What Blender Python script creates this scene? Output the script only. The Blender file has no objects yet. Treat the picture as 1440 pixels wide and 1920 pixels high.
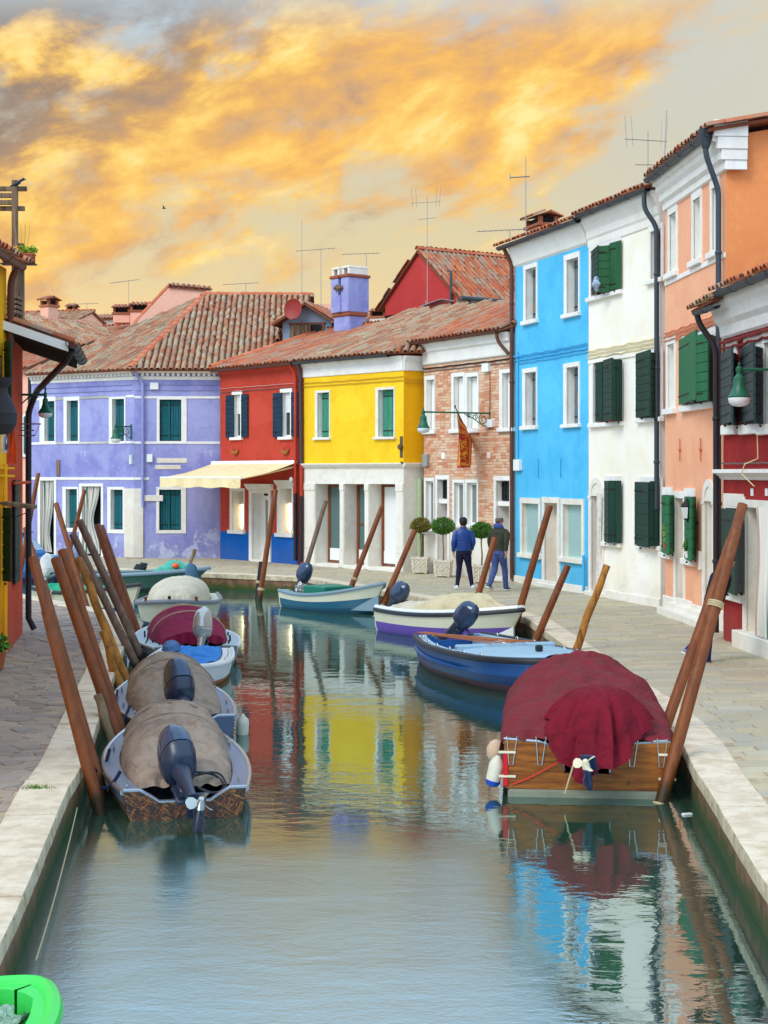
import bpy, math, random
from mathutils import Vector, Matrix, noise as mn
random.seed(7)
R = math.radians
scene = bpy.context.scene
COL = scene.collection
# ------------------------------------------------------------------ camera
FPX, CX, HY, CAMZ = 3000.0, 720.0, 888.0, 2.8      # focal length in photo pixels, centre, horizon row, eye height above quay
WZ = -0.42                                          # canal water level (quay = 0)
cd = bpy.data.cameras.new('camera'); cam = bpy.data.objects.new('camera', cd); COL.objects.link(cam)
cam.location = (0, 0, CAMZ); cam.rotation_euler = (R(90), 0, 0)
cd.sensor_fit = 'HORIZONTAL'; cd.sensor_width = 36; cd.lens = 36 * FPX / 1440
cd.shift_y = -(960 - HY) / 1440; cd.clip_start = .1; cd.clip_end = 3000
scene.camera = cam
scene.render.resolution_x, scene.render.resolution_y = 768, 1024
# ------------------------------------------------------------------ colour helpers
def s2l(c): return c / 12.92 if c <= .04045 else ((c + .055) / 1.055) ** 2.4
def rgb(r, g, b, k=1.0): return (s2l(r / 255) * k, s2l(g / 255) * k, s2l(b / 255) * k, 1)
class NT:
    """tiny node-tree helper"""
    def __init__(s, t): s.t = t; s.n = t.nodes; s.l = t.links
    def new(s, typ, **kw):
        n = s.n.new(typ)
        for k, v in kw.items(): setattr(n, k, v)
        return n
    def put(s, sock, v):
        if hasattr(v, 'is_output'): s.l.new(v, sock)
        elif v is not None: sock.default_value = v
    def m(s, op, a, b=None, c=None, clamp=False):
        n = s.new('ShaderNodeMath', operation=op, use_clamp=clamp)
        for i, v in enumerate((a, b, c)):
            if v is not None: s.put(n.inputs[i], v)
        return n.outputs[0]
    def mix(s, f, a, b, bt='MIX'):
        n = s.new('ShaderNodeMix', data_type='RGBA', blend_type=bt); n.clamp_factor = True
        s.put(n.inputs[0], f); s.put(n.inputs[6], a); s.put(n.inputs[7], b)
        return n.outputs[2]
    def ss(s, v, a, b):
        n = s.new('ShaderNodeMapRange', interpolation_type='SMOOTHSTEP'); n.clamp = True
        s.put(n.inputs[0], v); n.inputs[1].default_value = a; n.inputs[2].default_value = b
        return n.outputs[0]
    def noise(s, vec, scale, detail=4, rough=.55, dist=0.0):
        n = s.new('ShaderNodeTexNoise'); s.put(n.inputs['Vector'], vec); n.inputs['Scale'].default_value = scale
        n.inputs['Detail'].default_value = detail; n.inputs['Roughness'].default_value = rough; n.inputs['Distortion'].default_value = dist
        return n.outputs[0]
    def xyz(s, x, y, z):
        n = s.new('ShaderNodeCombineXYZ')
        for i, v in enumerate((x, y, z)): s.put(n.inputs[i], v)
        return n.outputs[0]
    def ramp(s, f, stops):
        n = s.new('ShaderNodeValToRGB'); s.put(n.inputs[0], f); e = n.color_ramp.elements
        while len(e) < len(stops): e.new(.5)
        for q, (p, c) in zip(e, stops): q.position = p; q.color = c
        return n.outputs[0]
# ------------------------------------------------------------------ world: sunset cloud bank ahead, pale blue-white sky overhead
SUN_EL, SUN_AZ = R(42), R(222)       # high soft light from behind the camera's left shoulder
wd = bpy.data.worlds.new('World'); scene.world = wd; wd.use_nodes = True
T = NT(wd.node_tree); T.n.clear()
dirv = T.new('ShaderNodeTexCoord').outputs['Generated']
sp = T.new('ShaderNodeSeparateXYZ'); T.put(sp.inputs[0], dirv); dx, dy, dz = sp.outputs
yy = T.m('MAXIMUM', dy, .25); sx = T.m('DIVIDE', dx, yy); tz = T.m('DIVIDE', dz, yy)
sky = T.new('ShaderNodeTexSky', sky_type='NISHITA'); sky.sun_disc = False; sky.sun_elevation = SUN_EL; sky.sun_rotation = SUN_AZ
sky.air_density = 1.0; sky.dust_density = 1.5
nish = T.mix(1, sky.outputs[0], (.10, .10, .10, 1), 'MULTIPLY')
ca, sa = math.cos(R(17)), math.sin(R(17))
rx = T.m('ADD', T.m('MULTIPLY', dx, ca), T.m('MULTIPLY', dz, sa)); rz = T.m('SUBTRACT', T.m('MULTIPLY', dz, ca), T.m('MULTIPLY', dx, sa))
def fbm(kx, ky, kz, sc, det, ro, di, off=(0, 0, 0)):
    return T.noise(T.xyz(T.m('MULTIPLY_ADD', rx, kx, off[0]), T.m('MULTIPLY_ADD', dy, ky, off[1]), T.m('MULTIPLY_ADD', rz, kz, off[2])), sc, det, ro, di)
n1 = fbm(5.0, 2.0, 12.0, 1.0, 10, .56, .25)                     # the bank
n2 = fbm(22., 6.0, 42., 1.0, 8, .62, .35)                       # wisps
n3 = fbm(9.0, 3.0, 20., 1.0, 10, .60, .30, (3.1, 0, 1.7))       # billows
n3b = fbm(9.0, 3.0, 20., 1.0, 10, .60, .30, (3.1 + .16, 0, 1.7 - .34))   # the same billows a step towards the low sun: their difference lights one flank
edge = T.m('ADD', .160, T.m('MULTIPLY', sx, .11))
edge = T.m('ADD', edge, T.m('MULTIPLY', T.m('MAXIMUM', T.m('SUBTRACT', sx, .085), 0), .75))
edge = T.m('SUBTRACT', edge, T.m('MULTIPLY', T.m('MAXIMUM', T.m('SUBTRACT', -.15, sx), 0), 1.0))
bias = T.m('MINIMUM', T.m('MAXIMUM', T.m('MULTIPLY', T.m('SUBTRACT', tz, edge), 5.5), -.8), .27)
dens = T.m('ADD', T.m('ADD', T.m('MULTIPLY', T.m('SUBTRACT', n1, .5), 1.25), T.m('MULTIPLY', T.m('SUBTRACT', n2, .5), 1.0)), bias)
cmask = T.ss(dens, -.10, .26)
fade_up = T.m('SUBTRACT', 1.0, T.ss(tz, .262, .325))           # the bank thins out into the open sky overhead
front = T.ss(dy, .35, .75)
cmask = T.m('MULTIPLY', T.m('MULTIPLY', cmask, fade_up), front)
lit_ = T.m('MULTIPLY', T.m('SUBTRACT', n3, n3b), 1.0)
hi = T.m('ADD', T.m('ADD', T.m('MULTIPLY', n3, .45), T.m('MULTIPLY', n1, .40)), T.m('ADD', T.m('MULTIPLY', n2, .15), lit_))
ccol = T.ramp(hi, [(.24, rgb(166, 144, 130)), (.37, rgb(212, 166, 116)), (.49, rgb(236, 180, 100)), (.60, rgb(246, 200, 108)), (.74, rgb(255, 226, 150))])
dk = T.ss(T.m('ADD', T.m('MULTIPLY', sx, -1.0), T.m('MULTIPLY', T.m('SUBTRACT', tz, .22), 1.6)), .04, .30)
dk = T.m('MULTIPLY', dk, T.ss(hi, .66, .40))
ccol = T.mix(dk, ccol, rgb(142, 126, 116))
gr = T.ramp(T.m('MULTIPLY', tz, 2.0), [(.0, rgb(244, 204, 130)), (.18, rgb(238, 206, 146)), (.30, rgb(214, 200, 162)), (.45, rgb(200, 196, 178)), (.56, rgb(182, 198, 208))])
gr = T.mix(T.ss(sx, .05, .25), gr, rgb(200, 198, 184))
gr = T.mix(T.ss(T.m('ADD', n1, T.m('MULTIPLY', T.m('SUBTRACT', n2, .5), .5)), .47, .66), gr, rgb(214, 200, 164))
# open sky away from the bank: bright thin overcast with blue in it
bl = T.mix(.75, nish, (.86, 1.30, 1.78, 1))
wisp = T.ss(n1, .42, .62)
bl = T.mix(T.m('MULTIPLY', wisp, .35), bl, (1.26, 1.36, 1.46, 1))
openf = T.m('MAXIMUM', T.ss(tz, .285, .42), T.m('SUBTRACT', 1.0, front))
low = T.ss(dz, .30, .0)
bl = T.mix(T.m('MULTIPLY', low, .35), bl, (.85, .83, .78, 1))
allsky = T.mix(openf, gr, bl)
allsky = T.mix(cmask, allsky, ccol)
bg = T.new('ShaderNodeBackground'); T.put(bg.inputs[0], allsky); bg.inputs[1].default_value = 1.0
wo = T.new('ShaderNodeOutputWorld'); T.l.new(bg.outputs[0], wo.inputs[0])
# ------------------------------------------------------------------ sun (veiled, so very soft)
sl = bpy.data.lights.new('sun', 'SUN'); sl.energy = 1.5; sl.angle = R(24); sl.color = (1, .95, .86)
so = bpy.data.objects.new('sun', sl); COL.objects.link(so)
sd = Vector((math.sin(SUN_AZ) * math.cos(SUN_EL), math.cos(SUN_AZ) * math.cos(SUN_EL), math.sin(SUN_EL)))
so.rotation_euler = sd.to_track_quat('Z', 'Y').to_euler(); so.location = (-20, -20, 30)
vs = scene.view_settings; vs.view_transform = 'Standard'; vs.look = 'None'; vs.exposure = 0.18; vs.gamma = 1.0; vs.use_curve_mapping = False
# ------------------------------------------------------------------ pixel helpers
def W(px, py, d): return Vector(((px - CX) * d / FPX, d, CAMZ - (py - HY) * d / FPX))
def G(px, py, z=0.0):
    d = (CAMZ - z) * FPX / (py - HY); return Vector(((px - CX) * d / FPX, d, z))
# ------------------------------------------------------------------ materials
MATS = {}
def base_mat(name):
    m = bpy.data.materials.new(name); m.use_nodes = True; t = NT(m.node_tree)
    p = t.n['Principled BSDF']; return m, t, p
def coords(t, which='Object'): return t.new('ShaderNodeTexCoord').outputs[which]
def bump(t, p, h, strength=.3, dist=.02):
    b = t.new('ShaderNodeBump'); b.inputs['Strength'].default_value = strength; b.inputs['Distance'].default_value = dist
    t.put(b.inputs['Height'], h); t.l.new(b.outputs[0], p.inputs['Normal'])
def isl(t):
    a = t.new('ShaderNodeNewGeometry').outputs['Random Per Island']; b = t.new('ShaderNodeObjectInfo').outputs['Random']
    return t.m('FRACT', t.m('ADD', a, b))
def paint(name, c, rough=.55, var=.12, scale=6, spec=.35, metal=0, bmp=.12, bscale=60):
    """plain painted / simple surface with slight tonal variation"""
    if name in MATS: return MATS[name]
    m, t, p = base_mat(name); co = coords(t)
    n = t.noise(co, scale, 6, .6); f = t.m('ADD', 1 - var, t.m('MULTIPLY', n, 2 * var))
    v = t.new('ShaderNodeVectorMath', operation='SCALE'); v.inputs[0].default_value = c[:3]; t.put(v.inputs['Scale'], f)
    t.l.new(v.outputs[0], p.inputs['Base Color'])
    p.inputs['Roughness'].default_value = rough; p.inputs['Metallic'].default_value = metal; p.inputs['Specular IOR Level'].default_value = spec
    if bmp: bump(t, p, t.noise(co, bscale, 4, .6), bmp, .01)
    MATS[name] = m; return m
def plaster(name, c, stain=None, worn=None, amt=.25, wornlev=.70, streak=.2):
    """lime plaster: broad cloudy tone, vertical weather streaks, rubbed patches, fine relief"""
    if name in MATS: return MATS[name]
    m, t, p = base_mat(name); co = coords(t)
    s = t.new('ShaderNodeSeparateXYZ'); t.put(s.inputs[0], co)
    n = t.noise(co, .9, 8, .62, .4); nf = t.noise(co, 7, 7, .65)
    st = t.noise(t.xyz(t.m('MULTIPLY', s.outputs[0], 5.), t.m('MULTIPLY', s.outputs[1], 5.), t.m('MULTIPLY', s.outputs[2], .45)), 1.0, 6, .6)
    stain = stain or tuple(x * .6 for x in c[:3]) + (1,)
    col = t.mix(t.m('MULTIPLY', t.ss(n, .38, .68), amt), c, stain)
    col = t.mix(t.m('MULTIPLY', t.ss(st, .5, .75), streak), col, stain)
    light = tuple(min(1, x * 1.25 + .03) for x in c[:3]) + (1,)
    col = t.mix(t.m('MULTIPLY', t.ss(nf, .50, .72), .32), col, light)
    grime = tuple(.55 * x + .45 * g for x, g in zip(c[:3], (.16, .14, .12))) + (1,)
    drip = t.noise(t.xyz(t.m('MULTIPLY', s.outputs[0], 11.), t.m('MULTIPLY', s.outputs[1], 11.), t.m('MULTIPLY', s.outputs[2], .5)), 1.0, 7, .66, .2)
    col = t.mix(t.m('MULTIPLY', t.ss(drip, .56, .74), .30), col, grime)                      # rain streaks
    damp = t.ss(t.m('ADD', s.outputs[2], t.m('MULTIPLY', t.m('SUBTRACT', t.noise(co, 1.3, 7, .65, .5), .5), 1.7)), .75, .15)
    col = t.mix(t.m('MULTIPLY', damp, .38), col, grime)                                        # rising damp and salt tide mark
    fix = t.ss(t.noise(co, .55, 2, .4, .2), .60, .615)
    col = t.mix(t.m('MULTIPLY', fix, .22), col, light)                                         # repainted patches
    if worn:
        wn = t.m('ADD', t.m('MULTIPLY', t.noise(co, 1.7, 9, .68, .8), .75), t.m('MULTIPLY', nf, .25))
        wm = t.m('ADD', wn, t.m('MULTIPLY', t.ss(s.outputs[2], 1.6, 0.), .09))    # salt damp rubs more off near the pavement
        col = t.mix(t.m('MULTIPLY', t.ss(wm, wornlev, wornlev + .05), .85), col, worn)
    t.put(p.inputs['Base Color'], col); p.inputs['Roughness'].default_value = .88; p.inputs['Specular IOR Level'].default_value = .2
    bump(t, p, t.m('ADD', t.m('MULTIPLY', t.noise(co, 26, 8, .7), .7), nf), .28, .02)
    MATS[name] = m; return m
def stone(name, c, dark, rough=.75, sc=5, pores=.3, moss=None, mz=(-.30, -.02)):
    if name in MATS: return MATS[name]
    m, t, p = base_mat(name); co = coords(t)
    n = t.noise(co, sc, 9, .68, .3); f = t.noise(co, sc * 9, 5, .6)
    ob = t.new('ShaderNodeObjectInfo').outputs['Random']; il = isl(t)
    col = t.mix(t.ss(n, .36, .70), c, dark)
    col = t.mix(t.m('MULTIPLY', t.ss(f, .56, .72), pores), col, tuple(x * .45 for x in dark[:3]) + (1,))
    col = t.mix(t.m('MULTIPLY', il, .2), col, tuple(x * .8 for x in c[:3]) + (1,))
    if moss:
        z = t.new('ShaderNodeSeparateXYZ'); t.put(z.inputs[0], t.new('ShaderNodeNewGeometry').outputs['Position'])
        k = t.ss(t.m('ADD', z.outputs[2], t.m('MULTIPLY', t.m('SUBTRACT', t.noise(co, 3, 6, .65), .5), .5)), mz[1], mz[0])
        col = t.mix(k, col, moss)
    t.put(p.inputs['Base Color'], col); p.inputs['Roughness'].default_value = rough; p.inputs['Specular IOR Level'].default_value = .3
    bump(t, p, t.m('ADD', n, t.m('MULTIPLY', f, .5)), .35, .02)
    MATS[name] = m; return m
def pieces(name, cols, rough=.8, grain=30, gamt=.3, bmp=.35, lichen=None):
    """tiles, bricks, slabs: each piece takes its own tone"""
    if name in MATS: return MATS[name]
    m, t, p = base_mat(name); co = coords(t); r = isl(t)
    k = len(cols); col = t.ramp(r, [((i + .5) / k, c) for i, c in enumerate(cols)])
    n = t.noise(co, grain, 6, .65)
    col = t.mix(t.m('MULTIPLY', t.ss(n, .45, .75), gamt), col, tuple(x * .35 for x in cols[0][:3]) + (1,))
    if lichen:
        n2 = t.noise(t.new('ShaderNodeNewGeometry').outputs['Position'], 1.4, 7, .7, .5)
        col = t.mix(t.m('MULTIPLY', t.ss(t.m('ADD', n2, t.m('MULTIPLY', r, .25)), .55, .78), lichen[1]), col, lichen[0])
    t.put(p.inputs['Base Color'], col); p.inputs['Roughness'].default_value = rough; p.inputs['Specular IOR Level'].default_value = .25
    bump(t, p, n, bmp, .01); MATS[name] = m; return m
def worn_wood(name, c, c2, sc=(18, 18, 1.2), rough=.8, peel=None, weed=False):
    if name in MATS: return MATS[name]
    m, t, p = base_mat(name); co = coords(t); s = t.new('ShaderNodeSeparateXYZ'); t.put(s.inputs[0], co)
    g = t.noise(t.xyz(*[t.m('MULTIPLY', s.outputs[i], sc[i]) for i in range(3)]), 1.0, 7, .65, .3)
    col = t.mix(t.ss(g, .36, .66), c, c2)
    if peel:
        n = t.noise(t.xyz(t.m('MULTIPLY', s.outputs[0], 2.), t.m('MULTIPLY', s.outputs[1], 2.), t.m('MULTIPLY', s.outputs[2], .8)), 5, 8, .7, .5)
        col = t.mix(t.ss(n, peel[1], peel[1] + .06), col, peel[0])
    if weed:                                                       # weed and wet rot where the tide comes and goes, sun-greyed flecks above
        z = t.new('ShaderNodeSeparateXYZ'); t.put(z.inputs[0], t.new('ShaderNodeNewGeometry').outputs['Position'])
        col = t.mix(t.m('MULTIPLY', t.ss(t.noise(co, 2.5, 8, .7, .4), .54, .70), .45), col, rgb(150, 112, 84))
        col = t.mix(t.ss(t.m('ADD', z.outputs[2], t.m('MULTIPLY', t.m('SUBTRACT', t.noise(co, 9, 5, .6), .5), .30)), -.14, -.34), col, rgb(40, 38, 20))
    col = t.mix(t.m('MULTIPLY', isl(t), .25), col, tuple(x * .6 for x in c[:3]) + (1,))
    t.put(p.inputs['Base Color'], col); p.inputs['Roughness'].default_value = rough; p.inputs['Specular IOR Level'].default_value = .3
    bump(t, p, g, .3, .01); MATS[name] = m; return m
def cloth(name, c, dark=None, fold=.5, rough=.85, sc=3.0):
    if name in MATS: return MATS[name]
    m, t, p = base_mat(name); co = coords(t); n = t.noise(co, sc, 7, .62, .8); f = t.noise(co, 90, 3, .6); w = t.noise(co, sc * 2.2, 3, .5, 1.5)
    col = t.mix(t.ss(n, .4, .72), c, dark or tuple(x * .72 for x in c[:3]) + (1,))
    col = t.mix(t.m('MULTIPLY', t.ss(f, .6, .75), .25), col, tuple(min(1, x * 1.3) for x in c[:3]) + (1,))
    t.put(p.inputs['Base Color'], col); p.inputs['Roughness'].default_value = rough; p.inputs['Specular IOR Level'].default_value = .2
    bump(t, p, t.m('ADD', w, t.m('MULTIPLY', f, .06)), fold, .05); MATS[name] = m; return m
def stripes(name, cols, axis=0, freq=9.0):
    if name in MATS: return MATS[name]
    m, t, p = base_mat(name); s = t.new('ShaderNodeSeparateXYZ'); t.put(s.inputs[0], coords(t, 'UV'))
    f = t.m('FRACT', t.m('MULTIPLY', s.outputs[axis], freq)); k = len(cols)
    col = t.ramp(f, [(i / k, c) for i, c in enumerate(cols)]); t.n[-1].color_ramp.interpolation = 'CONSTANT'
    t.put(p.inputs['Base Color'], col); p.inputs['Roughness'].default_value = .9; MATS[name] = m; return m
def glass(name, c=(.03, .04, .045, 1), rough=.06):
    if name in MATS: return MATS[name]
    m, t, p = base_mat(name); p.inputs['Base Color'].default_value = c; p.inputs['Roughness'].default_value = rough
    p.inputs['Specular IOR Level'].default_value = .8
    bump(t, p, t.noise(coords(t), 2.2, 2, .5), .04, .02); MATS[name] = m; return m
def glow(name, c, e):
    if name in MATS: return MATS[name]
    m, t, p = base_mat(name); p.inputs['Base Color'].default_value = c; p.inputs['Emission Color'].default_value = c; p.inputs['Emission Strength'].default_value = e
    MATS[name] = m; return m
# ------------------------------------------------------------------ mesh builder
class MB:
    def __init__(s): s.v = []; s.f = []; s.mi = []; s.uv = None
    def add(s, verts, faces, mi=0):
        o = len(s.v); s.v += [tuple(v) for v in verts]; s.f += [tuple(i + o for i in f) for f in faces]; s.mi += [mi] * len(faces); return s
    def quad(s, a, b, c, d, mi=0): return s.add([a, b, c, d], [(0, 1, 2, 3)], mi)
    def box(s, x0, x1, y0, y1, z0, z1, mi=0, M=None):
        v = [Vector(q) for q in ((x0, y0, z0), (x1, y0, z0), (x1, y1, z0), (x0, y1, z0), (x0, y0, z1), (x1, y0, z1), (x1, y1, z1), (x0, y1, z1))]
        if M: v = [M @ q for q in v]
        return s.add(v, [(0, 3, 2, 1), (4, 5, 6, 7), (0, 1, 5, 4), (1, 2, 6, 5), (2, 3, 7, 6), (3, 0, 4, 7)], mi)
    def bbox(s, x0, x1, y0, y1, z0, z1, b=.01, mi=0, M=None):
        """box with bevelled edges (three stacked loops)"""
        b = min(b, (x1 - x0) * .45, (y1 - y0) * .45, (z1 - z0) * .45)
        def ring(i, z):
            return [(x0 + i, y0 + b, z), (x0 + b, y0 + i, z), (x1 - b, y0 + i, z), (x1 - i, y0 + b, z), (x1 - i, y1 - b, z), (x1 - b, y1 - i, z), (x0 + b, y1 - i, z), (x0 + i, y1 - b, z)]
        rings = [[(min(max(p[0], x0 + b), x1 - b), min(max(p[1], y0 + b), y1 - b), z0) for p in ring(b, z0)], ring(0, z0 + b), ring(0, z1 - b), [(min(max(p[0], x0 + b), x1 - b), min(max(p[1], y0 + b), y1 - b), z1) for p in ring(b, z1)]]
        return s.loft(rings, True, True, mi, M)
    def loft(s, rings, caps=True, closed=True, mi=0, M=None, rowmi=None):
        n = len(rings[0]); vs_ = [Vector(p) for r in rings for p in r]
        if M: vs_ = [M @ p for p in vs_]
        o = len(s.v); s.v += [tuple(p) for p in vs_]; e = n if closed else n - 1
        for i in range(len(rings) - 1):
            for j in range(e):
                k = (j + 1) % n; s.f.append((o + i * n + j, o + i * n + k, o + (i + 1) * n + k, o + (i + 1) * n + j)); s.mi.append(rowmi[j] if rowmi else mi)
        if caps and closed:
            s.f.append(tuple(o + j for j in reversed(range(n)))); s.mi.append(mi)
            b = o + (len(rings) - 1) * n; s.f.append(tuple(b + j for j in range(n))); s.mi.append(mi)
        return s
    def tube(s, pts, r, seg=8, mi=0, caps=True):
        pts = [Vector(p) for p in pts]; n = len(pts); rs = r if hasattr(r, '__len__') else [r] * n; rings = []
        up = None
        for i, p in enumerate(pts):
            t = (pts[min(i + 1, n - 1)] - pts[max(i - 1, 0)]).normalized()
            if up is None: up = Vector((0, 0, 1)) if abs(t.z) < .9 else Vector((1, 0, 0))
            a = (up - t * up.dot(t)).normalized(); up = a; b = t.cross(a)
            rings.append([p + (a * math.cos(2 * math.pi * j / seg) + b * math.sin(2 * math.pi * j / seg)) * rs[i] for j in range(seg)])
        return s.loft(rings, caps, True, mi)
    def lathe(s, prof, seg=16, c=(0, 0, 0), mi=0, M=None):
        rings = [[(c[0] + r * math.cos(2 * math.pi * j / seg), c[1] + r * math.sin(2 * math.pi * j / seg), c[2] + z) for j in range(seg)] for r, z in prof]
        return s.loft(rings, True, True, mi, M)
    def prism(s, poly, y0, y1, mi=0, M=None):
        """polygon in (x,z) extruded along y"""
        return s.loft([[(x, y0, z) for x, z in poly], [(x, y1, z) for x, z in poly]], True, True, mi, M)
    def mesh(s, name):
        m = bpy.data.meshes.new(name); m.from_pydata(s.v, [], s.f); m.polygons.foreach_set('material_index', s.mi); m.update(); return m
def obj(name, mb, mats, parent=None, M=None, smooth=False, auto=None, **props):
    me = mb if isinstance(mb, bpy.types.Mesh) else mb.mesh(name)
    if not isinstance(mats, (list, tuple)): mats = [mats]
    if not me.materials:
        for q in mats: me.materials.append(q)
    if isinstance(mb, MB) and mb.uv:
        ul = me.uv_layers.new(name='UVMap')
        for l in me.loops: ul.data[l.index].uv = mb.uv[l.vertex_index]
    if smooth:
        me.polygons.foreach_set('use_smooth', [True] * len(me.polygons))
        me.set_sharp_from_angle(angle=R(auto or 40))
    o = bpy.data.objects.new(name, me); COL.objects.link(o)
    if parent: o.parent = parent
    if M is not None: o.matrix_basis = M
    for k, v in props.items(): o[k] = v
    return o
def thing(name, label, cat, loc=(0, 0, 0), rz=0, group=None):
    o = bpy.data.objects.new(name, None); COL.objects.link(o); o.location = loc; o.rotation_euler = (0, 0, rz); o.empty_display_size = .2
    o['label'] = label; o['category'] = cat
    if group: o['group'] = group
    return o
def tag(o, label, cat, group=None):
    o['label'] = label; o['category'] = cat
    if group: o['group'] = group
    return o
# ------------------------------------------------------------------ palette
M_white = stone('istrian_white_stone', rgb(240, 234, 222), rgb(226, 216, 198), .7, 2.5, .06)
M_trim = stone('white_window_stone', rgb(244, 241, 234), rgb(232, 226, 214), .7, 3, .05)
M_cope = stone('coping_stone', rgb(226, 208, 182), rgb(196, 172, 140), .75, 4, .35)
M_quaywall = stone('mossy_quay_wall', rgb(134, 96, 68), rgb(84, 60, 42), .85, 5, .5, rgb(52, 68, 22), (-.40, -.16))
M_copeface = stone('coping_face_stone', rgb(196, 180, 150), rgb(140, 126, 92), .8, 5, .4)
M_mortar = stone('mortar_bed', rgb(196, 172, 140), rgb(140, 118, 92), .9, 7, .4)
M_dark = paint('dark_interior', (.012, .012, .012, 1), .8, .05, bmp=0)
M_glass = glass('window_glass')
M_gutter = paint('grey_lead_gutter', rgb(62, 70, 78), .45, .2, 5, .5, .3)
M_brownpipe = paint('brown_pipe', rgb(98, 58, 44), .5, .2, 5)
M_black = paint('black_pipe', rgb(38, 36, 40), .5, .25, 4)
M_iron = paint('iron', rgb(40, 36, 32), .6, .3, 20, .4, .5)
M_wire = paint('grey_wire', rgb(96, 94, 90), .6, .1, bmp=0)
M_alu = paint('antenna_metal', rgb(164, 160, 152), .4, .1, 5, .5, .7, 0)
M_lampgreen = paint('lamp_green', rgb(14, 92, 62), .4, .2, 12, .5)
M_lampglass = paint('lamp_bowl_glass', rgb(226, 228, 226), .2, .05, spec=.6, bmp=0)
TILE_OLD = pieces('old_roof_tile', [rgb(168, 106, 76), rgb(186, 126, 92), rgb(150, 98, 76), rgb(188, 146, 112), rgb(176, 114, 78), rgb(136, 104, 86), rgb(190, 158, 128)], .85, 22, .45, lichen=(rgb(164, 146, 118), .7))
TILE_RED = pieces('terracotta_roof_tile', [rgb(184, 98, 60), rgb(170, 90, 60), rgb(198, 120, 78), rgb(150, 88, 66), rgb(196, 106, 68), rgb(170, 128, 102)], .82, 22, .4, lichen=(rgb(158, 132, 110), .85))
TILE_BED = paint('roof_channel_tile', rgb(132, 78, 56), .9, .35, 9, .2)
TILE_RIDGE = pieces('ridge_roof_tile', [rgb(204, 112, 76), rgb(192, 100, 66), rgb(210, 128, 92)], .8, 18, .25)
# ================================================================== setting: water, quays, paving
LQ = [(-2.20, 4.0), (-2.30, 9.3), (-2.38, 10.23), (-2.60, 12.12), (-2.84, 14.19), (-2.95, 15.6), (-3.29, 18.3), (-3.86, 22.8), (-4.40, 27.2), (-5.05, 31.2), (-5.35, 32.3), (-5.75, 33.0), (-6.83, 34.7), (-8.4, 37.3), (-13, 45.5), (-40, 80)]
RQ = [(2.52, 4.0), (2.64, 11.0), (2.75, 12.35), (2.87, 13.7), (2.98, 15.16), (3.14, 16.7), (3.20, 18.1), (3.16, 20.5), (3.04, 24.2), (2.88, 29.0), (2.78, 31.2), (1.90, 33.9), (1.16, 35.9), (.14, 37.8), (-2.2, 43.3), (-4.79, 44.9), (-9, 47.6), (-16, 54), (-60, 95)]
def quay(name, edge, far):
    """solid quay: top bed under the paving and a vertical canal wall"""
    mb = MB(); n = len(edge)
    top = [(x, y, -.024) for x, y in edge] + [(x, y, -.024) for x, y in far]
    mb.add(top, [tuple(range(len(top)))], 0)
    for i in range(n - 1):
        a, b = edge[i], edge[i + 1]
        k = max(1, int((Vector(b) - Vector(a)).length / .4))
        for j in range(min(k, 40)):
            p = Vector(a).lerp(Vector(b), j / min(k, 40)); q = Vector(a).lerp(Vector(b), (j + 1) / min(k, 40))
            mb.quad((p.x, p.y, -1.6), (q.x, q.y, -1.6), (q.x, q.y, -.024), (p.x, p.y, -.024), 1)
    o = obj(name, mb, [M_mortar, M_quaywall]); o['kind'] = 'structure'; return o
qL = quay('quay', LQ, [(-400, 80), (-400, 4)])
qR = quay('quay', RQ, [(-60, 900), (500, 900), (500, 4)])
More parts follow.
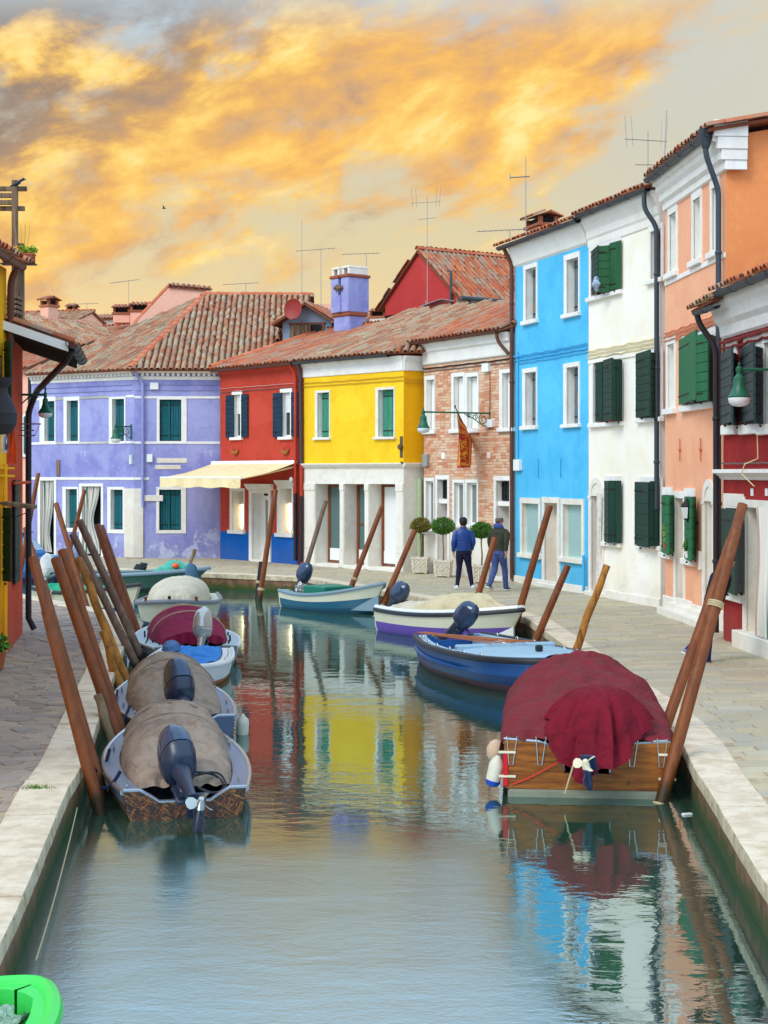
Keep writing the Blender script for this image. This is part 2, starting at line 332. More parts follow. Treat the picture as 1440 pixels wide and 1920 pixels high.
def wmat():
    m, t, p = base_mat('canal_water'); pos = t.new('ShaderNodeNewGeometry').outputs['Position']
    s = t.new('ShaderNodeSeparateXYZ'); t.put(s.inputs[0], pos)
    w1 = t.noise(t.xyz(t.m('MULTIPLY', s.outputs[0], .55), t.m('MULTIPLY', s.outputs[1], 1.0), 0), 1.5, 3, .5, .5)
    w2 = t.noise(t.xyz(t.m('MULTIPLY', s.outputs[0], .8), t.m('MULTIPLY', s.outputs[1], 1.4), 0), 4.2, 3, .55, .6)
    w3 = t.noise(t.xyz(s.outputs[0], t.m('MULTIPLY', s.outputs[1], 1.5), 0), 13, 2, .5)
    calm = t.ss(t.noise(pos, .22, 3, .5), .35, .65)                     # breeze patches
    h = t.m('ADD', t.m('MULTIPLY', w1, 1.0), t.m('MULTIPLY', t.m('ADD', t.m('MULTIPLY', w2, .42), t.m('MULTIPLY', w3, .07)), t.m('ADD', .35, calm)))
    breeze = t.m('MULTIPLY', t.ss(s.outputs[1], 15.3, 12.6), t.ss(s.outputs[0], 1.3, .5))       # a breath of wind ruffles the open near stretch
    w4 = t.noise(t.xyz(t.m('MULTIPLY', s.outputs[0], .7), s.outputs[1], 0), 24, 4, .6, .8)
    h = t.m('ADD', t.m('MULTIPLY', h, .75), t.m('MULTIPLY', t.m('MULTIPLY', breeze, w4), .22))
    b = t.new('ShaderNodeBump'); b.inputs['Strength'].default_value = 1.0; b.inputs['Distance'].default_value = .0065; t.put(b.inputs['Height'], h)
    body = t.new('ShaderNodeBsdfDiffuse'); body.inputs[0].default_value = (.028, .066, .040, 1)
    gl = t.new('ShaderNodeBsdfGlossy'); gl.inputs[0].default_value = (.82, .95, 1.0, 1); t.put(gl.inputs['Roughness'], t.m('ADD', .012, t.m('MULTIPLY', breeze, .17)))
    fr = t.new('ShaderNodeFresnel'); fr.inputs[0].default_value = 9.0
    t.l.new(b.outputs[0], gl.inputs['Normal']); t.l.new(b.outputs[0], fr.inputs['Normal'])
    mx = t.new('ShaderNodeMixShader'); t.l.new(fr.outputs[0], mx.inputs[0]); t.l.new(body.outputs[0], mx.inputs[1]); t.l.new(gl.outputs[0], mx.inputs[2])
    t.n.remove(p); t.l.new(mx.outputs[0], t.n['Material Output'].inputs[0]); return m
mb = MB(); mb.quad((-300, -60, WZ), (300, -60, WZ), (300, 400, WZ), (-300, 400, WZ))
o = obj('canal_water', mb, wmat()); o['kind'] = 'structure'
# far ground beyond the houses, out to the horizon
mb = MB(); mb.quad((-1500, 95, -.3), (1500, 95, -.3), (1500, 2500, -.3), (-1500, 2500, -.3)); o = obj('ground', mb, M_mortar); o['kind'] = 'structure'
# coping stones: one bevelled block each
def coping(parent, edge, i0, i1, side, w=.40):
    pts = [Vector(e) for e in edge[i0:i1]]
    # resample by arc length
    cum = [0]
    for a, b in zip(pts, pts[1:]): cum.append(cum[-1] + (b - a).length)
    def at(s):
        s = min(max(s, 0), cum[-1])
        for k in range(len(pts) - 1):
            if s <= cum[k + 1] or k == len(pts) - 2:
                return pts[k].lerp(pts[k + 1], (s - cum[k]) / (cum[k + 1] - cum[k]))
    def nrm(s):
        t = (at(s + .25) - at(s - .25)).normalized(); return Vector((-t.y, t.x)) * side
    s = 0
    while s < cum[-1] - .3:
        l = random.uniform(1.1, 1.75); e = min(s + l, cum[-1]); g = .010; dz = random.uniform(-.006, .006)
        k = 4; ring = []
        outer = []; inner = []
        for j in range(k + 1):
            q = s + g + (e - s - 2 * g) * j / k; p = at(q); nn = nrm(q)
            outer.append(p - nn * (.035 + random.uniform(-.004, .004))); inner.append(p + nn * (w + random.uniform(-.006, .006)))
        mb = MB(); rings = []
        for a, b in zip(outer, inner):
            d = (b - a).normalized(); bv = .022
            rings.append([(a.x, a.y, -.125), (a.x, a.y, -bv + dz), (a.x + d.x * bv * .4, a.y + d.y * bv * .4, -bv * .3 + dz), (a.x + d.x * bv * 1.6, a.y + d.y * bv * 1.6, dz), (b.x - d.x * .01, b.y - d.y * .01, dz), (b.x, b.y, -.012 + dz), (b.x, b.y, -.125)])
        mb.loft(rings, True, True, 0, rowmi=[1, 1, 0, 0, 0, 0, 0])
        obj('coping_stone', mb, [M_cope, M_copeface], parent, smooth=True, auto=35); s = e
coping(qL, LQ, 1, 15, 1)
coping(qR, RQ, 0, 17, -1)
# paving -----------------------------------------------------------
def dist_poly(p, poly):
    best = 1e9; sgn = 1
    for a, b in zip(poly, poly[1:]):
        a = Vector(a); b = Vector(b); t = max(0, min(1, (p - a).dot(b - a) / (b - a).length_squared)); q = a.lerp(b, t); d = (p - q).length
        if d < best:
            best = d; e = b - a; sgn = 1 if e.x * (p.y - a.y) - e.y * (p.x - a.x) > 0 else -1
    return best * sgn
M_slab = pieces('trachyte_slab', [rgb(180, 168, 146), rgb(190, 176, 150), rgb(168, 160, 142), rgb(196, 182, 154), rgb(182, 166, 138), rgb(172, 166, 152)], .8, 16, .3, .4, lichen=(rgb(188, 166, 118), .45))
M_crazy = pieces('porphyry_paver', [rgb(160, 142, 126), rgb(144, 130, 120), rgb(172, 152, 130), rgb(152, 140, 132), rgb(138, 122, 112), rgb(164, 146, 134)], .8, 14, .3, .4)
def lay(parent, name, polys, mat, z, limit=300, th=.05):
    """polys: list of flat outlines; the 300 largest to the eye as pieces, the rest joined"""
    def key(p):
        c = sum((Vector(q) for q in p), Vector((0, 0))) / len(p); px = CX + c.x / max(c.y, .1) * FPX
        return c.y + (0 if -20 < px < 1460 else 60)
    polys.sort(key=key); rest = MB()
    for i, p in enumerate(polys):
        dz = random.uniform(-.005, .005); tx = random.uniform(-.006, .006)
        c = sum((Vector(q) for q in p), Vector((0, 0))) / len(p)
        def zz(q): return z + dz + tx * (q[0] - c.x) * 2
        b = .012; inn = [Vector(q) + (c - Vector(q)).normalized() * b for q in p]
        if i < limit:
            mb = MB(); mb.loft([[(q[0] - c.x, q[1] - c.y, z - th) for q in p], [(q[0] - c.x, q[1] - c.y, zz(q) - .007) for q in p], [(q[0] - c.x, q[1] - c.y, zz(q)) for q in inn]], True)
            obj(name, mb, mat, parent, Matrix.Translation((c.x, c.y, 0)))
        else: rest.loft([[(q[0], q[1], z - th) for q in p], [(q[0], q[1], zz(q) - .007) for q in p], [(q[0], q[1], zz(q)) for q in inn]], True)
    if rest.v: o = obj(name + 's_beyond', rest, mat, parent); o['kind'] = 'stuff'
polys = []; y = 9.0
HOUSE_LINE = [(6.6, 5), (6.3, 20), (5.95, 24.7), (5.75, 27.1), (5.75, 32.9), (4.77, 37.3), (3.41, 41.6), (1.14, 45.6), (.56, 45.6), (-2.46, 49.1), (-2.65, 49.4), (-5.41, 52.9), (-8.3, 53.2), (-12.3, 55.8), (-20, 60)]
while y < 56:
    h = random.choice((.24, .28, .3, .26)) * (1 if y < 30 else 1.25); x = -14 + random.random()
    while x < 7.5:
        l = random.uniform(.38, .72); c = Vector((x + l / 2, y + h / 2)); sk = .10 * (c.x - 3)
        if dist_poly(Vector((c.x, c.y + sk)), RQ) < -.22 and dist_poly(Vector((c.x, c.y + sk)), HOUSE_LINE) > -.5:
            g = .007; j = lambda: random.uniform(-.006, .006)
            polys.append([(x + g + j(), y + g + .10 * (x - 3) + j()), (x + l - g + j(), y + g + .10 * (x + l - 3) + j()), (x + l - g + j(), y + h - g + .10 * (x + l - 3) + j()), (x + g + j(), y + h - g + .10 * (x - 3) + j())])
        x += l
    y += h
lay(qR, 'paving_slab', polys, M_slab, -.012)
# left side: random-shaped porphyry pavers (jittered honeycomb)
polys = []; cell = .27
def jit(i, j): 
    random.seed(i * 7919 + j * 104729); return Vector((random.uniform(-.42, .42), random.uniform(-.42, .42)))
def seedpt(i, j): return Vector((i + .5 * (j % 2), j * .86)) * cell + jit(i, j) * cell * .75
for j in range(22, 170):
    for i in range(-45, -7):
        c = seedpt(i, j)
        if dist_poly(c, LQ) > .30 and c.x > -.2425 * c.y - .9 and c.x > -9.5:
            # voronoi cell by clipping a square against bisectors
            poly = [c + Vector(q) for q in ((-.4, -.4), (.4, -.4), (.4, .4), (-.4, .4))]
            for dj in (-2, -1, 0, 1, 2):
                for di in (-2, -1, 0, 1, 2):
                    if di or dj:
                        q = seedpt(i + di, j + dj); nrm_ = (q - c); L_ = nrm_.length; nrm_ /= L_; lim = L_ / 2 - .014
                        out = []
                        for k in range(len(poly)):
                            a = poly[k]; b = poly[(k + 1) % len(poly)]; da = (a - c).dot(nrm_) - lim; db = (b - c).dot(nrm_) - lim
                            if da <= 0: out.append(a)
                            if da * db < 0: out.append(a.lerp(b, da / (da - db)))
                        poly = out
                        if len(poly) < 3: break
                if len(poly) < 3: break
            if len(poly) >= 3: polys.append([tuple(p) for p in poly])
random.seed(11)
lay(qL, 'paving_stone', polys, M_crazy, -.012)
# ================================================================== building kit
class Facade:
    """plane of a front wall: u along it (left to right as seen), v into the house, z up; a pixel is met with that plane"""
    def __init__(s, A, B, house=None):
        s.A = Vector(A); s.B = Vector(B); s.e = (s.B - s.A).normalized(); s.n = Vector((-s.e.y, s.e.x)); s.L = (s.B - s.A).length
        s.rz = math.atan2(s.e.y, s.e.x); s.Mw = Matrix.Translation((s.A.x, s.A.y, 0)) @ Matrix.Rotation(s.rz, 4, 'Z'); s.h = house; s.M = Matrix.Identity(4)
    def on(s, house, F0):
        s.h = house; s.M = F0.Mw.inverted() @ s.Mw; return s
    def at(s, px, py, v=0.0):
        rx, rz_ = (px - CX) / FPX, -(py - HY) / FPX
        t = (v + s.A.dot(s.n)) / (Vector((rx, 1)).dot(s.n)); p = Vector((rx * t, t)) - s.A
        return p.dot(s.e), CAMZ + rz_ * t
    def u(s, px, v=0.0): return s.at(px, HY, v)[0]
    def z(s, px, py, v=0.0): return s.at(px, py, v)[1]
    def rect(s, x0, y0, x1, y1, v=0.0):
        """pixel box -> (u0,u1,z0,z1); heights read at its middle"""
        xm = (x0 + x1) / 2; return s.u(x0, v), s.u(x1, v), s.z(xm, y1, v), s.z(xm, y0, v)
    def part(s, name, mb, mats, **k): return obj(name, mb, mats, s.h, s.M.copy(), **k)
def house(name, label, F, group=None):
    h = thing(name, label, 'house', (F.A.x, F.A.y, 0), F.rz, group); F.h = h; return h
def wall(F, u0, u1, ztop, ops, mats, zone=None, depth=6.0, z0=-.05, sides=(True, True), skew=0.0):
    """front wall pierced by real openings (u0,u1,z0,z1,depth) with reveals, plus the flanks and back of the house"""
    mb = MB(); us = sorted({u0, u1, *[o[0] for o in ops], *[o[1] for o in ops]}); zs = {z0, ztop}
    for o in ops: zs |= {o[2], o[3]}
    if zone: zs |= {q for q, _ in zone if q < ztop}
    us = [u for u in us if u0 - 1e-6 <= u <= u1 + 1e-6]; zs = sorted(z for z in zs if z0 <= z <= ztop)
    mats = list(mats) + [M_trim]; rv = len(mats) - 1
    def mi(z):
        if not zone: return 0
        for q, k in zone:
            if z < q: return k
        return zone[-1][1]
    for a, b in zip(us, us[1:]):
        for c, d in zip(zs, zs[1:]):
            cu, cz = (a + b) / 2, (c + d) / 2
            if b - a < 1e-5 or d - c < 1e-5 or any(o[0] < cu < o[1] and o[2] < cz < o[3] for o in ops): continue
            mb.quad((a, 0, c), (b, 0, c), (b, 0, d), (a, 0, d), mi(cz))
    for o in ops:
        a, b, c, d, t = o; k = rv
        if isinstance(t, tuple): t, k = t
        mb.quad((a, 0, c), (a, 0, d), (a, t, d), (a, t, c), k); mb.quad((b, 0, c), (b, t, c), (b, t, d), (b, 0, d), k)
        mb.quad((a, 0, d), (b, 0, d), (b, t, d), (a, t, d), k); mb.quad((a, 0, c), (a, t, c), (b, t, c), (b, 0, c), k)
    if sides[0]: mb.quad((u0, 0, z0), (u0, 0, ztop), (u0 + skew * depth, depth, ztop), (u0 + skew * depth, depth, z0), mi(ztop - .1))
    if sides[1]: mb.quad((u1, 0, z0), (u1 + skew * depth, depth, z0), (u1 + skew * depth, depth, ztop), (u1, 0, ztop), mi(ztop - .1))
    mb.quad((u0 + skew * depth, depth, z0), (u0 + skew * depth, depth, ztop), (u1 + skew * depth, depth, ztop), (u1 + skew * depth, depth, z0), mi(ztop - .1))
    return F.part('wall', mb, mats)
def surround(F, r, inner, mat, proud=.025, parent=None, sill=True, lintel=.0, name='window_frame'):
    a, b, c, d = r; i, j, k, l = inner; mb = MB()
    if i - a > .01: mb.box(a, i, -proud, .02, k, l)
    if b - j > .01: mb.box(j, b, -proud, .02, k, l)
    if d - l > .01: mb.box(a - lintel, b + lintel, -proud - .006, .02, l, d)
    if not sill and k - c > .01: mb.box(a, b, -proud, .02, c, k)
    o = F.part(name, mb, mat)
    if sill:
        mb = MB(); mb.bbox(a - .05, b + .05, -.10, .03, min(c, k - .07), k, .012); F.part('window_sill', mb, mat)
    return o
def boards(F, r, v, mat, n, horizontal=False, strap=True, gap=.008, name='shutter'):
    """closed board shutter set in an opening: backing, each board a piece, iron straps"""
    a, b, c, d = r; mb = MB(); mb.box(a, b, v + .012, v + .035, c, d); s = F.part(name, mb, M_dark)
    for i in range(n):
        m2 = MB(); q = random.uniform(-.003, .003)
        if horizontal: m2.bbox(a, b, v + q, v + .022 + q, c + (d - c) * i / n + gap / 2, c + (d - c) * (i + 1) / n - gap / 2, .006)
        else: m2.bbox(a + (b - a) * i / n + gap / 2, a + (b - a) * (i + 1) / n - gap / 2, v + q, v + .022 + q, c, d, .006)
        obj('board', m2, mat, s)
    if strap:
        for z in (c + (d - c) * .12, c + (d - c) * .88): m2 = MB(); m2.box(a + .01, a + (b - a) * .8, v - .008, v - .001, z - .015, z + .015); obj('strap_hinge', m2, M_iron, s)
    return s
def leaf(F, x0, v0, x1, v1, y0, y1, mat, n=8, th=.035, vert=False):
    """open shutter leaf standing between two sight lines, each end at its own distance from the wall; heights read at its left edge"""
    u0 = F.u(x0, v0); u1 = F.u(x1, v1); zt = F.z(x0, y0, v0); zb = F.z(x0, y1, v0)
    d = Vector((u1 - u0, v1 - v0)); L = d.length; ang = math.atan2(d.y, d.x); M = F.M @ Matrix.Translation((u0, v0, zb)) @ Matrix.Rotation(ang, 4, 'Z'); h = zt - zb
    mb = MB(); mb.box(.004, L - .004, -th * .25, th * .25, .004, h - .004); s = obj('shutter', mb, M_dark, F.h, M)
    for i in range(n):
        m2 = MB()
        if vert: m2.bbox(L * i / n + .003, L * (i + 1) / n - .003, -th / 2, th / 2, 0, h, .007)
        else: m2.bbox(0, L, -th / 2, th / 2, h * i / n + .004, h * (i + 1) / n - .004, .008)
        obj('board', m2, mat, s)
    for z in (.12 * h, .86 * h): m2 = MB(); m2.box(0, L * .6, -th / 2 - .008, -th / 2 - .001, z - .014, z + .014); obj('strap_hinge', m2, M_iron, s)
    m2 = MB(); m2.box(L * .45, L * .55, -th / 2 - .025, -th / 2, -.05, -.015); obj('shutter_catch', m2, M_iron, s)
    return s
def blind(F, r, v, mat, n=14, name='roller_blind'):
    a, b, c, d = r; mb = MB(); h = (d - c) / n
    for i in range(n): mb.quad((a, v + .012, c + i * h), (b, v + .012, c + i * h), (b, v, c + (i + 1) * h), (a, v, c + (i + 1) * h))
    return F.part(name, mb, mat)
def pane(F, r, v, mat, frame=None, fw=.05, bars=0, cols=1, name='window'):
    a, b, c, d = r; mb = MB(); mb.box(a, b, v, v + .012, c, d); w = F.part(name, mb, mat)
    if frame:
        m2 = MB(); m2.box(a, a + fw, v - .03, v - .001, c, d); m2.box(b - fw, b, v - .03, v - .001, c, d); m2.box(a + fw, b - fw, v - .03, v - .001, c, c + fw); m2.box(a + fw, b - fw, v - .03, v - .001, d - fw, d)
        for i in range(1, cols): u = a + (b - a) * i / cols; m2.box(u - fw * .6, u + fw * .6, v - .033, v - .002, c + fw, d - fw)
        for i in range(bars): z = c + (d - c) * (i + 1) / (bars + 1); m2.box(a + fw, b - fw, v - .026, v - .002, z - .018, z + .018)
        obj('sash', m2, frame, w)
    return w
def backing(F, r, v, mat=None, name='doorway'):
    a, b, c, d = r; mb = MB(); mb.quad((a, v, c), (b, v, c), (b, v, d), (a, v, d)); return F.part(name, mb, mat or M_dark)
def band(F, u0, u1, z0, z1, mat, proud=.03, name='string_course', top=0.0):
    mb = MB(); mb.bbox(u0, u1, -proud, .02, z0, z1, .008)
    return F.part(name, mb, mat)
def profile(F, u0, u1, prof, mat, name='cornice', ret=(0, 0)):
    """moulding: (out, z) profile run along the wall"""
    mb = MB(); p = [(-o_, z) for o_, z in prof] + [(.03, prof[-1][1]), (.03, prof[0][1])]
    mb.loft([[(u0 - ret[0], y, z) for y, z in p], [(u1 + ret[1], y, z) for y, z in p]], True)
    return F.part(name, mb, mat)
def gutter(F, u0, u1, z, out=.30, r=.075, mat=None):
    mb = MB(); k = 8; rings = []
    n = max(2, int((u1 - u0) / .9))
    for i in range(n):
        a = u0 + (u1 - u0) * i / n; b = u0 + (u1 - u0) * (i + 1) / n
        for (x0, x1, rr) in ((a, b - .04, r), (b - .04, b, r + .008)):
            ring = lambda x, q: [(x, -out + q * math.cos(math.pi + math.pi * j / k), z + q * math.sin(math.pi + math.pi * j / k)) for j in range(k + 1)]
            inn = lambda x, q: [(x, -out + q * math.cos(2 * math.pi - math.pi * j / k), z + q * math.sin(2 * math.pi - math.pi * j / k)) for j in range(k + 1)]
            mb.loft([ring(x0, rr) + inn(x0, rr - .012), ring(x1, rr) + inn(x1, rr - .012)], True)
    return F.part('gutter', mb, mat or M_gutter, smooth=True)
def pipe(F, pts, r=.05, mat=None, name='downpipe', clips=True):
    mb = MB(); pts = [Vector(p) for p in pts]
    sm = [pts[0]]
    for a, b, c in zip(pts, pts[1:], pts[2:]):           # round the bends
        l1 = min(.14, (b - a).length * .45); l2 = min(.14, (c - b).length * .45)
        p, q = b + (a - b).normalized() * l1, b + (c - b).normalized() * l2
        for t in (0, .25, .5, .75, 1): sm.append(p * (1 - t) ** 2 + b * 2 * t * (1 - t) + q * t * t)
    sm.append(pts[-1]); mb.tube(sm, r, 10)
    if clips:
        a, b = pts[-2], pts[-1]; n = int(abs(a.z - b.z) / 1.7)
        for i in range(n):
            q = a.lerp(b, (i + .5) / n); mb.lathe([(r + .008, -.03), (r + .014, -.02), (r + .014, .02), (r + .008, .03)], 10, q)
    return F.part(name, mb, mat or M_black, smooth=True)
def cable(F, u0, u1, z, v=-.03, r=.012, mat=None, sag=.03, n=None, name='cable'):
    n = n or max(3, int((u1 - u0) / .7)); pts = []
    for i in range(n):
        for j in range(4):
            t = (i + j / 4) / n; pts.append((u0 + (u1 - u0) * t, v, z - sag * (.35 + .3 * ((i * 7919) % 5) / 5) * math.sin(math.pi * j / 4) + random.uniform(-.008, .008)))
    pts.append((u1, v, z)); mb = MB(); mb.tube(pts, r, 5); return F.part(name, mb, mat or M_wire, smooth=True)
def fixture(F, px0, py0, px1, py1, mat, depth=.09, name='junction_box'):
    r = F.rect(px0, py0, px1, py1); mb = MB(); mb.bbox(r[0], r[1], -depth, -.002, r[2], r[3], .01); mb.bbox(r[0] - .006, r[1] + .006, -depth - .012, -depth + .01, r[2] - .006, r[3] + .006, .004); return F.part(name, mb, mat)
# ---- tiled roofs
def tile_mesh(name, r=.080, L=.44, th=.016):
    """one half-round clay tile lying up the slope (local x across, y up-slope, z out); lower end slightly wider and thick"""
    mb = MB(); k = 6
    def arc(rr, y, z): return [(rr * math.cos(math.pi * (1 - j / k)), y, rr * math.sin(math.pi * j / k) * .86 + z) for j in range(k + 1)]
    o0, o1, i0 = arc(r * 1.06, 0, .012), arc(r * .86, L, 0), arc(r * 1.06 - th, 0, .012)
    mb.loft([i0, o0, o1], False, False); return mb
_tm = {}
def tile_proto(mat):
    if mat.name not in _tm:
        m = tile_mesh('roof_tile').mesh('roof_tile'); m.materials.append(mat); m.polygons.foreach_set('use_smooth', [True] * len(m.polygons)); m.set_sharp_from_angle(angle=R(50)); _tm[mat.name] = (m, tile_mesh('t'))
    return _tm[mat.name]
def roof(F, poly, mat, pitch=.205, row=.36, limit=300, thick=.07, ridges=(), bedmat=None, name='roof', maxrows=None, camM=None):
    """poly: 3-D outline in the facade frame, first edge = eave (left to right), convex. Each tile is a piece (nearest 300), the rest one mesh"""
    P = [Vector(p) for p in poly]; e = (P[1] - P[0]).normalized(); nrm = e.cross(P[2] - P[1] if len(P) > 2 else Vector((0, 1, 0))).normalized()
    if nrm.z < 0: nrm = -nrm
    s = nrm.cross(e).normalized(); q2 = [((p - P[0]).dot(e), (p - P[0]).dot(s)) for p in P]
    mb = MB(); mb.loft([[p - nrm * thick for p in P], [p - nrm * .015 for p in P]], True); ro = F.part(name, mb, bedmat or TILE_BED)
    def inside(a, b):
        c = True
        for (x0, y0), (x1, y1) in zip(q2, q2[1:] + q2[:1]):
            if (x1 - x0) * (b - y0) - (y1 - y0) * (a - x0) < -.02 * math.hypot(x1 - x0, y1 - y0): c = False; break
        return c
    me, proto = tile_proto(mat); U0 = min(a for a, _ in q2); U1 = max(a for a, _ in q2); S1 = max(b for _, b in q2); L = []
    ncol = int((U1 - U0) / pitch); nrow = int(S1 / row) + 1
    if maxrows: nrow = min(nrow, maxrows)
    for i in range(ncol + 1):
        for j in range(nrow):
            a = U0 + (i + .5) * pitch + random.uniform(-.012, .012); b = j * row - .07 + random.uniform(-.025, .025)
            if inside(a, max(b + .15, .02)): L.append((a, b, random.uniform(-.04, .04), random.uniform(-.006, .008)))
    B = Matrix((e, s, nrm)).transposed().to_4x4()
    MW = (F.h.matrix_basis @ F.M) if F.h else F.Mw
    def pos(t): return P[0] + e * t[0] + s * t[1] + nrm * t[3]
    camv = Vector((0, 0, CAMZ)); L.sort(key=lambda t: (MW @ pos(t) - camv).length); rest = MB()
    for k, t in enumerate(L):
        M = Matrix.Translation(pos(t)) @ B @ Matrix.Rotation(t[2], 4, 'Z') @ Matrix.Rotation(.045, 4, 'X')
        if k < limit: o = bpy.data.objects.new('roof_tile', me); COL.objects.link(o); o.parent = ro; o.matrix_basis = M
        else:
            off = len(rest.v); rest.v += [tuple(M @ Vector(v)) for v in proto.v]; rest.f += [tuple(x + off for x in f) for f in proto.f]; rest.mi += [0] * len(proto.f)
    if rest.v: obj('roof_tiles_beyond', rest, mat, ro, smooth=True, auto=50, kind='stuff')
    for a, b in ridges: ridge(F, a, b, ro)
    return ro
def ridge(F, a, b, parent, mat=None, r=.12, L=.42):
    a = Vector(a); b = Vector(b); n = max(1, int((b - a).length / L)); d = (b - a).normalized(); side = d.cross(Vector((0, 0, 1))).normalized(); up = side.cross(d)
    for i in range(n):
        p = a.lerp(b, i / n); q = a.lerp(b, (i + 1.12) / n); mb = MB(); k = 6
        arc = lambda c, rr, o: [c + side * rr * math.cos(math.pi * j / k) + up * (rr * math.sin(math.pi * j / k) + o) for j in range(k + 1)]
        mb.loft([arc(p, r * .88, .0), arc(p, r * 1.05, .01), arc(q, r * .92, 0)], False, False); obj('ridge_tile', mb, mat or TILE_RIDGE, parent, smooth=True, auto=50)
def chimney(F, u, v, z, w, d, h, mat, name='chimney', cap='tiles'):
    """plastered stack with a brick collar and a little tiled cap on piers"""
    mb = MB(); mb.bbox(u - w / 2, u + w / 2, v - d / 2, v + d / 2, z, z + h, .015); c = F.part(name, mb, mat)
    mb = MB(); mb.bbox(u - w / 2 - .05, u + w / 2 + .05, v - d / 2 - .05, v + d / 2 + .05, z + h, z + h + .08, .01); obj('collar', mb, M_brickcap, c)
    mb = MB()
    for sx_ in (-1, 1):
        for sy in (-1, 1): mb.box(u + sx_ * (w / 2 - .05) - .05, u + sx_ * (w / 2 - .05) + .05, v + sy * (d / 2 - .05) - .05, v + sy * (d / 2 - .05) + .05, z + h + .08, z + h + .26)
    mb.box(u - w / 2 + .1, u + w / 2 - .1, v - d / 2 + .1, v + d / 2 - .1, z + h + .081, z + h + .25, 1); obj('pier', mb, [M_brickcap, M_dark], c)
    if cap == 'tiles':
        me, _ = tile_proto(TILE_RED); n = max(2, int(w / .17) + 1)
        mb = MB(); mb.prism([(-d / 2 - .12, 0), (0, .14), (d / 2 + .12, 0), (0, .08)], u - w / 2 - .08, u + w / 2 + .08, M=Matrix.Translation((0, 0, z + h + .26)) @ Matrix(((0, 1, 0, 0), (1, 0, 0, v), (0, 0, 1, 0), (0, 0, 0, 1))))
        co = obj('chimney_cap', mb, TILE_BED, c)
        for i in range(n):
            for sy in (-1, 1):
                o = bpy.data.objects.new('roof_tile', me); COL.objects.link(o); o.parent = c
                o.matrix_basis = Matrix.Translation((u - w / 2 + w * (i + .5) / n, v + sy * (d / 2 + .16), z + h + .245)) @ (Matrix.Identity(4) if sy < 0 else Matrix.Rotation(math.pi, 4, 'Z')) @ Matrix.Rotation(.42, 4, 'X') @ Matrix.Scale(.9, 4)
    return c
M_brickcap = pieces('chimney_brick', [rgb(170, 92, 62), rgb(150, 84, 60), rgb(186, 116, 82)], .85, 25, .4)
# ================================================================== houses
P_purple = plaster('violet_plaster', rgb(160, 162, 208), rgb(122, 121, 188), rgb(190, 194, 218), .75, .60, .4)
P_red = plaster('brick_red_plaster', rgb(192, 68, 50), rgb(160, 50, 36), rgb(206, 110, 90), .5, .70)
P_blue_base = plaster('cobalt_plinth_plaster', rgb(0, 92, 178), rgb(0, 78, 156), None, .25)
P_yellow = plaster('yellow_plaster', rgb(249, 203, 40), rgb(230, 174, 18), rgb(242, 226, 176), .5, .69, .25)
P_yellow2 = plaster('ochre_yellow_plaster', rgb(246, 178, 10), rgb(226, 152, 10), None, .3)
P_blue = plaster('sky_blue_plaster', rgb(90, 192, 234), rgb(56, 166, 218), rgb(150, 208, 230), .5, .70, .25)
P_cream = plaster('cream_plaster', rgb(251, 244, 230), rgb(241, 228, 192), rgb(220, 212, 200), .5, .66, .35)
P_peach = plaster('peach_plaster', rgb(247, 180, 142), rgb(234, 156, 114), rgb(248, 200, 172), .5, .68, .35)
P_orange = plaster('orange_plaster', rgb(240, 150, 92), rgb(230, 134, 76), None, .4)  # deeper peach for the gable end: its shade is put into the colour
P_darkred = plaster('dark_red_plaster', rgb(164, 42, 40), rgb(126, 28, 30), rgb(190, 120, 108), .6, .70, .5)
P_white = plaster('white_plaster', rgb(240, 236, 226), rgb(222, 214, 198), rgb(206, 186, 160), .35, .74, .2)
P_offwhite = plaster('stained_white_plaster', rgb(232, 226, 214), rgb(212, 186, 150), rgb(190, 170, 148), .5, .68, .3)
P_pink = plaster('pink_plaster', rgb(246, 186, 160), rgb(236, 170, 142), None, .35)
P_redorange = plaster('vermilion_plaster', rgb(206, 78, 46), rgb(180, 62, 40), rgb(122, 110, 104), .35, .72)
P_upred = plaster('crimson_plaster', rgb(190, 62, 58), rgb(174, 52, 50), None, .3)
P_grey = plaster('blue_grey_plaster', rgb(140, 156, 172), rgb(116, 130, 150), None, .4)
S_teal = worn_wood('teal_shutter_paint', rgb(24, 104, 112), rgb(14, 82, 92), peel=(rgb(30, 140, 110), .66))
S_yellowgreen = worn_wood('worn_green_shutter_paint', rgb(74, 150, 118), rgb(52, 128, 108), peel=(rgb(170, 160, 60), .64))
S_navy = worn_wood('navy_shutter_paint', rgb(30, 58, 78), rgb(22, 46, 64))
S_green = worn_wood('dark_green_shutter_paint', rgb(20, 62, 48), rgb(14, 48, 38), rough=.6)
S_green2 = worn_wood('leaf_green_shutter_paint', rgb(34, 96, 52), rgb(24, 78, 42), rough=.6, peel=(rgb(132, 110, 40), .72))
S_bright = worn_wood('bright_green_shutter_paint', rgb(6, 112, 66), rgb(4, 92, 54), rough=.55)
S_slate = worn_wood('slate_green_shutter_paint', rgb(46, 64, 66), rgb(34, 50, 54), rough=.55)
S_flaking = worn_wood('flaking_blue_shutter_paint', rgb(96, 128, 144), rgb(64, 96, 116), peel=(rgb(150, 118, 84), .52))
W_brown = worn_wood('varnished_brown_wood', rgb(140, 74, 36), rgb(108, 54, 26), rough=.5)
W_old = worn_wood('weathered_board', rgb(146, 120, 94), rgb(88, 66, 50))
W_door = worn_wood('red_brown_door', rgb(120, 50, 24), rgb(98, 38, 20), rough=.5)
M_blind = paint('white_blind', rgb(236, 236, 232), .6, .05)
M_bluer = paint('pale_green_blind', rgb(176, 208, 204), .55, .08)
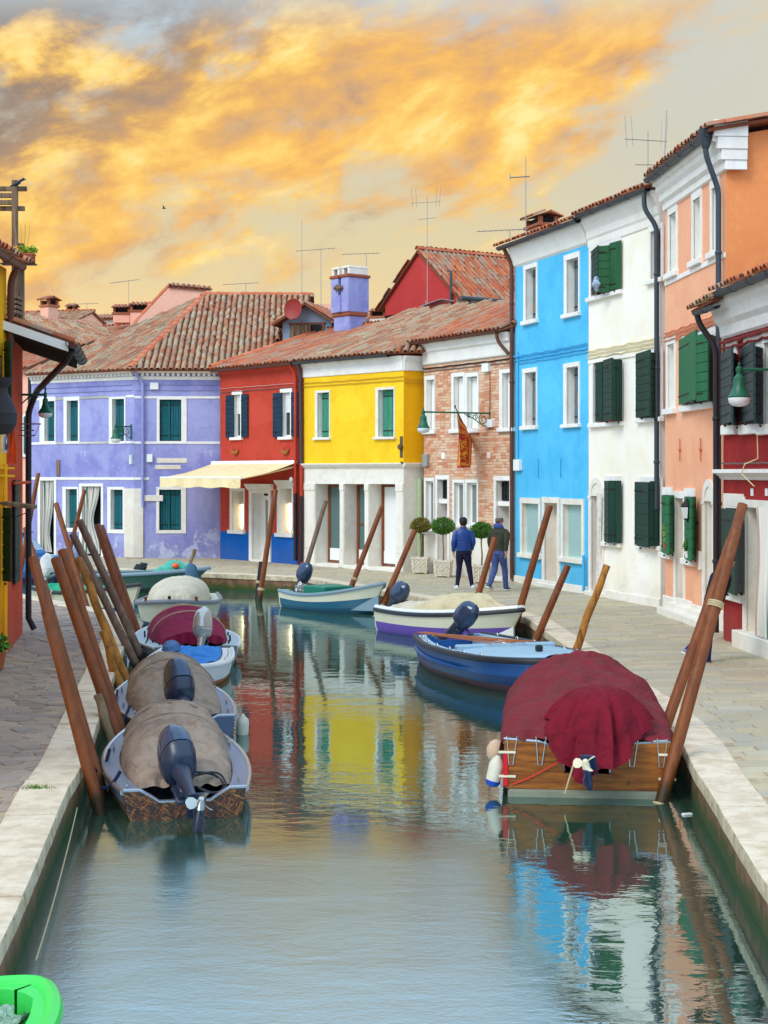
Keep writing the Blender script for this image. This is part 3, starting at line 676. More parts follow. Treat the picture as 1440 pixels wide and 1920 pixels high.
C_stripe = stripes('striped_curtain', [rgb(228, 222, 212), rgb(228, 222, 212), rgb(188, 160, 148), rgb(232, 226, 216), rgb(60, 130, 112), rgb(230, 224, 214)], 0, 4)
C_white = cloth('white_curtain', rgb(232, 228, 222))
def curtain(F, r, v, mat, tie=None, amp=.05, waves=5):
    """hanging door curtain with folds, gathered to one side when tied"""
    a, b, c, d = r; mb = MB(); nu, nz = 40, 16; mb.uv = []
    for k in range(nz + 1):
        t = k / nz; z = d + (c - d) * t
        for i in range(nu + 1):
            q = i / nu; uu = a + (b - a) * q
            if tie:
                pinch = math.exp(-((t - tie[1]) / .28) ** 2) * tie[2]; uu = uu * (1 - pinch) + (a + (b - a) * tie[0]) * pinch
            mb.v.append((uu, v + amp * math.sin(q * waves * 6.283 + .6 * math.sin(t * 3)) + .02 * math.sin(t * 5 + q * 3), z)); mb.uv.append((q, t))
    for k in range(nz):
        for i in range(nu): o = k * (nu + 1) + i; mb.f.append((o, o + 1, o + nu + 2, o + nu + 1)); mb.mi.append(0)
    return F.part('curtain', mb, mat, smooth=True, auto=80)
def op(r, t=.16): return (r[0], r[1], r[2], r[3], t)
def lamp_bracket(F, wall_px, lamp_px, label, arm, scroll=True, vdir=None):
    """green wall lamp on a scrolled bracket: arm stands out square from the wall"""
    u, z = F.at(*wall_px); t = thing('street_lamp', label, 'street lamp', F.Mw @ Vector((u, 0, z)), F.rz, 'green wall lamps')
    mb = MB(); mb.tube([(0, 0, 0), (0, -arm, 0)], .022, 8); mb.lathe([(.028, -.05), (.034, 0), (.028, .05)], 8, (0, -arm, 0)); obj('arm', mb, M_lampgreen, t, smooth=True)
    mb = MB(); mb.bbox(-.035, .035, -.02, .004, -.42, .08, .008); obj('wall_plate', mb, M_lampgreen, t)
    if scroll:
        mb = MB()
        for (cy, cz, r0, s0) in ((-.22, -.16, .15, 1), (-.48, -.10, .09, -1), (-.66, -.07, .06, 1)):
            pts = [(0, cy + (r0 * (1 - .75 * k / 22)) * math.cos(s0 * k * .42 + 1.6), cz + (r0 * (1 - .75 * k / 22)) * math.sin(s0 * k * .42 + 1.6)) for k in range(23)]
            mb.tube(pts, .013, 6)
        mb.tube([(0, -.01, -.38), (0, -.25, -.32), (0, -.5, -.16), (0, -.8, -.03)], .013, 6); obj('scroll', mb, M_lampgreen, t, smooth=True)
    y = -arm; mb = MB()
    mb.lathe([(.012, .10), (.02, .08), (.012, .05), (.05, .02), (.05, -.03), (.035, -.06), (.06, -.10), (.085, -.13), (.09, -.26), (.11, -.30), (.135, -.36), (.17, -.40), (.165, -.42)], 16, (0, y, 0)); sh = obj('lamp_shade', mb, M_lampgreen, t, smooth=True, auto=30)
    mb = MB(); mb.lathe([(.16, -.405), (.165, -.44), (.15, -.50), (.10, -.54), (.02, -.555)], 16, (0, y, 0)); obj('lamp_bowl', mb, M_lampglass, t, smooth=True, auto=60)
    return t
def antenna(base, h, label, kind='yagi', lean=(0, 0), rot=.3):
    b = Vector(base); t = thing('antenna', label, 'antenna', b, rot, 'rooftop aerials'); mb = MB(); top = Vector((lean[0], lean[1], h)); mb.tube([(0, 0, -.3), top], .011, 6); obj('mast', mb, M_alu, t)
    mb = MB(); z = h
    if kind == 'yagi':
        mb.tube([top + Vector((-.9, 0, -.05)), top + Vector((.5, 0, .05))], .012, 5)
        for k in range(9): x = -.85 + k * .16; mb.tube([top + Vector((x, -.16, -.045 + k * .009)), top + Vector((x, .16, -.045 + k * .009))], .006, 4)
    elif kind == 'log':
        for s_ in (-1, 1): mb.tube([top + Vector((0, 0, -.1)), top + Vector((s_ * .45, 0, .08))], .01, 5)
        for k in range(5):
            for s_ in (-1, 1): mb.tube([top + Vector((s_ * .09 * k, 0, -.35 + .04 * k)), top + Vector((s_ * .09 * k, 0, .3 - .03 * k))], .006, 4)
    elif kind == 'grid':
        mb.tube([top + Vector((-.55, 0, -.2)), top + Vector((.45, 0, -.2))], .01, 5)
        for x in (-.5, -.36, .3, .42): mb.tube([top + Vector((x, 0, -.35)), top + Vector((x * 1.1, 0, .3))], .008, 4)
        mb.tube([top + Vector((-.3, 0, -.75)), top + Vector((.3, 0, -.72))], .01, 5)
    elif kind == 'cross':
        mb.tube([top + Vector((-.42, 0, -h * .3)), top + Vector((.1, 0, -h * .28))], .02, 5); mb.tube([top + Vector((-.42, 0, -h * .3 - .06)), top + Vector((-.42, 0, -h * .3 + .1))], .014, 4)
    obj('aerial', mb, M_alu, t); return t
# ------------------------------------------------------------------ violet house (corner house, two fronts)
F = Facade((-8.3, 53.2), (-5.46, 53.35)); h = house('violet_house', 'violet plastered corner house with teal shutters under an old hipped tile roof', F)
ZE = F.z(330, 697)
FL = Facade((-12.3, 55.8), (-8.3, 53.2)).on(h, F)
up, upi = F.rect(294, 743, 350, 832), F.rect(299, 749, 340, 827); lo, loi = F.rect(293, 913, 349, 1000), F.rect(298.4, 918, 339.5, 994)
wall(F, 0, F.L, ZE, [op(upi), op(loi)], [P_purple], sides=(False, True), depth=7)
for r, i in ((up, upi), (lo, loi)):
    surround(F, r, i, M_trim, sill=False); m_ = (i[0] + i[1]) / 2
    boards(F, (i[0] + .03, m_ - .01, i[2] + .02, i[3] - .02), .10, S_teal, 4); boards(F, (m_ + .01, i[1] - .02, i[2] + .02, i[3] - .02), .11, S_teal, 4); backing(F, i, .158, name='window')
opsL = []; defs = []
for (o_, i_) in (((75, 744, 105, 832), (84, 752, 103, 827)), ((120, 744, 150, 832), (126, 751, 147, 827)), ((205, 744, 236, 832), (211, 748, 233.5, 827)), ((118, 913, 148, 997), (124, 917, 145, 990)), ((202, 913, 234, 1000), (208, 918, 231, 993))):
    r, i = FL.rect(*o_), FL.rect(*i_); opsL.append(op(i, .20)); defs.append((r, i))
d1, d2 = FL.rect(76, 901, 102, 1046), FL.rect(154, 912, 190, 1046)
d1 = (d1[0], d1[1], 0., d1[3]); d2 = (d2[0], d2[1], 0., d2[3])
wall(FL, 0, FL.L, ZE, opsL + [op(d1, .3), op(d2, .3)], [P_purple], sides=(True, False), depth=7)
for r, i in defs:
    surround(FL, r, i, M_trim, sill=False); boards(FL, (i[0] + .02, i[1] - .02, i[2] + .02, i[3] - .02), .15, S_teal, 3); backing(FL, i, .198, name='window')
for d_, tie in ((d1, (.15, .75, .45)), (d2, (.2, .5, .5))):
    surround(FL, (d_[0] - .12, d_[1] + .1, d_[2], d_[3] + .1), d_, M_trim, sill=False, name='door_frame'); backing(FL, d_, .298); curtain(FL, (d_[0] + .02, d_[0] + (d_[1] - d_[0]) * .85, .08, d_[3] - .02), .06, C_stripe, tie)
for f_, a_, b_ in ((F, 0, F.L), (FL, 0, FL.L)):
    xm = 380 if f_ is F else 180
    for (y0, y1) in ((743, 747.5), (828, 832.5), (895, 900)):
        z1, z0 = f_.z(xm, y0), f_.z(xm, y1); segs = [(a_, b_)]
        for r in ([up] if f_ is F and y0 < 890 else [] if f_ is F else ([q[0] for q in defs[:3]] if y0 < 890 else [])):
            segs = [s_ for (p_, q_) in segs for s_ in ((p_, r[0] - .002), (r[1] + .002, q_)) if s_[1] - s_[0] > .05]
        if f_ is F and y0 > 890: segs = [(a_, .5)]
        for s_ in segs: band(f_, s_[0] + .003, s_[1] - .003, z0, z1, M_trim, .022)
    band(f_, a_ + .002, b_ - .002, ZE - .27, ZE - .15, M_trim, .03, 'frieze')
    n = int(f_.L / .17)
    for k in range(n):
        mb = MB(); mb.bbox(.05 + k * .17, .15 + k * .17, -.13, .0, ZE - .145, ZE - .055, .01); f_.part('dentil', mb, M_trim)
    profile(f_, a_, b_, [(.10, ZE - .055), (.2, ZE - .03), (.24, ZE + .03), (.24, ZE + .07)], M_white, ret=(.0, .0))
    cable(f_, .2, f_.L - .1, ZE - .42, mat=P_purple); cable(f_, .1, f_.L - .1, ZE - .60, sag=.015, mat=P_purple)
# stone corner pilaster, downpipe, boxes, scars
mb = MB(); zt = F.z(260, 916); mb.bbox(-.01, .30, -.05, .02, 0, zt, .01); mb.bbox(-.015, .95, -.055, .018, zt - .42, zt - .22, .01); F.part('corner_stone', mb, P_offwhite)
mb = MB(); mb.bbox(FL.L - .42, FL.L + .02, -.05, .02, 0, zt, .01); FL.part('corner_stone', mb, P_offwhite)
u = F.u(268); pipe(F, [(u - .25, -.28, ZE - .05), (u, -.08, ZE - .35), (u, -.08, F.z(268, 949))], .05, P_purple)
for b_ in ((282, 718, 297, 730), (276, 852, 286, 866)): fixture(F, *b_, M_blind)
fixture(FL, 246, 853, 249.5, 870, M_blind)
for b_ in ((294, 859, 351, 868), (291, 872, 339, 880)):
    r = F.rect(*b_); mb = MB(); mb.bbox(r[0], r[1], -.018, .0, r[2], r[3], .01); F.part('repair_patch', mb, P_offwhite)
mb = MB(); r = FL.rect(107, 862, 117, 893); mb.bbox(r[0], r[1] - .1, -.05, 0, r[2], r[3], .02); FL.part('wooden_bracket', mb, W_old)
lamp_bracket(FL, (246, 800), (215, 800), 'green wall lamp on a scrolled bracket beside the violet corner pipe', .75)
# roof (facade frame of F is nearly world-aligned)
iv = F.Mw.inverted()
def loc(px, py, d): return iv @ W(px, py, d)
eL0 = iv @ Vector((-12.45, 55.5, ZE + .06)); eC = iv @ Vector((-8.38, 52.82, ZE + .06)); eR = iv @ Vector((-4.3, 52.95, ZE + .06))
apex = loc(385, 553, 60.0); rid = loc(585, 561, 61.0); kk = (apex.z - eC.z) / (apex.y - eC.y); eR.y = eC.y; rid.y = apex.y; rid.z = apex.z
roof(F, [eC, eR, rid, apex], TILE_OLD, limit=300, ridges=[(eC, apex), (apex, rid)])
roof(F, [eL0, eC, apex], TILE_OLD, limit=300)
ro = roof(F, [(rid.x + .3, rid.y + 6, ZE), (apex.x - 3, apex.y + 6, ZE), apex, rid], TILE_OLD, limit=0)
# dormer on the violet roof
D0 = loc(530, 660, 55.6); D1 = loc(622, 655, 55.2)
FD = Facade((F.Mw @ D0).xy, (F.Mw @ D1).xy).on(h, F)
zb = 6.4; zt = FD.z(575, 605); zr = FD.z(578, 572)
mb = MB(); wl = FD.L
mb.add([(0, 0, zb), (wl, 0, zb), (wl, 0, zt), (wl / 2, 0, zr), (0, 0, zt)], [(0, 1, 2, 3, 4)]); mb.quad((wl, 0, zb), (wl, 3.2, zb), (wl, 3.2, zt), (wl, 0, zt)); FD.part('dormer_wall', mb, P_grey)
for k in range(7):
    mb = MB(); zz0 = zb + (zt - zb) * k / 7; mb.box(-.02, .0, .05, 3.4, zz0 + .006, zz0 + (zt - zb) / 7 - .004); FD.part('board', mb, W_old)
mb = MB(); mb.quad((.002, .01, zb), (.002, 3.4, zb), (.002, 3.4, zt), (.002, .01, zt)); FD.part('dormer_side', mb, M_dark)
boards(FD, (wl * .15, wl * .55, zb, zt - .06), -.035, W_old, 4, strap=False, name='hatch'); backing(FD, (wl * .57, wl * .82, zb, zt - .08), -.012, name='window'); 
mb = MB(); mb.box(wl * .54, wl * .58, -.06, -.015, zb, zt - .04); mb.box(wl * .81, wl * .85, -.06, -.015, zb, zt - .04); mb.box(wl * .12, wl * .88, -.062, -.014, zt - .05, zt); FD.part('window_frame', mb, W_brown)
roof(FD, [(-.3, 4.2, zt - .06 ), (-.3, -.35, zt - .06), (wl / 2, -.35, zr + .06), (wl / 2, 4.2, zr + .06)], TILE_OLD, limit=60, name='dormer_roof')
roof(FD, [(wl + .3, -.35, zt - .06), (wl + .3, 4.2, zt - .06), (wl / 2, 4.2, zr + .06), (wl / 2, -.35, zr + .06)], TILE_RED, limit=60, name='dormer_roof')
# ------------------------------------------------------------------ red and cobalt house with the awning
F = Facade((-5.41, 52.9), (-2.65, 49.4)); h = house('red_house', 'red house with cobalt blue base, navy shutters and lit shop windows', F); FRED = F
ZE = F.z(480, 692); zp0, zp1 = F.z(420, 996), F.z(540, 1002); zpl = (zp0 + zp1) / 2
w1, w2 = F.rect(439, 740, 451.6, 820), F.rect(529.6, 736, 545, 819)
s1i, s2i = F.rect(436, 921, 457.5, 994), F.rect(525, 916, 548, 1000); dr = F.rect(474, 925, 505, 1049); dr = (dr[0], dr[1], 0, dr[3])
wall(F, 0, F.L, ZE, [op(w1), op(w2), op(s1i, .55), op(s2i, .55), op(dr, .35)], [P_red, P_blue_base, M_trim], zone=[(zpl, 1), (99, 0)], depth=5)
for w_ in (w1, w2):
    surround(F, (w_[0] - .10, w_[1] + .10, w_[2] - .09, w_[3] + .12), w_, M_trim); pane(F, w_, .12, M_glass, M_blind, .06)
    blind(F, (w_[0] + .05, w_[1] - .05, w_[2] + (w_[3] - w_[2]) * .55, w_[3] - .04), .07, M_blind, 10)
for (x0, x1, ya, yb) in ((423.4, 438.4, 741, 821), (452.4, 464.6, 739, 820), (511.7, 529, 737, 820), (546, 558.5, 735, 818)): leaf(F, x0, -.06, x1, -.045, ya, yb, S_navy, 9)
lit = glow('shop_light', (1, .84, .56, 1), 7); warm = paint('shop_interior', rgb(232, 210, 168), .7, .1)
for q, i in enumerate((s1i, s2i)):
    surround(F, (i[0] - .14, i[1] + .06, i[2] - .12, i[3] + .10), i, M_trim); 
    if q: profile(F, i[0] - .2, i[1] + .14, [(.02, i[3] + .10), (.10, i[3] + .2), (.12, i[3] + .26)], M_trim, 'lintel')
    mb = MB(); a, b, c, d = i; mb.box(a - .3, b + .3, .5, .52, c, d + .1); mb.box(a - .3, a - .28, .2, .5, c, d); mb.box(a - .3, b + .3, .2, .5, c - .02, c); F.part('shop_display', mb, warm)
    mb = MB(); mb.box(a + .03, a + .09, .40, .47, c + .03, d - .45); F.part('light_strip', mb, lit)
    mb = MB(); mb.box(a + .02, b, .25, .48, c + (d - c) * .66, c + (d - c) * .68); mb.bbox(b - .30, b - .12, .28, .42, c + .0, c + .34, .02); mb.bbox(b - .42, b - .3, .22, .34, c + .0, c + .16, .02); mb.bbox(a + .2, b - .1, .3, .44, d - .12, d - .02, .01, 1); F.part('shelf_goods', mb, [M_blind, M_dark])
surround(F, (dr[0] - .16, dr[1] + .12, 0, dr[3] + .12), dr, M_trim, .05, sill=False, name='door_frame'); profile(F, dr[0] - .28, dr[1] + .24, [(.03, dr[3] + .10), (.14, dr[3] + .24), (.16, dr[3] + .30)], M_trim, 'lintel')
dl = (dr[0] + .2, dr[1], .06, dr[3] - .08); dw = pane(F, dl, .28, M_blind, None, name='door'); mb = MB(); mb.box(dl[0] + .14, dl[1] - .06, .262, .279, .66, dl[3] - .14); obj('door_glass', mb, glass('door_glass', (.28, .25, .2, 1)), dw)
mb = MB(); mb.box(dr[0], dr[1], -.1, .35, -.02, .055); F.part('door_step', mb, M_white)
backing(F, (dr[0], dl[0], 0, dr[3]), .30, M_trim, 'door_reveal')
mb = MB(); c_ = F.at(553, 899); mb.lathe([(.02, -.1), (.06, -.05), (.07, 0), (.05, .06), (.0, .08)], 12, (c_[0], -.14, c_[1])); mb.tube([(c_[0], 0, c_[1]), (c_[0], -.14, c_[1])], .03, 8); F.part('wall_light', mb, M_blind, smooth=True)
for (px, py) in ((442.5, 844), (537, 843)):      # carved crescent ornaments
    u, z = F.at(px, py); mb = MB(); pts = [(u + .19 * math.cos(t), -.05, z + .06 + .16 * math.sin(t)) for t in [math.pi * (1.05 + .9 * k / 10) for k in range(11)]]; mb.tube(pts, [.012, .03, .045, .055, .06, .06, .06, .055, .045, .03, .012], 8); F.part('carved_ornament', mb, worn_wood('gilt_wood', rgb(176, 118, 52), rgb(126, 78, 36)), smooth=True)
cable(F, .05, F.L, F.z(480, 724), sag=.02, mat=paint('pink_wire', rgb(206, 150, 140), .6)); cable(F, .05, F.L, F.z(480, 731), sag=.01, mat=M_wire)
profile(F, 0, F.L, [(.02, ZE - .10), (.10, ZE - .03), (.14, ZE + .02)], P_red, 'cornice'); gutter(F, -.12, F.L + .05, ZE + .05, .27, .07, M_brownpipe)
PW = 4.3; pit = .32
e0, e1 = (-.15, -.32, ZE + .10), (F.L, -.32, ZE + .10)
FY = Facade((-2.46, 49.12), (.56, 45.6)); ZEY = FY.z(650, 676)
def w2f(F_, p): return F_.Mw.inverted() @ p
r_l = F.Mw @ Vector((-.15, PW, ZE + .1 + pit * (PW + .32)))
RY0 = FY.Mw @ Vector((-.05, 4.2, ZE + .1 + pit * 4.55)); 
roof(F, [e0, e1, w2f(F, RY0), (-.15, PW, ZE + .1 + pit * (PW + .32))], TILE_RED, ridges=[((-.12, -.3, ZE + .14), (-.12, PW, ZE + .14 + pit * (PW + .32))), ((-.15, PW, ZE + .12 + pit * (PW + .32)), w2f(F, RY0) + Vector((0, 0, .02)))])
roof(F, [(F.L + 2, PW + 4.2, ZE + .1), (-.15, PW + 4.2, ZE + .1), (-.15, PW, ZE + .1 + pit * (PW + .32)), (F.L + 2, PW, ZE + .1 + pit * (PW + .32))], TILE_RED, limit=0)
mb = MB(); mb.add([(0, 0, ZE - .02), (0, 5, ZE - .02), (0, PW, ZE + pit * PW)], [(0, 1, 2)]); F.part('gable', mb, P_red)
uu = F.L + .0
pipe(F, [(uu - .08, -.26, ZE), (uu - .02, -.09, ZE - .30), (uu - .02, -.09, F.z(561, 925))], .045, P_red); pipe(F, [(uu - .02, -.09, F.z(561, 925)), (uu - .02, -.09, .12)], .06, M_black)
# double violet chimney standing on the red roof
u, z = F.at(656, 622, 3.9); w_ = .92; hh = F.z(656, 590, 3.9) - z; zz0 = z - .55
mb = MB(); mb.bbox(u - .43, u + .43, 3.55, 4.25, zz0, z + hh - .08, .01); ch = F.part('chimney', mb, P_purple)
zt = F.z(656, 523, 3.9); zm = F.z(656, 573, 3.9)
mb = MB(); mb.bbox(u - .47, u + .49, 3.5, 4.3, z + hh - .08, z + hh + .05, .02); obj('collar', mb, M_brickcap, ch)
for s_ in (-1, 1):
    mb = MB(); c_ = u + s_ * .28; mb.bbox(c_ - .205, c_ + .205, 3.46, 4.34, z + hh + .05, zt, .015); mb.bbox(c_ - .25, c_ + .25, 3.42, 4.38, zt, zt + .10, .02, 1); mb.bbox(c_ - .2, c_ - .1, 3.5, 4.3, zt + .10, zt + .34, .02, 2); mb.bbox(c_ + .1, c_ + .2, 3.5, 4.3, zt + .10, zt + .34, .02, 2); mb.box(c_ - .12, c_ + .12, 3.7, 3.72, zt + .1, zt + .30, 3); mb.bbox(c_ - .21, c_ + .21, 3.48, 4.32, zt + .30, zt + .38, .02, 2); obj('flue', mb, [P_purple, M_brickcap, M_white, M_dark], ch)
mb = MB(); mb.bbox(u - .1, u + .1, 3.4, 4.4, z + hh + .05, F.z(656, 556, 3.9), .02); obj('link_wall', mb, P_purple, ch); mb = MB(); zq = F.z(660, 542, 3.9)
for k in range(4): mb.lathe([(.05, -.05), (.09, 0), (.08, .06), (.03, .1)], 8, (u - .12 + .09 * k, 3.40, zq + .03 * math.sin(k * 2)))
obj('nest', mb, W_old, ch)
# awning
t = thing('awning', 'cream fabric awning stretched out over the shop front of the red house', 'awning', F.Mw @ Vector((F.u(402), 0, 0)), F.rz)
ua, ub = 0, F.u(557) - F.u(402); zw = F.z(480, 868); pr = 2.05
zf = CAMZ - (896 - HY) * (50.6 - pr * .62) / FPX
mb = MB(); ns = 14
for i in range(ns):
    for j in range(8):
        f = lambda p, q: (ua + (ub - ua) * p, -.1 - (pr - .1) * q, zw - .02 + (zf - zw) * q - .05 * math.sin(math.pi * q) + .012 * math.sin(p * 44) * q)
        mb.quad(f(i / ns, j / 8), f((i + 1) / ns, j / 8), f((i + 1) / ns, (j + 1) / 8), f(i / ns, (j + 1) / 8))
C_awn = cloth('awning_canvas', rgb(244, 222, 172), rgb(232, 206, 150), .15)
obj('canopy', mb, C_awn, t, smooth=True); mb = MB()
for i in range(22):
    x0, x1 = ua + (ub - ua) * i / 22, ua + (ub - ua) * (i + 1) / 22; w0 = .02 * math.sin(i * 1.3); w1_ = .02 * math.sin((i + 1) * 1.3); mb.quad((x0, -pr - .03, zf - .02), (x1, -pr - .03, zf - .02), (x1, -pr - .03 + w1_, zf - .30 - .02 * math.sin(i + 1.)), (x0, -pr - .03 + w0, zf - .30 - .02 * math.sin(i * 1.)))
obj('valance', mb, C_awn, t, smooth=True)
mb = MB(); mb.tube([(ua, -pr, zf), (ub, -pr, zf)], .035, 8); obj('front_bar', mb, M_blind, t); mb = MB(); mb.bbox(ua - .02, ub + .05, -.14, -.002, zw - .05, zw + .07, .02); obj('roller_box', mb, M_blind, t)
for x in (ua + .1, ub - .1):
    mb = MB(); mb.tube([(x, -.06, zw - .14), (x - .0, -1.0, zw - .32), (x, -pr + .03, zf - .02)], .03, 6); obj('arm', mb, C_awn, t)
# satellite dish on the dormer
t = thing('satellite_dish', 'rust red satellite dish mounted on the dormer', 'satellite dish', W(552, 598, 54.9)); t.rotation_euler = (R(8), 0, R(-25)); mb = MB()
mb.lathe([(.0, 0), (.15, .012), (.27, .04), (.34, .075), (.345, .07), (.27, .03), (.0, -.015)], 24, M=Matrix.Translation((0, 0, .33)) @ Matrix.Rotation(R(78), 4, 'X') @ Matrix.Scale(1.06, 4, (0, 1, 0))); obj('dish', mb, paint('dish_red', rgb(150, 46, 38), .5), t, smooth=True)
mb = MB(); mb.tube([(0, .0, .02), (.12, -.35, .02), (.2, -.4, .1)], .014, 6); mb.tube([(0, .05, .3), (0, .3, .1), (.1, .5, -.25)], .02, 6); obj('feed_arm', mb, M_alu, t)
# ------------------------------------------------------------------ yellow house
F = FY; h = house('yellow_house', 'bright yellow house with pale green shutters above a white stone shopfront', F); ZE = ZEY
FC = Facade((.56, 45.6), (1.14, 45.95)).on(h, F)
zs0, zs1 = F.z(680, 876), F.z(680, 871)
w1, w1i, w2, w2i = F.rect(591.5, 732, 619.3, 825), F.rect(596, 736, 618, 820), F.rect(705, 726, 741, 824), F.rect(710, 730.5, 739, 819)
O = [F.rect(591.5, 907.5, 637, 1060), F.rect(645.5, 907.5, 683.6, 1062), F.rect(692, 907.5, 742, 1064)]; O = [(a, b, .08, d) for a, b, c, d in O]
wall(F, 0, F.L, ZE, [op(w1i, .2), op(w2i, .2)] + [op(o_, (.62, 2)) for o_ in O], [P_yellow, P_white, M_white], zone=[(zs0, 2), (99, 0)], sides=(True, False), depth=5)
wall(FC, 0, FC.L, ZE, [], [P_yellow2, P_offwhite], zone=[(zs0, 1), (99, 0)], sides=(False, True), depth=3)  # chamfer takes the darker yellow: shade of the turned-away face painted in
for r, i in ((w1, w1i), (w2, w2i)): surround(F, r, i, M_white, sill=True); boards(F, (i[0] + .02, i[1] - .02, i[2] + .02, i[3] - .02), .15, S_yellowgreen, 3); backing(F, i, .197, name='window')
for f_, L_ in ((F, F.L), (FC, FC.L)):
    profile(f_, 0, L_, [(.03, zs0 - .02), (.05, zs0), (.10, zs0 + .04), (.14, zs1 + .01), (.14, zs1 + .04)], M_white, 'shopfront_cornice', ret=(.03, .0))
    profile(f_, 0, L_, [(.03, ZE - .42), (.04, ZE - .40), (.05, ZE - .16), (.10, ZE - .06), (.13, ZE + .0)], M_trim, 'frieze')
    cable(f_, 0, L_, f_.z(680 if f_ is F else 776, 711), sag=.03, mat=paint('ochre_wire', rgb(196, 150, 40), .6)); cable(f_, 0, L_, f_.z(680 if f_ is F else 776, 718), sag=.015, mat=MATS['ochre_wire'])
gl2 = glass('shop_glass', (.09, .16, .15, 1)); prev = 0
for k, o_ in enumerate(O):
    a, b, c, d = o_; backing(F, o_, .618, M_dark); dw = pane(F, (a + .02, b, c, d), .50, gl2 if k < 2 else M_blind, W_brown, .09, 1 if k == 1 else 0, name='door'); mb = MB(); mb.box(a + .12, b - .09, .47, .488, c + .02, c + .45); obj('kick_panel', mb, M_blind, dw)
    mb = MB(); mb.bbox(a - .02, b + .02, -.06, .6, -.03, .078, .01); F.part('threshold', mb, M_white)
for (a, b) in ((.03, O[0][0] - .01), (O[0][1] + .01, O[1][0] - .01), (O[1][1] + .01, O[2][0] - .01), (O[2][1] + .01, F.L - .005)):
    mb = MB(); z2 = O[0][3]; mb.bbox(a, b, -.035, .01, .0, .5, .01); mb.bbox(a + .01, b - .01, -.025, .01, .505, z2 - .20, .008); mb.bbox(a, b, -.04, .01, z2 - .195, z2 + .02, .01); F.part('pilaster', mb, M_white)
mb = MB(); u, z0_ = F.at(753, 858); z1_ = F.z(753, 818); mb.bbox(u - .06, u + .06, -.02, 0, z0_, z1_, .005); mb.lathe([(.0, -.08), (.07, -.06), (.09, 0), (.07, .06), (.0, .08)], 10, M=Matrix.Translation((u, -.04, (z0_ + z1_) / 2)) @ Matrix.Rotation(R(90), 4, 'X')); F.part('iron_anchor', mb, paint('rusty_iron', rgb(96, 76, 60), .8, .4, 20))
mb = MB(); mb.tube([(u - .0, -.02, F.z(753, 866)), (u + .12, -.05, F.z(753, 869)), (F.L, -.04, F.z(753, 868))], .022, 6); F.part('cable', mb, M_iron); 
gutter(F, -.15, F.L - .35, ZE + .05, .28, .08); pipe(F, [(.02, -.28, ZE + .0), (-.02, -.12, ZE - .28), (.0, -.10, F.z(572, 870)), ], .05, M_gutter); pipe(F, [(.0, -.10, F.z(572, 870)), (.0, -.10, F.z(572, 930))], .05, P_red, clips=False); pipe(F, [(.0, -.10, F.z(572, 930)), (.0, -.10, .1)], .065, M_black)
mb = MB(); uq = FC.u(784); mb.tube([(uq, -.08, .02), (uq, -.08, FC.z(784, 897))], .075, 10); FC.part('downpipe', mb, paint('pale_green_pipe', rgb(168, 184, 142), .6, .2), smooth=True)
FB = Facade((1.14, 45.75), (3.34, 41.7)); ZEB = FB.z(860, 638)
rz_ = ZE + .1 + pit * 4.55; RY1 = FB.Mw @ Vector((0, 3.6, ZEB + .1 + .36 * 3.9))
ridge_r = w2f(F, RY1)
roof(F, [(-.02, -.33, ZE + .1), (F.L - .3, -.33, ZE + .1), ridge_r, (-.05, 4.2, rz_)], TILE_OLD, ridges=[((-.05, 4.2, rz_), ridge_r)])
roof(F, [(F.L - .3, -.33, ZE + .1), (F.L + .55, .25, ZE + .12), ridge_r], TILE_RED, limit=40)
roof(F, [(F.L + 3, 8.2, ZE), (-.05, 8.2, ZE), (-.05, 4.2, rz_ - .03), (F.L + 3, 4.2, rz_ - .03)], TILE_RED, limit=0)
# ------------------------------------------------------------------ bare brick house
F = FB; h = house('brick_house', 'bare brick house with white shuttered windows between the yellow and sky blue houses', F); ZE = ZEB
zf0 = F.z(870, 676); zpl = F.z(880, 990)
U = {'a': (F.rect(797.5, 704.5, 817, 814), F.rect(801, 712, 815.5, 806)), 'b': (F.rect(848, 699, 873, 812), F.rect(852, 706, 870, 804)), 'c': (F.rect(873.5, 699, 899, 812), F.rect(877, 706, 896.5, 804)), 'd': (F.rect(938, 692.5, 963, 809.5), F.rect(943, 699, 962.5, 802)),
     'e': (F.rect(797, 896, 816, 1000), F.rect(800, 902, 814.5, 996)), 'f': (F.rect(850, 899, 873, 990), F.rect(853, 905, 870.5, 984)), 'g': (F.rect(874, 899, 898, 990), F.rect(877, 905, 895.5, 984))}
D1, D2 = F.rect(822, 899, 841, 1076), F.rect(932, 901, 957.5, 1090); D1 = (D1[0], D1[1], 0, D1[3]); D2 = (D2[0], D2[1], 0, D2[3])
holes = [op(v[1], .18) for v in U.values()] + [op(D1, .45), op(D2, .45)]
M_mort2 = stone('brick_mortar', rgb(206, 178, 150), rgb(186, 150, 120), .9, 8, .3)
wall(F, 0, F.L, ZE, holes, [M_mort2, P_offwhite, P_white], zone=[(zpl, 1), (zf0, 0), (99, 2)], depth=5)
for k, (r, i) in U.items():
    surround(F, r, i, M_trim, .035)
    if k in 'abcd': boards(F, (i[0] + .02, i[1] - .02, i[2] + .02, i[3] - .02), .13, M_blind, 2, strap=False)
    else: pane(F, i, .13, glass('pale_glass', (.2, .22, .2, 1)), M_blind, .06)
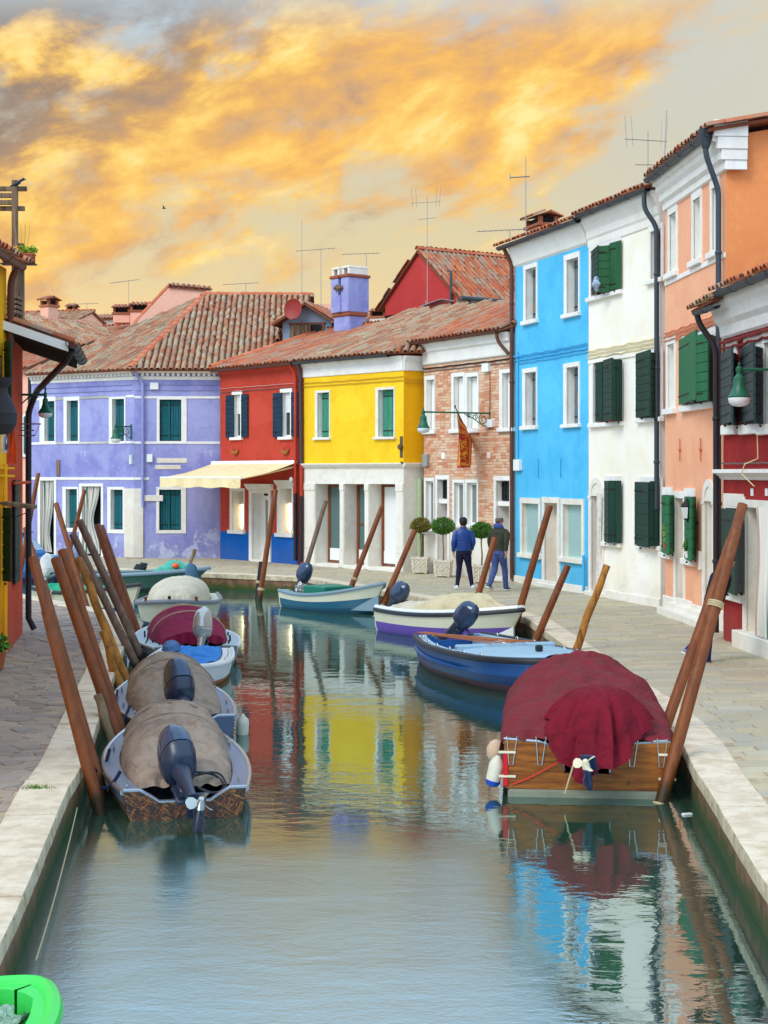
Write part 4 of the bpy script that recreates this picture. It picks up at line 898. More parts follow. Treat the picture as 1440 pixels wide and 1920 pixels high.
for d_, x0 in ((D1, .45), (D2, .35)):
    surround(F, (d_[0] - .1, d_[1] + .1, 0, d_[3] + .12), d_, M_trim, .045, sill=False, name='door_frame'); zt_ = d_[3] - .55
    mb = MB(); mb.box(d_[0], d_[1], .02, .2, zt_ - .12, zt_); F.part('transom_bar', mb, M_trim); backing(F, d_, .447, P_offwhite)
    boards(F, (d_[0] + (d_[1] - d_[0]) * x0, d_[1] - .02, .1, zt_ - .12), .38, W_door, 3, strap=False, name='door'); pane(F, (d_[0] + .03, d_[1] - .03, zt_ + .02, d_[3] - .03), .16, M_glass, M_iron, .03, 2, 4, name='transom_window')
    mb = MB(); mb.bbox(d_[0] - .1, d_[1] + .1, -.12, .42, -.03, .09, .01); F.part('door_step', mb, M_white)
# bricks, each laid
BR = pieces('house_brick', [rgb(216, 152, 116), rgb(204, 132, 98), rgb(222, 168, 130), rgb(228, 182, 148), rgb(210, 146, 112), rgb(232, 196, 164), rgb(196, 120, 86), rgb(220, 160, 122)], .9, 40, .2, lichen=(rgb(230, 206, 178), .7))
wl_ = [o for o in h.children if o.name.startswith('wall')][0]; LB = []; rows = int((zf0 - zpl) / .078)
excl = [(r[0] - .01, r[1] + .01, r[2] - .02, r[3] + .01) for r, _ in U.values()] + [(d_[0] - .11, d_[1] + .11, 0, d_[3] + .13) for d_ in (D1, D2)]
for j in range(rows):
    z = zpl + j * .078 + .004; free = [(.01, F.L - .01)]
    for a, b, c, d in excl:
        if c < z + .06 and d > z: free = [s_ for p_, q_ in free for s_ in ((p_, min(q_, a)), (max(p_, b), q_)) if s_[1] - s_[0] > .04]
    for a, b in free:
        u = a + (0 if a > .02 else -.13 * (j % 2))
        while u < b - .03:
            l = random.choice((.25, .25, .24, .13)); x0, x1 = max(u, a), min(u + l, b)
            if x1 - x0 > .04: LB.append((x0, x1, z))
            u += l + .012
LB.sort(key=lambda q: (-q[0] - (2 if q[2] < 2.8 else 0))); rest = MB()
bm_ = {}
for k, (x0, x1, z) in enumerate(LB):
    pr_ = random.uniform(.006, .014); hgt = .064
    if k < 300:
        key = round(x1 - x0, 2)
        if key not in bm_:
            q = MB(); q.bbox(0, key, -.012, .02, 0, hgt, .005); bm_[key] = q.mesh('brick'); bm_[key].materials.append(BR)
        o = bpy.data.objects.new('brick', bm_[key]); COL.objects.link(o); o.parent = wl_; o.location = (x0, .012 - pr_, z)
    else: rest.box(x0, x1, -pr_, .005, z, z + hgt)
obj('bricks_beyond', rest, BR, wl_, kind='stuff')
profile(F, 0, F.L, [(.03, zf0), (.05, zf0 + .03), (.05, ZE - .25), (.12, ZE - .2), (.13, ZE - .12), (.17, ZE - .04), (.2, ZE + .02)], M_trim, 'frieze')
cable(F, 0, F.L, zf0 - .10, sag=.03, r=.02, mat=M_iron); cable(F, 0, F.L, zf0 - .19, sag=.01, mat=M_wire)
gutter(F, -.2, F.L - .25, ZE + .06, .30, .07, M_brownpipe); pipe(F, [(F.L - .3, -.30, ZE + .02), (F.L - .28, -.26, ZE - .22), (F.L - .02, -.10, ZE - .55)], .05, M_brownpipe, clips=False)
for b_ in ((909, 682, 921, 697), (915, 787, 928, 801)): fixture(F, *b_, M_blind)
fixture(F, 797, 852, 806, 874, paint('meter_grey', rgb(150, 152, 150), .5))
for (px, py) in ((832, 855), (917, 854)): r = F.rect(px - 3, py - 6, px + 3, py + 6); mb = MB(); mb.bbox(r[0], r[1], -.03, 0, r[2], r[3], .01); F.part('stone_bracket', mb, M_trim)
u_ = F.u(920); mb = MB(); mb.tube([(u_, -.02, F.z(920, 697)), (u_, -.025, F.z(920, 770))], .012, 5); F.part('cable', mb, M_wire)
ZR = ZE + .1 + .36 * 3.9 
roof(F, [(-.25, -.34, ZE + .1), (F.L - .02, -.34, ZE + .1), (F.L + 2.6, 3.9, ZR + .3), (0, 3.6, ZR)], TILE_RED, ridges=[((0, 3.6, ZR), (F.L + 2.6, 3.9, ZR + .3))])
lamp_bracket(F, (919, 775), (794, 790), 'green wall lamp hanging from a long scrolled arm on the brick house', 2.05)
# flag on a short staff
u, z = F.at(880, 818); tp = F.Mw @ Vector((u, 0, z)); t = thing('flag', 'crimson and gold lion flag hanging limp from a slanted staff on the brick house', 'flag', tp, F.rz)
top_w = W(853, 762, 41.9); top = (F.Mw @ Matrix.Translation((u, 0, z))).inverted() @ top_w
mb = MB(); mb.tube([(0, 0, 0), top], .014, 6); mb.lathe([(0, -.03), (.03, 0), (0, .05)], 8, top); obj('staff', mb, M_iron, t)
def flagmat():
    m, tt, p = base_mat('flag_cloth'); s = tt.new('ShaderNodeSeparateXYZ'); tt.put(s.inputs[0], coords(tt, 'UV'))
    n = tt.noise(tt.xyz(tt.m('MULTIPLY', s.outputs[0], 7.), tt.m('MULTIPLY', s.outputs[1], 11.), 0), 1.0, 4, .6, 1.4); k = tt.ss(n, .50, .54)
    bx = tt.m('MINIMUM', tt.m('MINIMUM', s.outputs[0], tt.m('SUBTRACT', 1., s.outputs[0])), tt.m('MINIMUM', s.outputs[1], tt.m('SUBTRACT', 1., s.outputs[1])))
    k2 = tt.m('MULTIPLY', tt.ss(bx, .12, .10), tt.ss(bx, .03, .05)); k = tt.m('MAXIMUM', tt.m('MULTIPLY', k, tt.ss(bx, .14, .16)), tt.m('MULTIPLY', k2, .8))
    tt.put(p.inputs['Base Color'], tt.mix(k, rgb(186, 34, 24), rgb(236, 164, 36))); p.inputs['Roughness'].default_value = .8; return m
mb = MB(); mb.uv = []; nu, nv = 20, 26; a0 = top * .86; a1 = top * -.05
for j in range(nv + 1):
    q = j / nv
    for i in range(nu + 1):
        p_ = i / nu; base = Vector(a0).lerp(Vector(a1), p_ * (1 - .35 * q)); w_ = .05 * math.sin(p_ * 14 + q * 2) * (.3 + q)
        mb.v.append((base.x + w_ + .10 * q + .12 * p_, base.y + .05 * math.cos(p_ * 11 + q) * (.3 + q) - .02, base.z - q * (1.5 - .45 * p_) )); mb.uv.append((p_, q))
for j in range(nv):
    for i in range(nu): o_ = j * (nu + 1) + i; mb.f.append((o_, o_ + 1, o_ + nu + 2, o_ + nu + 1)); mb.mi.append(0)
obj('flag_cloth', mb, flagmat(), t, smooth=True, auto=80)
# ------------------------------------------------------------------ sky blue house
F = Facade((3.41, 41.6), (4.77, 37.33)); h = house('sky_blue_house', 'narrow sky blue three storey house with flaking shutters and white shopfront', F); FBL = F
ZE = F.z(1030, 444); zf0 = F.z(1030, 482)
WN = [(F.rect(983, 495, 1008.6, 608), F.rect(987, 503, 1006.5, 600)), (F.rect(1059, 475, 1088, 595), F.rect(1064, 485, 1086, 587)), (F.rect(981, 690, 1008, 806), F.rect(986, 698, 1006.5, 798)), (F.rect(1058, 680, 1088, 802), F.rect(1064, 688, 1086, 795))]
S1, SD, S2 = F.rect(980, 944, 1011, 1038), F.rect(1022, 943, 1046.5, 1097), F.rect(1057, 946, 1092, 1046); SD = (SD[0], SD[1], 0, SD[3])
wall(F, 0, F.L, ZE, [op(i, .24) for _, i in WN] + [op(S1, (.16, 1)), op(SD, (.30, 1)), op(S2, (.16, 1))], [P_blue, M_white, P_white], zone=[(zf0, 0), (99, 2)], depth=6)
for r, i in WN: surround(F, r, i, M_trim, .03); boards(F, (i[0] + .03, i[1] - .02, i[2] + .02, i[3] - .02), .17, S_flaking, 3); backing(F, i, .238, name='window')
for S_ in (S1, S2): surround(F, (S_[0] - .12, S_[1] + .12, S_[2] - .12, S_[3] + .14), S_, M_white, .03); blind(F, S_, .12, M_bluer, 26)
surround(F, (SD[0] - .14, SD[1] + .14, 0, SD[3] + .14), SD, M_white, .032, sill=False, name='door_frame'); backing(F, SD, .298, P_offwhite); boards(F, (SD[0] + .35, SD[1] - .03, .08, SD[3] - .05), .24, W_brown, 2, strap=False, name='door')
mb = MB(); mb.bbox(SD[0] - .3, SD[1] + .3, -.1, .28, -.03, .08, .01); F.part('door_step', mb, M_white); mb = MB(); mb.bbox(.02, F.L - .02, -.05, .0, -.03, .16, .01); F.part('plinth', mb, M_white)
profile(F, 0, F.L, [(.0, zf0), (.05, zf0 + .05), (.08, ZE - .35), (.18, ZE - .1), (.22, ZE + .02)], P_white, 'frieze')
zc = F.z(1030, 662); bw = paint('sky_blue_wire', rgb(70, 176, 222), .6)
cable(F, -.05, F.L, zc + .07, -.05, .022, bw, .04); cable(F, -.05, F.L, zc - .05, -.03, .015, bw, .01); cable(F, .2, F.L, zc - .12, -.03, .012, bw, .05)
fixture(F, 969, 862, 980, 882, M_blind); mb = MB()
for px in (1010, 1052): mb.tube([(F.u(px), -.02, F.z(px, 860)), (F.u(px), -.025, F.z(px, 896))], .012, 5)
F.part('tie_rod', mb, bw); mb = MB(); mb.tube([(F.u(973), -.03, F.z(973, 660)), (F.u(973), -.03, F.z(973, 862))], .018, 6); F.part('cable', mb, bw)
gutter(F, -.35, F.L + .1, ZE + .06, .32, .085); pipe(F, [(-.06, -.30, ZE + .02), (-.04, -.08, ZE - .4), (-.04, -.08, .08)], .055, M_brownpipe); pipe(F, [(F.L - .08, -.09, F.z(1093, 1040)), (F.L - .08, -.09, .05)], .035, bw, clips=False)
roof(F, [(-.45, -.36, ZE + .1), (F.L + .1, -.36, ZE + .1), (F.L + .1, 5, ZE + 2.1), (-.45, 5, ZE + 2.1)], TILE_RED, limit=160)
mb = MB(); mb.add([(-.01, 0, ZE - .02), (-.01, 6, ZE - .02), (-.01, 5, ZE + 1.95)], [(0, 1, 2)]); F.part('gable', mb, P_white)
u, z = F.at(1016, 440, 1.3); chimney(F, u, 1.3, z - .3, .95, .55, F.z(1016, 428, 1.3) - z + .3, M_brickcap)
# ------------------------------------------------------------------ cream house
F = Facade((4.775, 37.3), (5.80, 33.55)); h = house('cream_house', 'cream plastered house with dark green open shutters between sky blue and peach fronts', F); FCR = F
ZE = F.z(1142, 397); zf0 = F.z(1170, 443)
ops = []; t1 = F.rect(1109, 462, 1163, 551); t2 = F.rect(1221, 432, 1240, 523); m3 = F.rect(1113, 676, 1165, 792); m4 = F.rect(1203, 665, 1238, 783); g5 = F.rect(1138, 902, 1162, 1017); g6 = F.rect(1205, 904, 1238, 1022); ad = F.rect(1110, 930, 1129, 1118); ad = (ad[0], ad[1], .05, ad[3])
F_ops = [op(t1, .2), op(t2, .25), op(m3, .2), op(m4, .2), op(g5, .2), op(g6, .2), op(ad, (.35, 1))]
wall(F, 0, F.L, ZE, F_ops, [P_cream, M_white, P_white], zone=[(zf0, 0), (99, 2)], depth=7)
for i in (t1, t2, m3, m4, g5, g6): surround(F, (i[0] - .1, i[1] + .1, i[2] - .1, i[3] + .12), i, M_trim, .02); pane(F, i, .16, M_glass, W_brown, .06, 0, 2)
boards(F, (t2[0] + .25, t2[1] - .02, t2[2] + .03, t2[3] - .02), .12, S_green2, 2)
leaf(F, 1110, -.02, 1122, -.24, 470, 553, S_green, 8); leaf(F, 1122.6, -.30, 1143.4, -.10, 461, 549, S_green2, 6); leaf(F, 1143.8, -.10, 1164.6, -.05, 456, 545, S_green2, 6, vert=True)
leaf(F, 1117, -.04, 1130, -.05, 680, 791, S_green, 8, vert=True); leaf(F, 1131.7, -.16, 1148.5, -.30, 675, 790, S_green, 9); leaf(F, 1149.4, -.30, 1166.5, -.05, 673, 789, S_green, 3, vert=True)
leaf(F, 1193, -.06, 1219.3, -.28, 663, 784, S_green, 8); leaf(F, 1219.6, -.28, 1233, -.06, 660, 784, S_green, 8)
leaf(F, 1134, -.06, 1141.5, -.22, 901, 1016, S_green, 8); leaf(F, 1141.6, -.24, 1165, -.06, 901, 1017, S_green, 2, vert=True); leaf(F, 1191, -.06, 1216.8, -.24, 903, 1023, S_green, 6); leaf(F, 1218, -.24, 1235, -.06, 902, 1024, S_green, 2, vert=True)
def arch_door(F, r, mat, back, ring=.14, spring=None):
    """round-headed doorway: stone ring and dark opening in front of the pierced wall head"""
    a, b, c, d = r; w = (b - a) / 2; cu = (a + b) / 2; mb = MB(); k = 14
    for i in range(k):
        t0, t1_ = math.pi * i / k, math.pi * (i + 1) / k
        p = lambda rr, t, v: (cu + rr * math.cos(t), v, d + rr * math.sin(t))
        mb.loft([[p(w, t0, -.035), p(w + ring, t0, -.035), p(w + ring, t0, .02), p(w, t0, .3)], [p(w, t1_, -.035), p(w + ring, t1_, -.035), p(w + ring, t1_, .02), p(w, t1_, .3)]], True)
    mb.box(a - ring, a, -.034, .02, c, d); mb.box(b, b + ring, -.034, .02, c, d); mb.box(a - ring - .02, a + .0, -.05, .02, d - .06, d); mb.box(b, b + ring + .02, -.05, .02, d - .06, d)
    F.part('door_arch', mb, mat); mb = MB()
    mb.add([(cu + w * 1.02 * math.cos(math.pi * i / k), -.012, d + w * 1.02 * math.sin(math.pi * i / k)) for i in range(k + 1)], [tuple(range(k + 1))]); F.part('fanlight', mb, back)
arch_door(F, ad, M_white, M_white); backing(F, ad, .345, P_offwhite); boards(F, (ad[0] + .1, ad[1] - .02, .06, ad[3] + .0), .3, W_brown, 3, strap=False, name='door')
curtain(F, (ad[0] + .42, ad[1] + .12, .25, ad[3] + .05), -.06, C_white, (.5, .72, .6), .04, 4); mb = MB(); mb.bbox(ad[0] - .2, ad[1] + .2, -.12, .34, -.03, .08, .01); F.part('door_step', mb, M_white)
for k in range(4): mb = MB(); l_ = (F.L - .9) / 4; mb.bbox(.9 + k * l_ + .004, .9 + (k + 1) * l_ - .004, -.04, 0, -.04, .17, .01); F.part('plinth_stone', mb, M_white)
profile(F, 0, F.L, [(.02, zf0), (.03, zf0 + .02), (.03, ZE - .5), (.06, ZE - .45), (.08, ZE - .30), (.16, ZE - .15), (.22, ZE - .08), (.24, ZE + .02)], P_white, 'frieze')
zc = F.z(1170, 650); cw = paint('cream_wire', rgb(222, 206, 150), .6)
for dz_, sg in ((.05, .05), (-.04, .02), (-.12, .04)): cable(F, 0, F.L, zc + dz_, -.035, .016, cw, sg)
band(F, .01, F.L - .01, zc - .26, zc - .17, P_cream, .03)
gutter(F, -.05, F.L + .05, ZE + .06, .32, .085); pipe(F, [(F.L - .12, -.32, ZE + .02), (F.L - .12, -.32, ZE - .35), (F.L + .02, -.10, ZE - .75), (F.L + .02, -.10, F.z(1241, 955))], .052, M_gutter)
roof(F, [(-.05, -.36, ZE + .1), (F.L + .05, -.36, ZE + .1), (F.L + .05, 5, ZE + 2.1), (-.05, 5, ZE + 2.1)], TILE_RED, limit=160)
u, z = F.at(1120, 545, -.3); mb = MB(); mb.tube([(u - .06, -.3, z + .30), (u + .05, -.34, z + .12), (u + .0, -.3, z - .02)], [.05, .11, .03], 8); F.part('hanging_cloth', mb, cloth('blue_white_cloth', rgb(200, 214, 232), rgb(24, 60, 150), .8, sc=14), smooth=True)
# ------------------------------------------------------------------ peach house, gable in a shade-toned peach
F = Facade((5.80, 33.0), (6.10, 28.55)); h = house('peach_house', 'tall peach house with bright green shutters and a plain orange gable end', F); FP = F
ZE = F.z(1278, 318); zf0 = F.z(1300, 362)
T_ = [F.rect(1256, 400, 1268.5, 510), F.rect(1301, 372, 1314, 487), F.rect(1336, 351, 1347, 471)]; m1 = F.rect(1253, 645, 1265, 766); m2_ = F.rect(1284, 636, 1340, 757)
gw = F.rect(1246, 928, 1259, 1036); gd = F.rect(1268, 934, 1283, 1138); gw2 = F.rect(1288, 931, 1301, 1048); ga = F.rect(1323, 940, 1338, 1175); gd = (gd[0], gd[1], .1, gd[3]); ga = (ga[0], ga[1], .1, ga[3])
wall(F, 0, F.L, ZE, [op(i, .25) for i in T_ + [m1, m2_, gw, gw2]] + [op(gd, (.25, 1)), op(ga, (.35, 1))], [P_peach, M_white, P_white, P_orange], depth=9, sides=(True, False))
mb = MB(); mb.add([(F.L, 0, -.05), (F.L, 9, -.05), (F.L, 9, ZE - .1), (F.L, 5.5, ZE + .95), (F.L, 0, ZE)], [(0, 1, 2, 3, 4)]); F.part('gable', mb, P_orange)
for i in T_ + [m1, m2_, gw, gw2]:
    surround(F, (i[0] - .12, i[1] + .12, i[2] - .12, i[3] + .16), i, M_trim, .02); pane(F, i, .2, paint('pale_window_board', rgb(206, 208, 190), .6) if i in T_ + [m1] else M_glass, M_blind, .05)
band(F, .05, F.L - .02, T_[1][2] - .22, T_[1][2] - .125, M_trim, .03)
leaf(F, 1274, -.05, 1306.5, -.34, 638, 759, S_bright, 1, vert=True); leaf(F, 1307, -.34, 1328, -.30, 628, 754, S_bright, 7); leaf(F, 1328.4, -.30, 1341, -.05, 626, 752, S_green, 2, vert=True)
leaf(F, 1241.5, -.06, 1254.5, -.20, 928, 1036, S_bright, 6); leaf(F, 1254.7, -.20, 1262, -.05, 928, 1038, S_bright, 6); leaf(F, 1284.5, -.06, 1296.5, -.22, 931, 1048, S_bright, 6); leaf(F, 1296.8, -.22, 1304, -.05, 931, 1050, S_bright, 6)
surround(F, (gd[0] - .12, gd[1] + .1, .1, gd[3] + .14), gd, M_trim, .03, sill=False, name='door_frame'); backing(F, gd, .247, paint('beige_door', rgb(196, 172, 140), .6), 'door')
arch_door(F, ga, M_white, M_white); backing(F, ga, .345, P_offwhite, 'door')
for k in range(4): mb = MB(); l_ = F.L / 4; mb.bbox(k * l_ + .004, (k + 1) * l_ - .004, -.06, 0, -.04, .30 + .04 * (k % 2), .012); F.part('plinth_stone', mb, M_white)
for i_ in range(2): mb = MB(); mb.bbox(gd[0] - .2, ga[1] + .2, -.35 + .17 * i_, .0, -.03 + .001 * i_, .12 + .10 * i_, .01); F.part('door_step', mb, M_white)
profile(F, 0, F.L + .12, [(.02, zf0), (.06, zf0 + .02), (.06, zf0 + .14), (.13, zf0 + .20), (.13, zf0 + .32), (.20, zf0 + .40), (.20, zf0 + .5), (.27, ZE - .1), (.27, ZE + .04)], M_trim, 'cornice')
mb = MB()
for (o_, z0_, z1_) in ((.06, zf0, zf0 + .17), (.13, zf0 + .17, zf0 + .36), (.20, zf0 + .36, zf0 + .58), (.27, zf0 + .58, ZE + .25)): mb.bbox(F.L + .13, F.L + .13 + .02 + o_ * .3, -o_, .34, z0_, z1_, .008)
F.part('cornice_return', mb, M_trim)
gutter(F, -.05, F.L + .15, ZE + .06, .36, .09); mb = MB(); mb.lathe([(.06, -.2), (.13, 0), (.14, .14), (.12, .15)], 12, (F.L - .02, -.36, ZE - .02)); F.part('hopper', mb, M_gutter, smooth=True)
pipe(F, [(F.L - .02, -.36, ZE - .1), (F.L - .02, -.36, ZE - .32), (F.L - .05, -.12, ZE - .95), (F.L - .05, -.12, F.z(1350, 1060))], .05, M_gutter)
zc = F.z(1295, 615); pw = paint('peach_wire', rgb(206, 120, 84), .6)
for dz_, sg in ((.06, .04), (-.02, .02), (-.09, .05)): cable(F, 0, F.L, zc + dz_, -.035, .016, pw, sg)
roof(F, [(-.05, -.38, ZE + .1), (F.L + .3, -.38, ZE + .1), (F.L + .3, 5.5, ZE + 1.15), (-.05, 5.5, ZE + 1.15)], TILE_RED, limit=160)
roof(F, [(F.L + .3, 9.3, ZE), (-.05, 9.3, ZE), (-.05, 5.5, ZE + 1.12), (F.L + .3, 5.5, ZE + 1.12)], TILE_RED, limit=0)
mb = MB(); mb.box(F.L + .05, F.L + .33, -.42, 5.5, 0, .06, M=Matrix.Translation((0, 0, ZE + .10)) @ Matrix(((1, 0, 0, 0), (0, 1, 0, 0), (0, 1.05 / 5.9, 1, .1), (0, 0, 0, 1)))); F.part('verge', mb, TILE_RIDGE)
# window plants and lantern
def leafy(mb, c, r, n, s=.035, mi=0, squash=1.0, seed=1):
    rnd = random.Random(seed)
    for _ in range(n):
        d = Vector((rnd.gauss(0, 1), rnd.gauss(0, 1), rnd.gauss(0, 1))).normalized() * (rnd.random() ** .45) * r; d.z *= squash; p = Vector(c) + d
        a = Vector((rnd.uniform(-1, 1), rnd.uniform(-1, 1), rnd.uniform(-.6, 1))).normalized() * s * rnd.uniform(.7, 1.3); b = a.orthogonal().normalized() * s * .45
        mb.add([p - a, p + b, p + a, p - b], [(0, 1, 2, 3)], mi)
def leafmat(name, c1, c2):
    if name in MATS: return MATS[name]
    m, t, p = base_mat(name); r = t.new('ShaderNodeNewGeometry').outputs['Random Per Island']; t.put(p.inputs['Base Color'], t.mix(r, c1, c2)); p.inputs['Roughness'].default_value = .55; p.inputs['Specular IOR Level'].default_value = .3
    MATS[name] = m; return m
L_green = leafmat('box_leaf', rgb(44, 92, 18), rgb(84, 136, 30)); L_olive = leafmat('dry_leaf', rgb(96, 96, 30), rgb(146, 128, 50)); L_lime = leafmat('lime_leaf', rgb(120, 150, 30), rgb(176, 190, 60)); L_pink = leafmat('pink_petal', rgb(210, 60, 140), rgb(240, 120, 180)); L_amber = leafmat('amber_leaf', rgb(200, 130, 30), rgb(220, 170, 60))
M_terra = paint('terracotta_pot', rgb(170, 92, 60), .8, .2)
def pot_plant(p, r, hgt, label, lm, pink=False, seed=1, squash=1.2, pm=None):
    t = thing('potted_plant', label, 'plant', p); mb = MB(); mb.lathe([(r * .7, 0), (r, hgt * .95), (r * 1.1, hgt * .95), (r * 1.1, hgt), (r * .9, hgt), (r * .85, hgt * .85)], 14); obj('pot', mb, pm or M_terra, t, smooth=True, auto=30); mb = MB(); leafy(mb, (0, 0, hgt + r * .9 * squash), r * 1.25, 320, r * .28, 0, squash, seed)
    if pink: leafy(mb, (.02, -.05, hgt + r * 2.4), r * .4, 40, r * .2, 1, 1, seed + 1)
    obj('foliage', mb, [lm, L_pink], t); return t
u, z = F.at(1292, 1046, -.12); pot_plant(F.Mw @ Vector((u, -.12, z)), .10, .13, 'small bushy plant with a pink bloom on the peach house sill', L_green, True, 3, pm=M_blind)
u, z = F.at(1252, 1030, -.10); pot_plant(F.Mw @ Vector((u, -.12, z)), .08, .12, 'slim upright green plant on the peach house sill', L_lime, False, 4, 2.6)
u, z = F.at(1309, 958); t = thing('wall_lantern', 'black iron lantern with glass panes beside the peach arched door', 'lantern', F.Mw @ Vector((u, 0, z)), F.rz); mb = MB(); mb.tube([(0, 0, -.22), (0, -.1, -.28), (0, -.2, -.2), (0, -.22, -.16)], .014, 6); mb.lathe([(.05, -.17), (.06, -.16), (.115, .08), (.125, .09), (.05, .19), (.02, .22), (.0, .26)], 6, (0, -.22, 0)); obj('frame', mb, M_iron, t); mb = MB(); mb.lathe([(.062, -.14), (.112, .07)], 6, (0, -.226, 0)); obj('lantern_glass', mb, M_lampglass, t)
fixture(F, 1313, 1034, 1316.5, 1068, M_blind, .04, 'intercom'); mb = MB()
for px in (1277, 1316): u, z = F.at(px, 843); mb.tube([(u, -.03, z - .22), (u, -.03, z + .22)], .012, 5); mb.tube([(u, 0, z), (u, -.05, z)], .03, 6)
F.part('tie_rod', mb, pw)
# ------------------------------------------------------------------ dark red house at the right edge
F = Facade((5.75, 27.1), (6.30, 19.6)); h = house('dark_red_house', 'dark red house with slate green shutters, white cornice and striped door curtain', F); FDR = F
ZE = F.z(1410, 548); zb0, zb1 = F.z(1400, 900), F.z(1400, 882)
wA = F.rect(1366, 664, 1380, 797); wB = F.rect(1400, 653, 1426, 795); wC = F.rect(1434, 640, 1462, 795)
gS = F.rect(1362, 953, 1394, 1108); gD = F.rect(1400, 953, 1470, 1213); gD = (gD[0], gD[1], .12, gD[3])
wall(F, 0, F.L, ZE, [op(wA, .2), op(wB, .2), op(wC, .2), op(gS, .2), op(gD, (.35, 1))], [P_darkred, M_white, P_white], depth=6)
for i in (wA, wB, wC, gS): surround(F, (i[0] - .1, i[1] + .1, i[2] - .16, i[3] + .2), i, M_trim, .02); pane(F, i, .17, M_glass, W_brown, .06)
leaf(F, 1352.5, -.06, 1373, -.30, 663, 797, S_slate, 8); leaf(F, 1373.5, -.30, 1383.6, -.06, 660, 797, S_slate, 8); leaf(F, 1389, -.06, 1414, -.30, 654, 794, S_slate, 8); leaf(F, 1415, -.30, 1429, -.06, 648, 794, S_slate, 8)
leaf(F, 1354, -.08, 1380.5, -.26, 953, 1105, S_green, 1, vert=True); leaf(F, 1381, -.26, 1394, -.06, 955, 1112, S_slate, 2, vert=True)
surround(F, (gD[0] - .14, gD[1] + .12, .1, gD[3] + .12), gD, M_white, .03, sill=False, name='door_frame'); backing(F, gD, .345, P_offwhite, 'door'); curtain(F, (F.u(1420, -.05), F.u(1475, -.05), .28, gD[3] + .02), -.07, C_stripe, None, .04, 7)
band(F, F.u(1359), gD[0] - .15, gS[3] + .02, gS[3] + .24, M_white, .028, 'lintel'); mb = MB(); mb.bbox(gD[0] - .3, F.L, -.16, .3, -.03, .26, .012); F.part('door_step', mb, M_white)
profile(F, 0, F.L, [(.02, zb0), (.04, zb0 + .02), (.06, zb0 + .05), (.13, zb1 - .06), (.17, zb1 - .04), (.17, zb1 + .02)], M_trim, 'string_cornice', ret=(.1, 0))
profile(F, 0, F.L, [(.02, ZE - .62), (.06, ZE - .58), (.08, ZE - .42), (.16, ZE - .34), (.2, ZE - .18), (.28, ZE - .08), (.30, ZE + .03)], M_trim, 'cornice')
cable(F, 0, F.L, ZE - .68, -.06, .03, paint('dark_red_wire', rgb(128, 34, 34), .6), .03); cable(F, 0, F.L, ZE - .78, -.05, .022, MATS['dark_red_wire'], .04); cable(F, 0, F.L, F.z(1400, 868), -.04, .012, M_wire, .02)
mb = MB(); uq, zq = F.at(1424, 800); mb.tube([(uq, -.04, zq), (uq + .02, -.03, zq - .5), (uq - .15, -.19, zb1 + .1), (uq - .3, -.2, zb1 - .05), (uq - .1, -.05, zb0 - .1)], .010, 5); F.part('cable', mb, cw, smooth=True)
gutter(F, -.30, .95, ZE - .13, .40, .07); gutter(F, 1.0, F.L, ZE + .06, .40, .09); pipe(F, [(-.22, -.40, ZE - .16), (-.20, -.36, ZE - .34), (-.10, -.10, ZE - .75), (-.10, -.10, .1)], .05, M_black)
roof(F, [(-.32, -.48, ZE - .09), (1.0, -.48, ZE - .02), (1.0, 4.5, ZE + 1.55), (-.32, 4.5, ZE + 1.5)], TILE_OLD, limit=120); roof(F, [(1.0, -.46, ZE + .09), (F.L, -.46, ZE + .09), (F.L, 4.5, ZE + 1.7), (1.0, 4.5, ZE + 1.7)], TILE_RED, limit=150)
lamp_bracket(F, (1475, 693), (1387, 700), 'green wall lamp with clouded bowl in front of the dark red house', .72, scroll=False)
for px in (1411, 1438): r = F.rect(px - 2.2, 916, px + 2.2, 930); mb = MB(); mb.bbox(r[0], r[1], -.015, 0, r[2], r[3], .004); F.part('number_plate', mb, M_blind)
# ------------------------------------------------------------------ left edge: ochre yellow house, vermilion house
F = Facade((-5.85, 18.5), (-5.9, 25.0)); h = house('ochre_house', 'ochre yellow house front with dark green shutters at the left edge', F); ZE = 6.0
wU, wD = (F.L - 2.1, F.L - 1.2, 3.95, 4.85), (F.L - 2.1, F.L - 1.2, 1.3, 2.35)
wall(F, 0, F.L, ZE, [op(wU, .2), op(wD, .2)], [P_yellow2], depth=6)
for i in (wU, wD): surround(F, (i[0] - .1, i[1] + .1, i[2] - .1, i[3] + .1), i, M_trim); pane(F, i, .16, M_glass, W_brown)
leaf(F, 9, -.03, 21, -.19, 640, 760, S_green, 6); leaf(F, 6, -.03, 21, -.19, 951, 1090, S_green, 6)
gutter(F, F.L - 5, F.L + .1, ZE + .05, .22, .07, M_brownpipe); pipe(F, [(F.L - .15, -.2, ZE), (F.L - .1, -.09, ZE - .2), (F.L - .1, -.09, 4.75)], .055, M_brownpipe)
roof(F, [(F.L - 6, -.3, ZE + .1), (F.L + .12, -.3, ZE + .1), (F.L + .12, 4, ZE + 1.6), (F.L - 6, 4, ZE + 1.6)], TILE_RED, limit=120)
pipe(F, [(F.L - .35, -.06, 2.95), (F.L - .35, -.06, .05)], .035, P_yellow2, clips=False)
for z_ in (2.9, 2.78): mb = MB(); mb.tube([(F.L - 3, -.04, z_), (F.L + .3, -.05, z_ - .02)], .02, 6); F.part('conduit', mb, P_yellow2)
t = thing('flower_pot', 'leafy pot at the foot of the ochre house wall', 'plant', (-5.55, 22.9, 0)); mb = MB(); mb.lathe([(.10, 0), (.14, .22), (.15, .22), (.15, .25), (.12, .25)], 14); obj('pot', mb, M_terra, t, smooth=True, auto=30); mb = MB(); leafy(mb, (0, 0, .36), .2, 260, .05, 0, .8, 5); obj('foliage', mb, L_green, t)
